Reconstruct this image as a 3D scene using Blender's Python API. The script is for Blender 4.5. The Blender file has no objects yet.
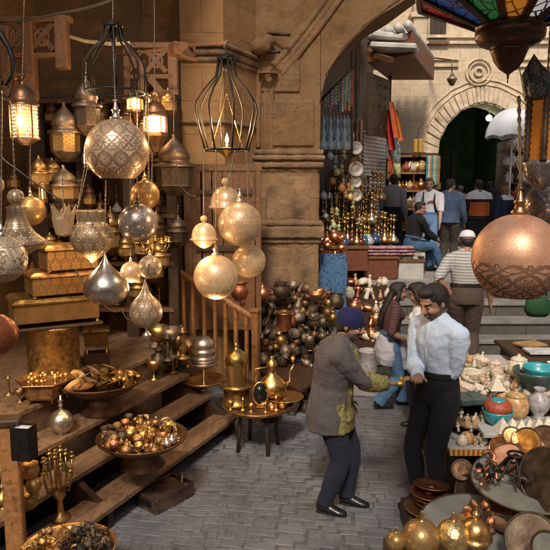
import bpy, bmesh, math, random
from math import sin, cos, pi, radians, sqrt, atan2, hypot
from mathutils import Vector, Matrix, Euler, noise
random.seed(11)
SC = bpy.context.scene
COL = SC.collection
# ---------------------------------------------------------------- camera frame (metres; camera stands on the opposite steps)
F_PX, PITCH, CAMZ = 620.0, radians(8.0), 2.66
FWD = Vector((0, cos(PITCH), -sin(PITCH)))
def ray(px, py):
    a = (px-275)/F_PX; b = (275-py)/F_PX
    return Vector((a, cos(PITCH)+b*sin(PITCH), -sin(PITCH)+b*cos(PITCH)))
def P(px, py, Y):
    r = ray(px, py); return Vector((0, 0, CAMZ))+r*(Y/r.y)
def G(px, py, z):
    r = ray(px, py); return Vector((0, 0, CAMZ))+r*((z-CAMZ)/r.z)
def S(pt, n):
    return n*(Vector(pt)-Vector((0, 0, CAMZ))).dot(FWD)/F_PX
SD = Vector((.407, .914, 0)); SN = Vector((-.914, .407, 0))       # along the shop steps / up the shop steps
def SF(n, t, z): return SN*n+SD*t+Vector((0, 0, z))
SANG = atan2(SD.y, SD.x)

# ---------------------------------------------------------------- mesh builder
class MB:
    def __init__(s): s.v = []; s.f = []; s.m = []; s.uv = []; s.sm = []
    def add(s, vs, fs, M=None, mi=0, uvs=None, smooth=True):
        o = len(s.v)
        s.v += [tuple(M @ Vector(v)) if M is not None else tuple(v) for v in vs]
        for k, f in enumerate(fs):
            s.f.append(tuple(i+o for i in f)); s.m.append(mi); s.sm.append(smooth)
            s.uv.append(uvs[k] if uvs else [(0, 0)]*len(f))
        return s
    def lathe(s, prof, seg=20, M=None, mi=0, smooth=True, sc=1.0, rot0=0):
        vs = []; idx = []; L = [0]
        for a, b in zip(prof, prof[1:]): L.append(L[-1]+hypot(a[0]-b[0], a[1]-b[1]))
        T = L[-1] or 1
        for r, z in prof:
            row = []
            if r < 1e-5:
                vs.append((0, 0, z*sc)); row = [len(vs)-1]*seg
            else:
                for i in range(seg):
                    a = rot0+2*pi*i/seg; vs.append((r*sc*cos(a), r*sc*sin(a), z*sc)); row.append(len(vs)-1)
            idx.append(row)
        fs = []; uvs = []
        for j in range(len(prof)-1):
            A, B = idx[j], idx[j+1]
            for i in range(seg):
                k = (i+1) % seg
                q = [(A[i], (i/seg, L[j]/T)), (A[k], ((i+1)/seg, L[j]/T)), (B[k], ((i+1)/seg, L[j+1]/T)), (B[i], (i/seg, L[j+1]/T))]
                o = []
                for x in q:
                    if not o or all(x[0] != y[0] for y in o): o.append(x)
                if len(o) > 2: fs.append([x[0] for x in o]); uvs.append([x[1] for x in o])
        return s.add(vs, fs, M, mi, uvs, smooth)
    def loft(s, pts, rx, ry=None, seg=8, xax=None, cap=True, mi=0, M=None, closed=False, smooth=True):
        n = len(pts); pts = [Vector(p) for p in pts]
        if not hasattr(rx, '__len__'): rx = [rx]*n
        if ry is None: ry = rx
        if not hasattr(ry, '__len__'): ry = [ry]*n
        vs = []; X = Vector(xax) if xax is not None else None
        for i, p in enumerate(pts):
            if closed: t = pts[(i+1) % n]-pts[i-1]
            else: t = pts[min(i+1, n-1)]-pts[max(i-1, 0)]
            t = t.normalized() if t.length > 1e-9 else Vector((0, 0, 1))
            if X is None: X = Vector((1, 0, 0)) if abs(t.x) < .8 else Vector((0, 1, 0))
            Xp = (X-t*X.dot(t))
            Xp = Xp.normalized() if Xp.length > 1e-6 else t.orthogonal().normalized()
            if xax is None: X = Xp
            Yp = t.cross(Xp)
            for k in range(seg):
                a = 2*pi*k/seg; vs.append(p+Xp*(rx[i]*cos(a))+Yp*(ry[i]*sin(a)))
        fs = []; m = n if closed else n-1; uvs = []
        for j in range(m):
            for k in range(seg):
                a = j*seg+k; b = j*seg+(k+1) % seg; c = ((j+1) % n)*seg+(k+1) % seg; d = ((j+1) % n)*seg+k
                fs.append((a, b, c, d)); uvs.append([(k/seg, j/m), ((k+1)/seg, j/m), ((k+1)/seg, (j+1)/m), (k/seg, (j+1)/m)])
        s.add(vs, fs, M, mi, uvs, smooth)
        if cap and not closed:
            o = len(s.v)-len(vs)
            s.f.append(tuple(o+k for k in reversed(range(seg)))); s.m.append(mi); s.sm.append(smooth); s.uv.append([(0, 0)]*seg)
            s.f.append(tuple(o+(n-1)*seg+k for k in range(seg))); s.m.append(mi); s.sm.append(smooth); s.uv.append([(0, 0)]*seg)
        return s
    def tube(s, pts, r, seg=6, **k): return s.loft(pts, r, None, seg, **k)
    def ring(s, c, R, r, seg=20, seg2=6, M=None, mi=0, ry=None):
        return s.loft([(c[0]+R*cos(2*pi*i/seg), c[1]+(ry or R)*sin(2*pi*i/seg), c[2]) for i in range(seg)], r, None, seg2, M=M, closed=True, mi=mi)
    def box(s, c, d, rz=0, M=None, mi=0):
        x, y, z = [q/2 for q in d]; R = Matrix.Translation(Vector(c)) @ Matrix.Rotation(rz, 4, 'Z')
        if M is not None: R = M @ R
        vs = [(a*x, b*y, e*z) for a in (-1, 1) for b in (-1, 1) for e in (-1, 1)]
        fs = [(0, 1, 3, 2), (4, 6, 7, 5), (0, 4, 5, 1), (2, 3, 7, 6), (0, 2, 6, 4), (1, 5, 7, 3)]
        return s.add(vs, fs, R, mi, None, False)
    def ell(s, c, r, M=None, seg=12, rings=8, mi=0):
        if not hasattr(r, '__len__'): r = (r, r, r)
        T = Matrix.Translation(Vector(c))
        if M is not None: T = T @ M
        T = T @ Matrix.Diagonal((r[0], r[1], r[2], 1))
        return s.lathe([(sin(pi*i/rings) if 0 < i < rings else 0, -cos(pi*i/rings)) for i in range(rings+1)], seg, T, mi)
    def prism(s, poly, z0, z1, M=None, mi=0):          # poly is a plan outline, extruded in z
        n = len(poly); vs = [(x, y, z0) for x, y in poly]+[(x, y, z1) for x, y in poly]
        fs = [tuple(reversed(range(n))), tuple(range(n, 2*n))]+[(i, (i+1) % n, n+(i+1) % n, n+i) for i in range(n)]
        return s.add(vs, fs, M, mi, None, False)
    def slab(s, poly, y0, y1, M=None, mi=0):           # poly is an elevation outline (x,z), extruded in y
        n = len(poly); vs = [(x, y0, z) for x, z in poly]+[(x, y1, z) for x, z in poly]
        fs = [tuple(range(n)), tuple(reversed(range(n, 2*n)))]+[(i, n+i, n+(i+1) % n, (i+1) % n) for i in range(n)]
        return s.add(vs, fs, M, mi, None, False)
    def bar(s, a, b, w, h, mi=0, up=(0, 0, 1)):        # rectangular bar from a to b
        a = Vector(a); b = Vector(b); t = (b-a).normalized(); u = Vector(up); r = t.cross(u)
        r = r.normalized() if r.length > 1e-6 else Vector((1, 0, 0)); u = r.cross(t)
        vs = [p+r*(i*w/2)+u*(j*h/2) for p in (a, b) for i, j in ((-1, -1), (1, -1), (1, 1), (-1, 1))]
        return s.add(vs, [(0, 1, 2, 3), (7, 6, 5, 4), (0, 4, 5, 1), (1, 5, 6, 2), (2, 6, 7, 3), (3, 7, 4, 0)], None, mi, None, False)
    def mesh(s, name, mats, bevel=0, off=None):
        me = bpy.data.meshes.new(name)
        vs = s.v if off is None else [(a-off[0], b-off[1], c-off[2]) for a, b, c in s.v]
        me.from_pydata(vs, [], s.f)
        for m in (mats if isinstance(mats, (list, tuple)) else [mats]): me.materials.append(m)
        me.polygons.foreach_set('material_index', s.m); me.polygons.foreach_set('use_smooth', s.sm)
        uvl = me.uv_layers.new(name='UVMap'); fl = [c for u in s.uv for q in u for c in q]
        uvl.data.foreach_set('uv', fl)
        bm = bmesh.new(); bm.from_mesh(me)
        bmesh.ops.recalc_face_normals(bm, faces=bm.faces)
        if bevel:
            es = [e for e in bm.edges if len(e.link_faces) == 2 and e.calc_face_angle(0) > .5]
            bmesh.ops.bevel(bm, geom=es, offset=bevel, segments=1, affect='EDGES', clamp_overlap=True)
        bm.to_mesh(me); bm.free(); me.update()
        return me
# ---------------------------------------------------------------- objects
def emp(name, label, cat, loc=(0, 0, 0), rz=0, group=None, scale=1):
    o = bpy.data.objects.new(name, None); COL.objects.link(o)
    o.location = loc; o.rotation_euler = (0, 0, rz) if not hasattr(rz, '__len__') else rz
    o.scale = (scale,)*3; o.empty_display_size = .1
    o['label'] = label; o['category'] = cat
    if group: o['group'] = group
    return o
def part(name, mb, mats, parent, bevel=0, label=None, world=False, stuff=False):
    top = parent
    off = None
    if world:
        while top.parent: top = top.parent
        off = top.location
    o = bpy.data.objects.new(name, mb.mesh(name, mats, bevel, off)); COL.objects.link(o); o.parent = parent
    if label: o['label'] = label
    if stuff: o['kind'] = 'stuff'
    return o
def solo(name, mb, mats, label, cat, loc=(0, 0, 0), rz=0, group=None, bevel=0, world=False, kind=None):
    o = bpy.data.objects.new(name, mb.mesh(name, mats, bevel, loc if world else None)); COL.objects.link(o)
    o.location = loc; o.rotation_euler = (0, 0, rz) if not hasattr(rz, '__len__') else rz
    o['label'] = label; o['category'] = cat
    if group: o['group'] = group
    if kind: o['kind'] = kind
    return o
def struct(name, mb, mats, bevel=0):
    o = bpy.data.objects.new(name, mb.mesh(name, mats, bevel)); COL.objects.link(o); o['kind'] = 'structure'; return o
def copy_tree(o, parent=None):
    c = o.copy(); COL.objects.link(c); c.parent = parent
    for ch in list(o.children): copy_tree(ch, c)
    return c
def again(o, loc, rz=0, scale=None, label=None, group=None):
    c = copy_tree(o); c.location = loc; c.rotation_euler = (0, 0, rz) if not hasattr(rz, '__len__') else rz
    if scale is not None: c.scale = (scale,)*3 if not hasattr(scale, '__len__') else scale
    if label: c['label'] = label
    if group: c['group'] = group
    return c
# ---------------------------------------------------------------- materials
def nt(name):
    m = bpy.data.materials.new(name); m.use_nodes = True
    return m, m.node_tree.nodes, m.node_tree.links, m.node_tree.nodes['Principled BSDF']
def lum(c, k): return (min(1, c[0]*k), min(1, c[1]*k), min(1, c[2]*k), 1)
def mix_col(N, L, fac, a, b, mode='MIX'):
    x = N.new('ShaderNodeMix'); x.data_type = 'RGBA'; x.blend_type = mode
    for s, i in ((fac, 0), (a, 6), (b, 7)):
        if hasattr(s, 'links') or hasattr(s, 'is_linked'): L.new(s, x.inputs[i])
        else: x.inputs[i].default_value = s if i == 0 else (tuple(s)+(1,))[:4]
    return x.outputs[2]
def math_n(N, L, op, a, b=0.0, c=None):
    x = N.new('ShaderNodeMath'); x.operation = op
    for i, s in enumerate((a, b, c)):
        if s is None: continue
        if hasattr(s, 'is_linked'): L.new(s, x.inputs[i])
        else: x.inputs[i].default_value = s
    return x.outputs[0]
def noise_n(N, L, vec, scale, detail=5, rough=.6, dist=0):
    x = N.new('ShaderNodeTexNoise'); x.inputs['Scale'].default_value = scale; x.inputs['Detail'].default_value = detail
    x.inputs['Roughness'].default_value = rough; x.inputs['Distortion'].default_value = dist
    L.new(vec, x.inputs['Vector']); return x.outputs['Fac']
def ramp(N, L, fac, stops):
    x = N.new('ShaderNodeValToRGB'); L.new(fac, x.inputs[0]); e = x.color_ramp.elements
    while len(e) < len(stops): e.new(.5)
    for q, (p, c) in zip(e, stops): q.position = p; q.color = (tuple(c)+(1,))[:4]
    return x.outputs[0]
def bump_n(N, L, h, strength, dist, B, prev=None):
    x = N.new('ShaderNodeBump'); x.inputs['Strength'].default_value = strength; x.inputs['Distance'].default_value = dist
    L.new(h, x.inputs['Height'])
    if prev: L.new(prev, x.inputs['Normal'])
    L.new(x.outputs[0], B.inputs['Normal']); return x.outputs[0]
def M_(name, c, rough=.6, metal=0, ns=8, amt=.35, bs=30, bump=.3, bd=.01, c2=None, vary=.0, stretch=None, coat=0, spec=None):
    m, N, L, B = nt(name)
    tc = N.new('ShaderNodeTexCoord'); v = tc.outputs['Object']
    if stretch:
        mp = N.new('ShaderNodeMapping'); mp.inputs['Scale'].default_value = stretch; L.new(v, mp.inputs[0]); v = mp.outputs[0]
    f = noise_n(N, L, v, ns, 4)
    a = lum(c, 1-amt); b = lum(c, 1+amt) if c2 is None else (tuple(c2)+(1,))[:4]
    col = ramp(N, L, f, [(.3, a), (.7, b)])
    if vary:
        oi = N.new('ShaderNodeObjectInfo')
        k = math_n(N, L, 'MULTIPLY_ADD', oi.outputs['Random'], 2*vary, 1-vary)
        hs = N.new('ShaderNodeHueSaturation'); L.new(k, hs.inputs['Value']); L.new(col, hs.inputs['Color'])
        kh = math_n(N, L, 'MULTIPLY_ADD', oi.outputs['Random'], -.03, .515); L.new(kh, hs.inputs['Hue'])
        col = hs.outputs[0]
    L.new(col, B.inputs['Base Color'])
    r = math_n(N, L, 'MULTIPLY_ADD', f, .25, rough-.12); L.new(r, B.inputs['Roughness'])
    B.inputs['Metallic'].default_value = metal
    if spec is not None: B.inputs['Specular IOR Level'].default_value = spec
    if coat: B.inputs['Coat Weight'].default_value = coat
    if bump: bump_n(N, L, noise_n(N, L, v, bs, 3), bump, bd, B)
    return m
def wood(name, c, rough=.6, s=1):
    m, N, L, B = nt(name); tc = N.new('ShaderNodeTexCoord')
    mp = N.new('ShaderNodeMapping'); mp.inputs['Scale'].default_value = (14*s, 1.3*s, 14*s); L.new(tc.outputs['Object'], mp.inputs[0])
    f = noise_n(N, L, mp.outputs[0], 1.6, 4, .65, .6); g = noise_n(N, L, tc.outputs['Object'], 2.3, 4)
    col = ramp(N, L, f, [(.28, lum(c, .35)), (.5, lum(c, .95)), (.72, lum(c, 1.5))])
    col = mix_col(N, L, .5, col, ramp(N, L, g, [(.3, lum(c, .5)), (.7, lum(c, 1.3))]))
    sc_ = ramp(N, L, noise_n(N, L, tc.outputs['Object'], 17, 4, .75), [(.36, (.35, .33, .3)), (.47, (1, 1, 1)), (.7, (1, 1, 1)), (.78, (1.5, 1.45, 1.35))]); col = mix_col(N, L, .75, col, sc_, 'MULTIPLY')
    L.new(col, B.inputs['Base Color']); B.inputs['Roughness'].default_value = rough
    bump_n(N, L, f, .35, .006, B); return m
def stone(name, c, bw=.6, bh=.3, mort=.012, rough=.85, dirt=.5, c2=None, axes='xz', patch=None, off=.5):
    """coursed blocks with worn faces; axes picks the plane the courses run in"""
    m, N, L, B = nt(name); tc = N.new('ShaderNodeTexCoord')
    sx = N.new('ShaderNodeSeparateXYZ'); L.new(tc.outputs['Object'], sx.inputs[0])
    cb = N.new('ShaderNodeCombineXYZ')
    u = {'x': sx.outputs[0], 'y': sx.outputs[1]}.get(axes[0]) if axes != 'nz' else None
    if axes == 'nz': u = math_n(N, L, 'ADD', math_n(N, L, 'MULTIPLY', sx.outputs[0], .7), sx.outputs[1])
    L.new(u, cb.inputs[0]); L.new(sx.outputs[2] if axes[1] == 'z' else sx.outputs[1], cb.inputs[1])
    wv = N.new('ShaderNodeVectorMath'); wv.operation = 'ADD'
    nz = N.new('ShaderNodeTexNoise'); nz.inputs['Scale'].default_value = 3; L.new(cb.outputs[0], nz.inputs['Vector'])
    sc = N.new('ShaderNodeVectorMath'); sc.operation = 'SCALE'; sc.inputs['Scale'].default_value = .03; L.new(nz.outputs['Color'], sc.inputs[0])
    L.new(cb.outputs[0], wv.inputs[0]); L.new(sc.outputs[0], wv.inputs[1])
    br = N.new('ShaderNodeTexBrick'); br.offset = off; L.new(wv.outputs[0], br.inputs['Vector'])
    br.inputs['Scale'].default_value = 1; br.inputs['Brick Width'].default_value = bw; br.inputs['Row Height'].default_value = bh
    br.inputs['Mortar Size'].default_value = mort; br.inputs['Mortar Smooth'].default_value = .6; br.inputs['Bias'].default_value = 0
    c2 = c2 or lum(c, .72)[:3]
    br.inputs['Color1'].default_value = lum(c, 1.12); br.inputs['Color2'].default_value = lum(c2, 1); br.inputs['Mortar'].default_value = lum(c, .5)
    f = noise_n(N, L, tc.outputs['Object'], 1.4, 6, .65); g = noise_n(N, L, tc.outputs['Object'], 9, 5, .7)
    col = mix_col(N, L, dirt, br.outputs['Color'], ramp(N, L, f, [(.32, lum(c, .55)), (.5, lum(c, .95)), (.68, patch or lum(c, 1.25))]))
    col = mix_col(N, L, .35, col, ramp(N, L, g, [(.3, lum(c, .5)), (.7, lum(c, 1.3))]))
    L.new(col, B.inputs['Base Color']); B.inputs['Roughness'].default_value = rough; B.inputs['Specular IOR Level'].default_value = .2
    h = math_n(N, L, 'MULTIPLY_ADD', br.outputs['Fac'], -1.0, math_n(N, L, 'MULTIPLY', g, .9))
    b1 = bump_n(N, L, h, .7, .02, B); bump_n(N, L, noise_n(N, L, tc.outputs['Object'], 45, 4), .3, .006, B, b1)
    return m
def engraved(name, c, dark, nu=10, nv=5, rough=.28, kind=0, metal=.8, band=None, emit=0, bumpd=.006, line=.75, w=1.0, fine=110):
    """pierced and chased metal; the rosettes and strapwork live in the turned surface's own u,v"""
    m, N, L, B = nt(name); tc = N.new('ShaderNodeTexCoord'); sx = N.new('ShaderNodeSeparateXYZ'); L.new(tc.outputs['UV'], sx.inputs[0])
    mm = lambda op, a, b=0.0, c_=None: math_n(N, L, op, a, b, c_)
    U = mm('MULTIPLY', sx.outputs[0], nu); V = mm('MULTIPLY', sx.outputs[1], nv)
    def rosette(U, V, petals, r, amp, lw):
        row = mm('FLOOR', V); odd = mm('MULTIPLY', mm('MODULO', row, 2.0), .5)
        fu = mm('SUBTRACT', mm('FRACT', mm('ADD', U, odd)), .5); fv = mm('SUBTRACT', mm('FRACT', V), .5)
        d = mm('SQRT', mm('ADD', mm('MULTIPLY', fu, fu), mm('MULTIPLY', fv, fv))); th = mm('ARCTAN2', fv, fu)
        pet = mm('LESS_THAN', mm('ABSOLUTE', mm('SUBTRACT', d, mm('MULTIPLY_ADD', mm('COSINE', mm('MULTIPLY', th, float(petals))), amp, r))), lw)
        ring = mm('LESS_THAN', mm('ABSOLUTE', mm('SUBTRACT', d, .46)), lw*.8); inn = mm('LESS_THAN', d, .07)
        return mm('MAXIMUM', mm('MAXIMUM', pet, ring), inn), d
    def lattice(U, V, t):
        s1 = mm('ABSOLUTE', mm('SINE', mm('MULTIPLY', mm('ADD', U, V), pi))); s2 = mm('ABSOLUTE', mm('SINE', mm('MULTIPLY', mm('SUBTRACT', U, V), pi)))
        return mm('LESS_THAN', mm('MINIMUM', s1, s2), t)
    if kind == 0:
        p, d = rosette(U, V, 8, .27, .1, .035*w); pat = mm('MAXIMUM', p, lattice(mm('ADD', U, .5), mm('ADD', V, .0), .14*w))
    elif kind == 1:
        a = lattice(U, V, .22*w); b_ = lattice(mm('MULTIPLY', U, .5), mm('ADD', V, .25), .13*w); p, d = rosette(mm('ADD', U, .5), V, 6, .17, .06, .045*w); pat = mm('MAXIMUM', mm('MAXIMUM', a, b_), p)
    elif kind == 2:
        p, d = rosette(U, V, 6, .25, .12, .05*w); q, d2 = rosette(mm('MULTIPLY', U, 2.0), mm('MULTIPLY', V, 2.0), 5, .2, .1, .08*w); pat = mm('MAXIMUM', p, mm('MULTIPLY', q, mm('GREATER_THAN', d, .43)))
    else:      # flowing script
        cb = N.new('ShaderNodeCombineXYZ'); L.new(U, cb.inputs[0]); L.new(V, cb.inputs[1]); n1 = noise_n(N, L, cb.outputs[0], 1.6, 1, .4, 1.2)
        pat = mm('LESS_THAN', mm('ABSOLUTE', mm('SUBTRACT', n1, .5)), .03*w)
        pat = mm('MAXIMUM', pat, mm('LESS_THAN', mm('ABSOLUTE', mm('SUBTRACT', mm('ABSOLUTE', mm('SUBTRACT', sx.outputs[1], .5)), .2)), .008))
        p, d = rosette(mm('MULTIPLY', U, 2.0), mm('MULTIPLY', V, 2.0), 6, .25, .12, .05*w); out = mm('GREATER_THAN', mm('ABSOLUTE', mm('SUBTRACT', sx.outputs[1], .5)), .21)
        pat = mm('ADD', mm('MULTIPLY', pat, mm('SUBTRACT', 1.0, out)), mm('MULTIPLY', p, out))
    tn = noise_n(N, L, tc.outputs['Object'], 14, 5)
    if band:
        inb = mm('MULTIPLY', mm('GREATER_THAN', sx.outputs[1], band[0]), mm('LESS_THAN', sx.outputs[1], band[1])); p3, d3 = rosette(mm('MULTIPLY', U, 3.0), mm('MULTIPLY', V, 3.0), 6, .25, .12, .06); pat = mm('MAXIMUM', mm('MULTIPLY', pat, inb), mm('MULTIPLY', mm('MULTIPLY', p3, .38), mm('SUBTRACT', 1.0, inb)))
    wear = mm('MULTIPLY_ADD', tn, .8, .45); pat = mm('MINIMUM', 1.0, mm('MULTIPLY', pat, wear))
    col = ramp(N, L, tn, [(.3, lum(c, .68)), (.7, lum(c, 1.15))])
    fin = N.new('ShaderNodeTexVoronoi'); fin.inputs['Scale'].default_value = fine; L.new(tc.outputs['Object'], fin.inputs['Vector'])
    dots = mm('MULTIPLY', mm('LESS_THAN', fin.outputs['Distance'], .33), .2)
    k = mm('MAXIMUM', mm('MULTIPLY', pat, line), dots)
    L.new(mix_col(N, L, k, col, dark), B.inputs['Base Color'])
    L.new(mm('MULTIPLY_ADD', pat, .3, mm('MULTIPLY_ADD', tn, .25, rough-.1)), B.inputs['Roughness'])
    L.new(mm('MULTIPLY_ADD', k, -.5*metal, metal), B.inputs['Metallic'])
    bump_n(N, L, mm('SUBTRACT', 1.0, k), .5, bumpd, B)
    if emit:      # glow put on the pattern itself, as if lit from inside
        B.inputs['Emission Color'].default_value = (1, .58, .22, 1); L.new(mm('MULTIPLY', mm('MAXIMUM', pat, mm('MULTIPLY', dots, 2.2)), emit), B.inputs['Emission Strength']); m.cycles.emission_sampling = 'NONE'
    return m
def emissive(name, c, s, base=None):
    m, N, L, B = nt(name); B.inputs['Base Color'].default_value = (tuple(base or c)+(1,))[:4]
    B.inputs['Emission Color'].default_value = (tuple(c)+(1,))[:4]; B.inputs['Emission Strength'].default_value = s
    return m
def striped(name, c1, c2, n, axis=2, duty=.5, rough=.8, c3=None):
    m, N, L, B = nt(name); tc = N.new('ShaderNodeTexCoord'); sx = N.new('ShaderNodeSeparateXYZ'); L.new(tc.outputs['Object'], sx.inputs[0])
    fr = math_n(N, L, 'FRACT', math_n(N, L, 'MULTIPLY', sx.outputs[axis], n)); k = math_n(N, L, 'LESS_THAN', fr, duty)
    f = noise_n(N, L, tc.outputs['Object'], 12)
    col = mix_col(N, L, k, c1, c2); col = mix_col(N, L, math_n(N, L, 'MULTIPLY', f, .35), col, (.02, .02, .02))
    L.new(col, B.inputs['Base Color']); B.inputs['Roughness'].default_value = rough
    return m
def brocade(name, c1, c2, sc=30, rough=.5, metal=.3, c3=None):
    m, N, L, B = nt(name); tc = N.new('ShaderNodeTexCoord')
    f = noise_n(N, L, tc.outputs['Object'], sc, 3, .5, 1.5)
    st = [(.40, c1), (.5, c2), (.56, c1)] + ([(.62, c3)] if c3 else [])
    L.new(ramp(N, L, f, st), B.inputs['Base Color']); B.inputs['Roughness'].default_value = rough; B.inputs['Metallic'].default_value = metal
    bump_n(N, L, f, .4, .004, B); return m
MT = {}
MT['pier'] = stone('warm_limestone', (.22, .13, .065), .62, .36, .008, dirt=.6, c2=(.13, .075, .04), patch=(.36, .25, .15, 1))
MT['pier2'] = M_('worn_limestone', (.19, .115, .06), .9, 0, 3.2, .6, 18, .7, .025)
def plaster(name):
    m, N, L, B = nt(name); tc = N.new('ShaderNodeTexCoord'); v = tc.outputs['Object']
    f = noise_n(N, L, v, .9, 9, .68, .6); g = noise_n(N, L, v, 3.2, 9, .7, .3); h = noise_n(N, L, v, 24, 6, .7)
    col = ramp(N, L, f, [(.30, (.10, .06, .035)), (.42, (.24, .14, .065)), (.52, (.36, .215, .10)), (.60, (.30, .21, .15)), (.72, (.44, .32, .20))])
    col = mix_col(N, L, .5, col, ramp(N, L, g, [(.33, (.10, .062, .035)), (.5, (.32, .20, .10)), (.62, (.28, .2, .16)), (.72, (.48, .36, .24))]))
    col = mix_col(N, L, 1.0, col, (.62, .57, .52), 'MULTIPLY'); pit = ramp(N, L, h, [(.30, (.3, .3, .3)), (.42, (1, 1, 1))]); col = mix_col(N, L, 1.0, col, pit, 'MULTIPLY')
    L.new(col, B.inputs['Base Color']); B.inputs['Roughness'].default_value = .9; B.inputs['Specular IOR Level'].default_value = .15
    b1 = bump_n(N, L, g, .8, .05, B); bump_n(N, L, h, .5, .012, B, b1); return m
MT['arch'] = plaster('arch_plaster_stone')
PZ = 1.1
def worn(name, b, mat, root, vox=.022, amp=.012, seed=1):
    """a block with its edges and faces worn down"""
    L0 = root.location; b.v = [(x-L0[0], y-L0[1], z-L0[2]) for x, y, z in b.v]
    me = remesh(b, name, [mat], vox, 2, amp*.5, seed); o = bpy.data.objects.new(name, me); COL.objects.link(o); o.parent = root; return o
MT['coral'] = M_('red_beadwork', (.34, .07, .03), .5, 0, 60, .5, 90, .6, .004)
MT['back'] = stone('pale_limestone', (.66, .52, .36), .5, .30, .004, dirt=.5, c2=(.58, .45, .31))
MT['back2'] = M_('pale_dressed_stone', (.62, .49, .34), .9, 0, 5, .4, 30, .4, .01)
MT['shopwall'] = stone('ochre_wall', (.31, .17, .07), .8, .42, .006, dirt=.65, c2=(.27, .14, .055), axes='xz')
MT['wood'] = wood('brown_wood', (.15, .066, .024))
MT['wood_l'] = wood('worn_step_wood', (.20, .115, .06), .6)
MT['wood_o'] = wood('orange_varnished_wood', (.34, .15, .05), .45)
MT['wood_d'] = wood('dark_wood', (.05, .024, .010), .55)
MT['iron'] = M_('black_iron', (.018, .016, .015), .5, .6, 20, .4, 60, .3, .003)
MT['brass'] = M_('brass', (.52, .32, .11), .32, .95, 18, .45, 60, .35, .004, vary=.18)
MT['brass_d'] = M_('aged_brass', (.34, .20, .075), .38, .9, 14, .6, 60, .4, .004, vary=.25)
MT['gold'] = M_('polished_gilt', (.62, .39, .13), .28, .95, 18, .35, 60, .35, .004, vary=.12)
MT['copper'] = M_('copper', (.55, .24, .12), .32, .95, 14, .4, 60, .35, .004, vary=.15)
MT['silver'] = M_('silver_plate', (.66, .56, .44), .3, .95, 10, .2, 60, .2, .002)
MT['tin'] = M_('dull_tin', (.25, .185, .13), .5, .85, 9, .55, 50, .4, .005, vary=.3)
MT['pewter'] = M_('dark_pewter', (.12, .085, .058), .5, .85, 9, .6, 50, .4, .005, vary=.35)
MT['bronze'] = M_('dark_bronze', (.13, .065, .032), .4, .7, 10, .5, 50, .4, .004)
MT['tray'] = M_('grey_tray', (.24, .24, .205), .5, .35, 6, .25, 40, .2, .003)
MT['white'] = M_('white_paint', (.62, .62, .6), .5, 0, 6, .15, 40, .2, .003)
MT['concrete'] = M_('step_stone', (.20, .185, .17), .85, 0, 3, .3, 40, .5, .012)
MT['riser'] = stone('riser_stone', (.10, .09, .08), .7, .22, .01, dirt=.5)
MT['plat'] = stone('platform_paving', (.30, .275, .25), .5, .35, .01, dirt=.4, axes='xy')
MT['black'] = M_('black_matt', (.012, .011, .01), .8, 0, 6, .3, 40, .2, .005)
MT['cable'] = M_('cable', (.03, .022, .016), .6, 0)
MT['rope'] = M_('pale_cord', (.4, .3, .18), .8, 0)
MT['alab'] = M_('alabaster', (.62, .52, .40), .35, 0, 9, .35, 40, .2, .003, vary=.2)
MT['bone'] = M_('carved_bone', (.55, .45, .33), .6, 0, 8, .5, 25, .6, .01, vary=.3)
MT['chain'] = M_('steel_chain', (.3, .24, .18), .4, .9)
# ================================================================ PEOPLE
def remesh(mb, name, mats, voxel, smooth=4, fold=0, seed=0, paint=None, keep=None):
    me = mb.mesh('raw', [mats[0]]); o = bpy.data.objects.new('tmp', me); COL.objects.link(o)
    r = o.modifiers.new('r', 'REMESH'); r.mode = 'VOXEL'; r.voxel_size = voxel; r.adaptivity = 0
    if smooth: s = o.modifiers.new('s', 'SMOOTH'); s.factor = .5; s.iterations = smooth
    dg = bpy.context.evaluated_depsgraph_get(); dg.update(); out = bpy.data.meshes.new_from_object(o.evaluated_get(dg))
    bpy.data.objects.remove(o); out.name = name; out.materials.clear()
    for m in mats: out.materials.append(m)
    if fold:
        nn = [v.normal.copy() for v in out.vertices]; cc = []
        for v, vn in zip(out.vertices, nn):
            p = v.co; q = Vector((p.x*9+seed, p.y*9, p.z*4.5)); w = noise.noise(q)+.5*noise.noise(q*2.3); rdg = 1-abs(noise.noise(Vector((p.x*7+p.z*5+seed, p.y*7, p.z*7-p.x*6))))*2
            rd2 = (1-abs(noise.noise(Vector((p.x*13-p.z*9, p.y*13+seed, p.z*11+p.x*8))))*2)**3; cc += list(p+vn*(fold*(.9*w+.5*rdg+.3*rd2)))
        out.vertices.foreach_set('co', cc)
    mi = [0]*len(out.polygons)
    if paint:
        for i, f in enumerate(out.polygons): mi[i] = paint(f.center)
    out.polygons.foreach_set('material_index', mi); out.polygons.foreach_set('use_smooth', [True]*len(mi)); out.update()
    return out
def ik(a, b, l1, l2, hint):
    a = Vector(a); b = Vector(b); d = b-a; L = d.length
    if L > (l1+l2)*.995: b = a+d*((l1+l2)*.995/L); d = b-a; L = d.length
    u = d/L; x = (l1*l1-l2*l2+L*L)/(2*L); h = sqrt(max(1e-6, l1*l1-x*x)); t = Vector(hint)-u*Vector(hint).dot(u); t = t.normalized() if t.length > 1e-5 else u.orthogonal().normalized()
    return a+u*x+t*h, b
SKINS = {}
def skin(c):
    if c not in SKINS:
        m, N, L, B = nt('skin'); tc = N.new('ShaderNodeTexCoord'); f = noise_n(N, L, tc.outputs['Object'], 18, 5)
        L.new(ramp(N, L, f, [(.3, lum(c, .82)), (.7, lum(c, 1.12))]), B.inputs['Base Color']); B.inputs['Roughness'].default_value = .5; B.inputs['Subsurface Weight'].default_value = .1; B.inputs['Subsurface Radius'].default_value = (.01, .004, .002)
        bump_n(N, L, noise_n(N, L, tc.outputs['Object'], 160, 3), .15, .002, B); SKINS[c] = m
    return SKINS[c]
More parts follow.
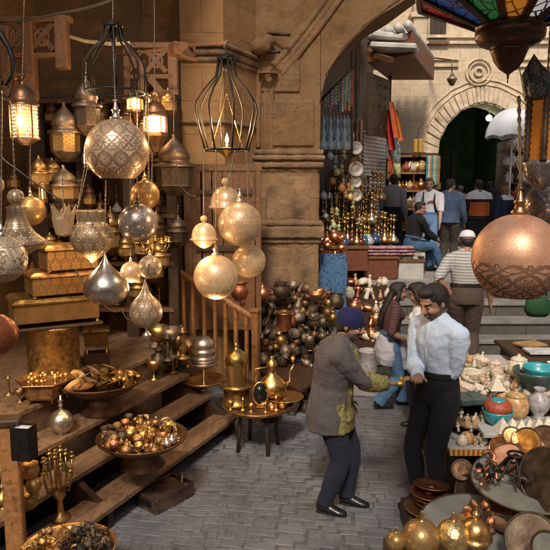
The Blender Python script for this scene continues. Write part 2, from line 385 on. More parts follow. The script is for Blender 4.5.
def hairmat(name, c):
    m, N, L, B = nt(name); tc = N.new('ShaderNodeTexCoord'); mp = N.new('ShaderNodeMapping'); mp.inputs['Scale'].default_value = (1, 1, .12); L.new(tc.outputs['Object'], mp.inputs[0])
    f = noise_n(N, L, mp.outputs[0], 150, 3, .6, .4); g = noise_n(N, L, tc.outputs['Object'], 40, 4); L.new(ramp(N, L, f, [(.35, lum(c, .5)), (.7, lum(c, 1.5))]), B.inputs['Base Color']); B.inputs['Roughness'].default_value = .55
    b1 = bump_n(N, L, f, .9, .006, B); bump_n(N, L, g, .7, .012, B, b1); return m
HAIR = hairmat('black_hair', (.012, .009, .008)); BLOND = hairmat('fair_hair', (.20, .12, .05))
LIP = M_('lips', (.28, .10, .08), .5); STUB = M_('stubble', (.10, .06, .045), .7); EYEW = M_('eye_white', (.30, .26, .23), .3, bump=0); EYED = M_('eye_iris', (.012, .008, .006), .15, bump=0); SOLE = M_('shoe_leather', (.012, .011, .011), .35, 0, 10, .3)
def fab(name, c, amt=.12, rough=.85, check=None):
    m, N, L, B = nt(name); tc = N.new('ShaderNodeTexCoord'); v = tc.outputs['Object']
    f = noise_n(N, L, v, 7, 5); col = ramp(N, L, f, [(.3, lum(c, 1-amt)), (.7, lum(c, 1+amt))])
    if check:
        sx = N.new('ShaderNodeSeparateXYZ'); L.new(v, sx.inputs[0]); u = math_n(N, L, 'SINE', math_n(N, L, 'MULTIPLY', math_n(N, L, 'ADD', sx.outputs[0], sx.outputs[1]), 620.0)); w = math_n(N, L, 'SINE', math_n(N, L, 'MULTIPLY', sx.outputs[2], 700.0))
        col = mix_col(N, L, math_n(N, L, 'MULTIPLY', math_n(N, L, 'GREATER_THAN', math_n(N, L, 'MAXIMUM', u, w), .55), .55), col, check)
    L.new(col, B.inputs['Base Color']); B.inputs['Roughness'].default_value = rough; B.inputs['Specular IOR Level'].default_value = .2; B.inputs['Sheen Weight'].default_value = .03
    b1 = bump_n(N, L, noise_n(N, L, v, 13, 2, .5, 1.8), .35, .012, B); b2 = bump_n(N, L, noise_n(N, L, v, 420, 2), .35, .0015, B, b1); return m
def person(label, base, H, rz, lean=0, side=0, twist=0, hipz=.531, hipf=0, feet=((-.05, -.02), (.05, .03)), fz=(.042, .042), knee=(0, 1, 0), hands=None, eh=((-.3, -1, -.3), (.3, -1, -.3)), hyaw=0, hpitch=0, hroll=0,
           skinc=(.33, .17, .10), hair='short', hairm=None, vox=.008, bulk=1.0, top=None, bottom=None, shoes=SOLE, female=False, beard=0, curl=.5, neckf=.02, extra=None, seated=False, wr=(None, None), footdir=(0, 0), hk=1.06):
    """joints are in units of body height; x right, y forward, z up"""
    R = emp('person', label, 'person', tuple(base), rz); Rinv = Matrix.Rotation(-rz, 3, 'Z')
    def loc(p): return (Rinv @ (Vector(p)-Vector(base)))/H        # a world point in the person's frame
    V = Vector; hip = V((0, hipf, hipz)); sp = V((sin(side), sin(lean)*cos(side), cos(lean)*cos(side))).normalized()
    tw = Matrix.Rotation(twist, 3, 'Z'); X = V((1, 0, 0)); XS = (tw @ X); XS = (XS-sp*XS.dot(sp)).normalized()
    sp2 = V((sin(side)*.9, sin(lean*1.35)*cos(side), cos(lean*1.35))).normalized()
    waist = hip+sp*.085; chest = waist+sp*.085; shc = chest+sp2*.105; neck = shc+sp2*.028
    sw = .098 if female else .112
    sh = [shc+XS*(s*sw)-sp2*.020 for s in (-1, 1)]
    hd = neck+(sp2*.6+V((0, .25, 1))*.4).normalized()*.075+V((0, neckf, 0)); HR_ = Euler((hpitch, hroll, hyaw+twist*.5)).to_matrix()
    hd_up = HR_ @ V((0, 0, 1)); hf = HR_ @ V((0, 1, 0)); hx = HR_ @ V((1, 0, 0))
    hips = [hip+V((s*.052, 0, -.022)) for s in (-1, 1)]
    an = []; kn = []
    for i, s in enumerate((-1, 1)):
        t = V((feet[i][0], feet[i][1], fz[i])); kk, aa = ik(hips[i], t, .245, .243, knee if not hasattr(knee[0], '__len__') else knee[i]); kn.append(kk); an.append(aa)
    hands = hands or [(-.15, .03, .45), (.15, .03, .45)]
    hw = [(loc(h[1]) if isinstance(h, tuple) and h[0] == 'w' else V(h)) for h in hands]
    el, wrs = [], []
    for i in (0, 1):
        e, w_ = ik(sh[i], hw[i], .165, .148, eh[i]); el.append(e); wrs.append(w_)
    hs = H; hh = H*hk
    def S_(p): return [tuple(V(q)*hs) for q in p]
    def r_(a, k=1, o=0): return [q*hs*k*bulk+o for q in a]
    def torso(mb, o, z0=0, seg=16):
        f = .93 if female else 1
        pts = [hip-sp*.05, hip-sp*.02, hip+sp*.03, waist, chest-sp*.02, chest+sp2*.045, shc-sp2*.01, shc+sp2*.012, neck]
        rx = [.070, .088, .088 if not female else .094, .076*f, .086*f, .097*f, .100*f, .07, .034]; ry = [.055, .066, .066, .057, .064, .068, .054, .045, .034]
        pts, rx, ry = pts[z0:], rx[z0:], ry[z0:]
        mb.loft(S_(pts), r_(rx, 1, o), r_(ry, 1, o), seg, xax=(X+XS)/2)
        for s in (-1, 1): mb.loft(S_([neck-sp2*.004+XS*(s*.012), shc+XS*(s*.055)+sp2*.004, sh[0 if s < 0 else 1]]), [.030*hs+o, .031*hs+o, .030*hs+o], None, 10)
        if female: [mb.ell(tuple((chest+sp2*.04+V((s*.045, .045, 0)))*hs), .036*hs+o) for s in (-1, 1)]
    def arm(mb, i, o, upto=1.0, k=1):
        a, e, w_ = sh[i], el[i], wrs[i]; w_ = e+(w_-e)*upto
        mb.loft(S_([a-(e-a)*.1, a+(e-a)*.15, a+(e-a)*.5, e-(e-a)*.1, e+(w_-e)*.08, e+(w_-e)*.35, e+(w_-e)*.8, w_]), [q*hs*k+o for q in (.027, .033, .030, .0245, .0245, .0255, .0185, .0165)], None, 10)
        mb.ell(tuple(a*hs), .031*hs+o)
    def leg(mb, i, o, k=1, end=1.0, flare=0):
        h_, kk, a = hips[i], kn[i], an[i]; a = kk+(a-kk)*end
        mb.loft(S_([h_+V((0, 0, .03)), h_+(kk-h_)*.12, h_+(kk-h_)*.5, kk-(kk-h_)*.08, kk+(a-kk)*.1, kk+(a-kk)*.35, kk+(a-kk)*.75, a]), [q*hs*k*bulk+o+flare*f_ for q, f_ in ((.045, 0), (.052, 0), (.044, 0), (.034, .1), (.033, .2), (.034, .3), (.026, .7), (.024, 1))], None, 12)
    # body
    b = MB(); torso(b, -.004); b.loft(S_([neck-sp2*.03, neck+(hd-neck)*.4, hd-hd_up*.02]), [.036*hs, .032*hs, .032*hs], [.036*hs, .032*hs, .034*hs], 12)
    def hp(x, y, z): return tuple((hd+(hx*x+hf*y+hd_up*z)*hk)*hs)
    Rh = HR_.to_4x4(); e_ = lambda x, y, z, r, sg=14, rg=10: b.ell(hp(x, y, z), tuple(q*hh for q in r), Rh, sg, rg)
    e_(0, -.006, .016, (.0425, .053, .050)); e_(0, .012, -.020, (.033, .036, .042)); e_(0, .026, -.045, (.019, .019, .015)); e_(0, .040, .012, (.027, .010, .009), 10, 6)
    b.loft([hp(0, .044, .010), hp(0, .052, -.006), hp(0, .058, -.016), hp(0, .046, -.023)], [.0055*hh, .007*hh, .0095*hh, .006*hh], None, 8)
    e_(0, .047, -.034, (.013, .008, .0065), 10, 6)
    for s in (-1, 1): e_(s*.0435, -.006, -.004, (.0045, .011, .017), 10, 6); e_(s*.020, .036, -.016, (.012, .012, .012), 10, 6)
    for i in (0, 1): arm(b, i, -.002); leg(b, i, -.004)
    for i, s in enumerate((-1, 1)):
        w_, e = wrs[i], el[i]; d = (w_-e).normalized(); d = (d+V(wr[i])*.8).normalized() if wr[i] else d
        nrm = V((0, 0, 1)) if abs(d.z) < .7 else V((-s, 0, 0)); sd_ = d.cross(nrm).normalized(); nrm = sd_.cross(d).normalized()   # sd_ across the palm
        if abs(d.z) > .7: sd_ = V((0, 1, 0))-d*d.y; sd_.normalize(); nrm = sd_.cross(d).normalized()*(1)
        if not abs(d.z) > .7: th_side = -s*(1 if sd_.x*0+1 else 1); 
        pc = w_+d*.028; b.loft(S_([w_-d*.004, w_+d*.015, w_+d*.04, w_+d*.052]), [.015*hs, .021*hs, .0235*hs, .021*hs], [.012*hs, .011*hs, .0095*hs, .0085*hs], 10, xax=sd_)
        inw = -nrm if abs(d.z) < .7 else V((-s, 0, 0)); inw = (inw-d*inw.dot(d)).normalized()
        for f_, (o_, L_) in enumerate(((-.0175, .040), (-.006, .045), (.006, .043), (.0175, .034))):
            p0 = w_+d*.048+sd_*o_; c = curl; p1 = p0+(d+sd_*o_*4)*L_*.45; p2 = p1+(d*(1-c*.5)+inw*c)*L_*.35; p3 = p2+(d*(1-c)+inw*c*1.2)*L_*.28
            b.loft(S_([p0-d*.006, p0, p1, p2, p3]), [q*hs for q in (.0052, .0052, .005, .0046, .0036)], None, 7)
        ts = 1 if (abs(d.z) > .7) else (1 if sd_.dot(V((-s, .3, 0))) > 0 else -1)
        p0 = w_+d*.014+sd_*(.016*ts); p1 = p0+(d*.6+sd_*ts*.75+inw*.2)*.022; p2 = p1+(d*.9+sd_*ts*.2+inw*.35)*.022; b.loft(S_([p0-sd_*ts*.008, p0, p1, p2]), [q*hs for q in (.007, .007, .0058, .0045)], None, 7)
    hdp, HRi = hd*hs, HR_.inverted()
    def paint(c):
        q = (HRi @ (c-hdp))/hh
        if abs(q.x) < .06 and abs(q.y) < .08 and abs(q.z) < .075:
            if q.y > .03 and .0065 < q.z < .0125+.003*(1-abs(abs(q.x)-.018)/.012) and .007 < abs(q.x) < .031: return 1
            if q.y > .044 and -.038 < q.z < -.030 and abs(q.x) < .0125: return 2
            if beard > 0 and q.y > .042 and -.0305 < q.z < -.0235 and abs(q.x) < .0175: return 1
            if beard > 1 and q.z < -.026 and q.y > -.005 and c is not None: return 3
        return 0
    bm_ = remesh(b, 'body', [skin(skinc), HAIR if hairm is None else hairm, LIP, STUB], vox*.85, 2, paint=paint)
    o = bpy.data.objects.new('body', bm_); COL.objects.link(o); o.parent = R
    def addp(name, me): o = bpy.data.objects.new(name, me); COL.objects.link(o); o.parent = R; return o
    for s in (-1, 1):
        b = MB(); b.ell(hp(s*.0185, .0405, -.001), (.0078*hs, .005*hs, .0045*hs), Rh, 12, 8); part('eye', b, EYEW, R) if False else None
        eb = MB(); eb.ell(hp(s*.0185, .0405, -.0005), (.0082*hh, .0060*hh, .0034*hh), Rh, 12, 8); ey = part('eye', eb, EYEW, R)
        eb = MB(); eb.ell(hp(s*.0185, .0445, -.0008), (.0036*hh, .0032*hh, .0032*hh), Rh, 10, 6); part('iris', eb, EYED, ey)
    ctx = dict(R=R, hs=hs, hk=hk, hip=hip, sp=sp, sp2=sp2, waist=waist, chest=chest, shc=shc, neck=neck, sh=sh, el=el, wrs=wrs, hips=hips, kn=kn, an=an, hd=hd, hx=hx, hf=hf, hu=hd_up, HR=HR_, S_=S_, arm=arm, leg=leg, torso=torso, hp=hp, Rh=Rh, addp=addp, X=X, XS=XS, vox=vox, bulk=bulk)
    # trousers
    if bottom:
        b = MB(); nm = bottom.get('name', 'trousers'); fl = bottom.get('flare', 0)
        for i in (0, 1): leg(b, i, bottom.get('o', .012), 1.02, bottom.get('end', .985), fl)
        b.loft(S_([hip-sp*.055, hip-sp*.02, hip+sp*.03, waist-sp*.004]), [q*hs*bulk+(0 if top and top.get('skirt') else bottom.get('o', .012)+.007) for q in (.078, .090, .089, .079)], [q*hs*bulk+(0 if top and top.get('skirt') else bottom.get('o', .012)+.007) for q in (.06, .068, .067, .059)], 16, xax=X)
        addp(nm, remesh(b, nm, [bottom['mat']], vox, 3, bottom.get('fold', .006), 3.1))
        if not (top and top.get('skirt')):
            b = MB(); c = waist-sp*.018; q = bottom.get('o', .012)+.018; b.loft(S_([c, c+sp*.022]), [.0825*hs*bulk+q]*2, [.0615*hs*bulk+q]*2, 28, xax=X, smooth=False); part('belt' if bottom.get('belt') else 'waistband', b, SOLE if bottom.get('belt') else bottom['mat'], R)
    if top:
        b = MB(); o_ = top.get('o', .011); torso(b, o_, top.get('z0', 2))
        for i in (0, 1): arm(b, i, o_*top.get('sleeve_o', 1.0), top.get('sleeve', .97), 1.03)
        if top.get('skirt'):   # coat falls below the hips
            L_ = top['skirt']; lo = hip-V((0, 0, L_)); b.loft(S_([waist, hip, (hip+lo)/2, lo]), [q*hs*bulk+o_ for q in (.078, .092, .098, .104+top.get('fl', 0))], [q*hs*bulk+o_ for q in (.06, .07, .078, .085+top.get('fl', 0))], 18, xax=X)
        addp(top.get('name', 'shirt'), remesh(b, top.get('name', 'shirt'), top['mats'], vox, 3, top.get('fold', .006), len(label), paint=(lambda c: top['paint'](c/hs)) if 'paint' in top else None))
        if top.get('collar'):
            b = MB(); c = neck-sp2*.012; b.loft(S_([c, c+sp2*.014, c+sp2*.024]), [.046*hs, .043*hs, .041*hs], [.045*hs, .041*hs, .040*hs], 18, xax=XS, cap=False); part('collar', b, top['collar'], R)
    # shoes
    for i, s in enumerate((-1, 1)):
        a = an[i]; fd = V((sin(footdir[i]), cos(footdir[i]), 0)); b = MB(); z = a.z
        b.loft(S_([a-fd*.033+V((0, 0, -.016)), a-fd*.024+V((0, 0, -.012)), a+V((0, 0, -.006)), a+fd*.035+V((0, 0, -.018)), a+fd*.075+V((0, 0, -.026)), a+fd*.102+V((0, 0, -.030)), a+fd*.112+V((0, 0, -.032))]), [q*hs for q in (.012, .021, .024, .025, .027, .021, .008)], [q*hs for q in (.014, .026, .030, .022, .0155, .0115, .007)], 12, xax=(fd.y, -fd.x, 0))
        ctxs = part('shoe', b, shoes, R)
        b = MB(); b.loft(S_([a-fd*.036+V((0, 0, -.0385)), a+fd*.03+V((0, 0, -.0385)), a+fd*.112+V((0, 0, -.0385))]), [.016*hs, .024*hs, .010*hs], [.003*hs]*3, 10, xax=(fd.y, -fd.x, 0)); part('sole', b, MT['black'], ctxs)
    # hair
    hm = hairm or HAIR; b = MB()
    if hair in ('short', 'long', 'bun'):
        b.ell(hp(0, -.013, .020), (.0455*hh, .0535*hh, .0495*hh), Rh, 18, 14)
        b.ell(hp(0, .012, .049), (.034*hh, .036*hh, .022*hh), Rh, 14, 10); b.ell(hp(0, -.035, -.010), (.034*hh, .026*hh, .035*hh), Rh, 14, 10)
        for s in (-1, 1): b.ell(hp(s*.040, -.012, .010), (.008*hh, .024*hh, .026*hh), Rh, 10, 8)
    if hair == 'cap': b.ell(hp(0, -.03, -.012), (.040*hh, .032*hh, .034*hh), Rh, 16, 12); [b.ell(hp(s*.040, -.010, .0), (.007*hh, .02*hh, .022*hh), Rh, 10, 8) for s in (-1, 1)]
    if hair == 'long':
        back = -hf; b.loft([hp(0, -.03, .03), hp(0, -.052, -.03), tuple((neck+V((0, -.050, .0)))*hs), tuple((shc+V((0, -.072, -.03)))*hs), tuple((chest+V((0, -.088, 0)))*hs), tuple((waist+V((0, -.080, .02)))*hs)], [q*hs for q in (.034, .044, .050, .056, .052, .03)], [q*hs for q in (.02, .026, .026, .022, .018, .012)], 14, xax=hx)
        for s in (-1, 1): b.loft([hp(s*.034, .002, .03), hp(s*.043, .0, -.02), tuple((neck+XS*(s*.043)+V((0, .005, -.01)))*hs), tuple((shc+XS*(s*.052)+V((0, .02, -.06)))*hs)], [q*hs for q in (.013, .016, .017, .010)], None, 10)
    if hair == 'bun': b.ell(hp(0, -.06, .0), .022*hs)
    if hair != 'none' and b.v:
        me = remesh(b, 'hair', [hm], vox*.8, 1, .004 if hair != 'cap' else 0, 5); addp('hair', me)
    if extra: extra(ctx)
    return R
def topat(px, py, pxh, z0, yf=None):            # height of someone whose feet project at (px,py) on level z0 and crown at (pxh)
    pass
def H_of(base, pyh, px): return P(px, pyh, base.y).z-base.z
# --- the man in grey with a navy skull cap
gold = brocade('gold_brocade', (.26, .22, .07), (.42, .38, .16), 26, .45, .35, (.12, .09, .04)); greyw = fab('grey_brown_wool', (.088, .076, .074), .15); navy = fab('navy_trousers', (.018, .020, .034))
B1_ = G(331, 508, 0); HN = P(396, 384, B1_.y)
def coat_paint(c):
    x, y, z = c
    if z < .56 and y > .02 and x > -.03 and x < .12: return 1                      # open front skirt
    if z < .80 and y > .034 and -.034 < x < .07: return 1
    return 0
def cap_extra(t):
    b = MB(); hs = t['hs']; prof = [(.0490, -.006), (.0500, .012), (.0475, .032), (.039, .049), (.024, .060), (.010, .0635), (0, .064)]
    M4 = Matrix.Translation(Vector(t['hp'](0, -.008, .008))) @ t['Rh'] @ Matrix.Diagonal((1, 1.2, 1, 1)); b.lathe(prof, 26, M4, sc=hs*t['hk']); part('skull_cap', b, fab('navy_knit', (.012, .014, .055), .25), t['R'])
    S_ = t['S_']; V = Vector; b = MB()
    # brocade edge round the neck and down the front, and turned-back sleeve
    nk, sp2, hx = t['neck'], t['sp2'], t['XS']
    b.loft(S_([nk-sp2*.022, nk+sp2*.002, nk+sp2*.012]), [.072*hs, .056*hs, .047*hs], [.068*hs, .054*hs, .046*hs], 20, xax=hx, cap=False)
    for s in (-1, 1): b.loft(S_([nk+hx*(s*.036)+V((0, .028, -.0)), nk+hx*(s*.030)+V((0, .058, -.045)), t['chest']+hx*(s*.022)+V((0, .086, .02)), t['waist']+hx*(s*.02)+V((0, .082, 0)), t['hip']+hx*(s*.022)+V((0, .092, 0))]), [.022*hs]*5, [.014*hs]*5, 8, xax=hx)
    part('brocade_band', b, gold, t['R'])
    for i in (1, 0):
        e, w = t['el'][i], t['wrs'][i]; b = MB(); d = w-e; dn = V((0, 0, -.007)); b.loft(S_([e+d*.0+dn, e+d*.3+dn*1.6, e+d*.62+dn*1.4, e+d*.93+dn*.4]), [.026*hs+.022, .028*hs+.022, .026*hs+.020, .021*hs+.018], None, 12); me = remesh(b, 'cuff', [gold], .01, 2, .006, 2); t['addp']('sleeve_cuff', me)
H1 = H_of(B1_, 311, 337)*1.035
person('man in a grey coat with gold trim and navy skull cap reaching out his hand', B1_, H1, radians(-101), lean=radians(7), twist=radians(6), hipf=-.01, feet=((-.055, .07), (.045, -.03)), hands=[(-.13, .06, .50), ('w', P(389, 383, B1_.y-.05))], eh=((-.5, -1, -.4), (.25, -.5, -1)), hpitch=radians(-10), hyaw=radians(-18),
       skinc=(.32, .16, .10), hk=1.12, hair='cap', beard=2, bulk=1.22, vox=.0085, top=dict(mats=[greyw, gold], skirt=.115, o=.034, sleeve_o=.75, sleeve=.86, fold=.012, name='coat', paint=coat_paint, fl=-.008), bottom=dict(mat=navy, o=.012, fold=.008), extra=cap_extra, neckf=.035, footdir=(.15, .2), curl=.75)
# --- the vendor in a pale shirt
B2_ = G(434, 506, 0); pale = fab('pale_blue_shirt', (.50, .58, .70), .06, check=(.40, .49, .64)); blk = fab('black_trousers', (.012, .012, .016))
H2 = H_of(B2_, 286, 437)*1.03
def vend_extra(t):
    S_ = t['S_']; hs = t['hs']; V = Vector; b = MB(); c, h_, w = t['chest'], t['hip'], t['waist']
    b.loft(S_([t['neck']+V((0, .048, -.01)), t['shc']+V((0, .062, -.02)), c+V((0, .074, .01)), w+V((0, .068, 0))]), [.007*hs]*4, [.0045*hs]*4, 8, xax=(1, 0, 0)); part('button_placket', b, pale, t['R'])
    b = MB(); q = t['wrs'][1]; e = t['el'][1]; d = (q-e).normalized(); b.loft(S_([q-d*.008, q+d*.004]), [.021*hs]*2, None, 14, smooth=False); part('wrist_watch', b, MT['silver'], t['R'])
person('vendor with a moustache in a pale shirt and black trousers looking at his hands', B2_, H2, radians(122), lean=radians(3), feet=((-.055, .0), (.06, .035)), hands=[('w', P(421, 378, B2_.y-.0)), ('w', P(418, 378, B2_.y-.17))], eh=((-.5, -.6, -.9), (.45, -.25, -1)), wr=((.2, 1, .3), (-.6, 1, .9)), hpitch=radians(-22), hyaw=radians(-6),
       skinc=(.37, .20, .125), hair='short', hk=1.11, beard=2, bulk=.98, vox=.0085, top=dict(mats=[pale], o=.017, sleeve_o=1.0, sleeve=.93, fold=.010, z0=3, collar=pale), bottom=dict(mat=blk, o=.011, fold=.006, belt=True), extra=vend_extra, curl=.8)
# the little yellow thing passing between their hands
b = MB(); b.ell((0, 0, 0), (.035, .022, .02), seg=10, rings=7); b.lathe([(0, .0), (.012, 0), (.016, .03), (0, .05)], 8, Matrix.Translation((.01, 0, .012))); solo('golden_trinket', b, M_('yellow_brass', (.75, .5, .06), .35, .6, 30), 'small yellow trinket held between the two men', 'trinket', tuple((HN+P(404, 383, B2_.y-.2))/2))
# --- woman in white behind the vendor
B3_ = G(424, 428, 0); whitec = fab('white_blouse', (.62, .62, .66), .06)
def bag_extra(t):
    hs = t['hs']; b = MB(); c = t['hip']+Vector((-.14, .02, .12)); b.loft([tuple((c+Vector((0, 0, z)))*hs) for z in (-.06, -.04, .03, .045)], [.02*hs, .05*hs, .045*hs, .01*hs], [.015*hs, .028*hs, .024*hs, .01*hs], 12); s = part('shoulder_bag', b, SOLE, t['R'])
    b = MB(); b.tube([tuple((c+Vector((0, 0, .04)))*hs), tuple((t['sh'][0]+Vector((.02, .03, .03)))*hs)], .006, 5); part('strap', b, SOLE, s)
person('woman with long black hair in a white blouse, partly hidden behind the vendor', B3_, H_of(B3_, 279, 437), radians(95), lean=radians(6), hands=[(-.13, .05, .46), ('w', P(419, 345, B3_.y-.1))], hpitch=radians(-20), hyaw=radians(-30), skinc=(.30, .16, .10), hair='long', female=True, vox=.011, top=dict(mats=[whitec], o=.014, sleeve=.95), bottom=dict(mat=navy, o=.012), extra=bag_extra)
# --- girl walking
B4_ = G(388, 407, 0); brownst = striped('brown_red_knit', (.085, .03, .028), (.05, .018, .018), 30, 2, .5); den = fab('blue_denim', (.055, .11, .20), .3); gj = fab('grey_jumper', (.32, .32, .36), .12)
def jump_extra(t):
    S_ = t['S_']; hs = t['hs']; V = Vector; b = MB(); h_, w = t['hip'], t['waist']
    b.loft(S_([w-V((0, 0, .02)), h_+V((0, -.006, .02)), h_+V((0, -.015, -.05)), h_+V((0, -.02, -.11)), h_+V((0, -.03, -.16))]), [q*hs for q in (.086, .104, .108, .108, .09)], [q*hs for q in (.064, .080, .090, .086, .06)], 20, xax=(1, 0, 0))
    b.loft(S_([w+V((.05, .05, -.02)), h_+V((.03, .085, -.0)), h_+V((.05, .10, -.09)), h_+V((.05, .11, -.2))]), [q*hs for q in (.02, .024, .024, .018)], None, 10)
    t['addp']('tied_jumper', remesh(b, 'tied_jumper', [gj], .012, 2, .014, 4))
person('long-haired girl in a brown top and flared jeans, grey jumper tied round her waist', B4_, H_of(B4_, 276, 388), radians(-88), lean=radians(4), hipf=0, hipz=.505, feet=((-.04, .11), (.045, -.08)), fz=(.045, .055), hands=[(-.13, .12, .48), ('w', P(407, 341, B4_.y-.15))], eh=((-.3, -1, -.3), (.4, -.8, -.5)), hyaw=radians(-8), hpitch=radians(-4),
       skinc=(.28, .145, .09), hair='long', female=True, vox=.011, top=dict(mats=[brownst], o=.010, sleeve=.02, fold=.004), bottom=dict(mat=den, o=.012, flare=.030, end=1.04), extra=jump_extra)
# --- man in a striped polo from behind, white cap
B5_ = G(463, 372, .22); polo = striped('striped_polo_knit', (.50, .49, .46), (.24, .25, .25), 26, 2, .45)
def wcap(t):
    hs = t['hs']*t['hk']; b = MB(); M4 = Matrix.Translation(Vector(t['hp'](0, -.004, .018))) @ t['Rh'] @ Matrix.Diagonal((1, 1.18, 1, 1)); b.lathe([(.0495, 0), (.050, .012), (.045, .03), (.034, .044), (.018, .051), (0, .053)], 24, M4, sc=hs); b.loft([t['hp'](0, .03, .022), t['hp'](0, .07, .018), t['hp'](0, .088, .012)], [.04*hs, .036*hs, .02*hs], [.003*hs]*3, 14, xax=t['hx']); part('white_cap', b, whitec, t['R'])
person('man in a striped polo shirt and white cap climbing the stone steps, back turned', B5_, H_of(B5_, 232, 471)*1.03, radians(-8), lean=radians(7), feet=((-.06, .04), (.055, -.03)), hands=[(-.10, -.02, .545), (.175, .06, .47)], eh=((-1, -.5, -.2), (1, -.7, 0)), hpitch=radians(-14), hyaw=radians(12), hroll=.1, skinc=(.30, .15, .09), hair='cap', vox=.011, bulk=1.12,
       top=dict(mats=[polo], o=.018, sleeve=.02, fold=.007, z0=3, sleeve_o=1.2), bottom=dict(mat=fab('brown_slacks', (.075, .052, .042)), o=.02, belt=True), extra=wcap)
# --- people on the upper street
def far(label, px, pyf, pyh, rz, topc, botc, z=PZ, **k):
    base = G(px, pyf, z); kw = dict(vox=.015, hpitch=0); kw.update(k); m = topc if isinstance(topc, dict) else dict(mats=[fab('cloth', topc)], o=.02, sleeve=.94)
    h = H_of(base, pyh, px); h = max(1.5, min(1.92, h)); return person(label, base, h, radians(rz), top=m, bottom=dict(mat=fab('trouser_cloth', botc), o=.016), **kw)
far('man from behind in a blue-grey zip jacket and brown trousers on the upper street', 447, 268, 177, -25, dict(mats=[fab('blue_grey_fleece', (.06, .085, .15), .3)], o=.026, sleeve=.95, skirt=.03), (.055, .045, .038), hands=[(-.10, .05, .50), (.15, .10, .50)], hyaw=radians(-38), bulk=1.08)
def pack(t):
    hs = t['hs']; b = MB()
    for s in (-1, 1): b.tube([tuple((t['shc']+Vector((s*.05, -.03, .02)))*hs), tuple((t['shc']+Vector((s*.058, .03, .02)))*hs), tuple((t['chest']+Vector((s*.06, .088, .03)))*hs), tuple((t['waist']+Vector((s*.08, .05, .0)))*hs)], .018, 6)
    part('rucksack_strap', b, MT['black'], t['R']); b = MB()
    b.box(tuple((t['chest']+Vector((0, -.11, .02)))*hs), (.3, .16, .42)); part('rucksack', b, fab('rucksack_blue', (.03, .05, .12)), t['R'], bevel=.04)
    b = MB(); b.box(tuple((t['chest']+Vector((-.03, .088, .03)))*hs), (.07, .02, .03)); b.box(tuple((t['chest']+Vector((-.0, .09, .02)))*hs), (.04, .02, .02)); part('red_print', b, MT['coral'], t['R'], bevel=.004)
far('tourist in a printed white t-shirt and jeans with a rucksack, facing the viewer', 427, 268, 176, 160, dict(mats=[whitec], o=.02, sleeve=.1), (.13, .24, .42), skinc=(.42, .24, .17), hairm=BLOND, hands=[(-.13, .12, .50), (.10, .15, .55)], extra=pack)
far('shop man in a grey shirt and black trousers standing with his back to the street', 391, 262, 172, -30, (.20, .20, .22), (.012, .012, .014), hyaw=radians(20), hands=[(-.12, .1, .5), (.12, .1, .5)])
swb = dict(mats=[fab('white_knit', (.6, .62, .66)), fab('black_knit', (.015, .015, .02)), fab('orange_knit', (.45, .10, .03)), fab('beige_knit', (.3, .22, .13))], o=.026, sleeve=.95, skirt=.02, paint=lambda c: (0 if c.z > .755 else 1 if c.z > .715 else (2 if c.z > .56 else 1)) if abs(c.x) < .118 else (0 if c.z > .755 else 1))
far('man from behind in a white, black and orange banded jumper', 476, 262, 178, 0, swb, (.015, .015, .02), hands=[(-.15, .03, .47), (.15, .03, .47)], bulk=1.1, hyaw=.2)
far('woman with black hair in dark clothes to the right of the banded jumper', 489, 258, 180, 40, (.02, .02, .025), (.02, .02, .03), hair='long', female=True, hyaw=radians(-50), skinc=(.4, .22, .15), hands=[(-.12, .08, .5), (.12, .08, .5)])
far('fair-haired person in a dark blue jacket with a white collar under the parasol', 503, 262, 184, 20, dict(mats=[fab('dark_blue_jacket', (.02, .03, .07)), whitec], o=.026, sleeve=.95, skirt=.03, paint=lambda c: 1 if c.z > .80 and abs(c.x) < .09 else 0), (.02, .02, .03), hairm=BLOND, skinc=(.45, .26, .18), hyaw=radians(-30))
far('man in a black jacket half hidden behind the copper lantern', 518, 264, 182, 60, (.02, .02, .022), (.03, .03, .035), hyaw=.5)
far('person in a maroon top walking towards the gateway under the parasol', 510, 258, 181, -15, (.35, .04, .04), (.02, .02, .03), hyaw=.4)
far('tall person in a black coat between the fair-haired one and the parasol pole', 500, 252, 178, 10, (.015, .015, .018), (.02, .02, .02), hyaw=-.5)
far('small person in a brown shirt at the far left of the gateway group', 458, 246, 184, -5, (.10, .06, .04), (.03, .03, .04), hyaw=.6)
far('dark-clothed person at the back of the group before the gateway', 496, 254, 178, -10, (.025, .022, .02), (.02, .02, .02))
# seated man
sb_ = G(412, 272, PZ); HS = 1.76; rz_ = -75
ST_ = emp('stool', 'dark wooden stool under the seated man in jeans', 'stool', (sb_.x, sb_.y+.0, PZ), .2)
b = MB(); b.box((0, 0, .42), (.4, .36, .05)); part('seat', b, MT['wood_d'], ST_, bevel=.01)
for i, j in ((-1, -1), (1, -1), (1, 1), (-1, 1)): b = MB(); b.box((i*.16, j*.14, .2), (.045, .045, .4)); part('leg', b, MT['wood_d'], ST_)
def shirtfront(t):
    hs = t['hs']; b = MB(); V = Vector; b.loft(t['S_']([t['neck']+V((0, .035, -.01)), t['shc']+V((0, .073, -.02)), t['chest']+V((0, .088, .01)), t['waist']+V((0, .088, -.02))]), [.022*hs, .026*hs, .028*hs, .024*hs], [.006*hs]*4, 10, xax=(1, 0, 0)); b.loft(t['S_']([t['neck']+V((-.03, -.02, .0)), t['neck']+V((.048, .02, -.02)), t['shc']+V((.06, .074, -.03)), t['chest']+V((.066, .084, -.0)), t['waist']+V((.066, .082, -.01))]), [.018*hs, .02*hs, .026*hs, .028*hs, .026*hs], [.012*hs]*5, 10, xax=(1, 0, 0)); part('white_scarf', b, whitec, t['R'])
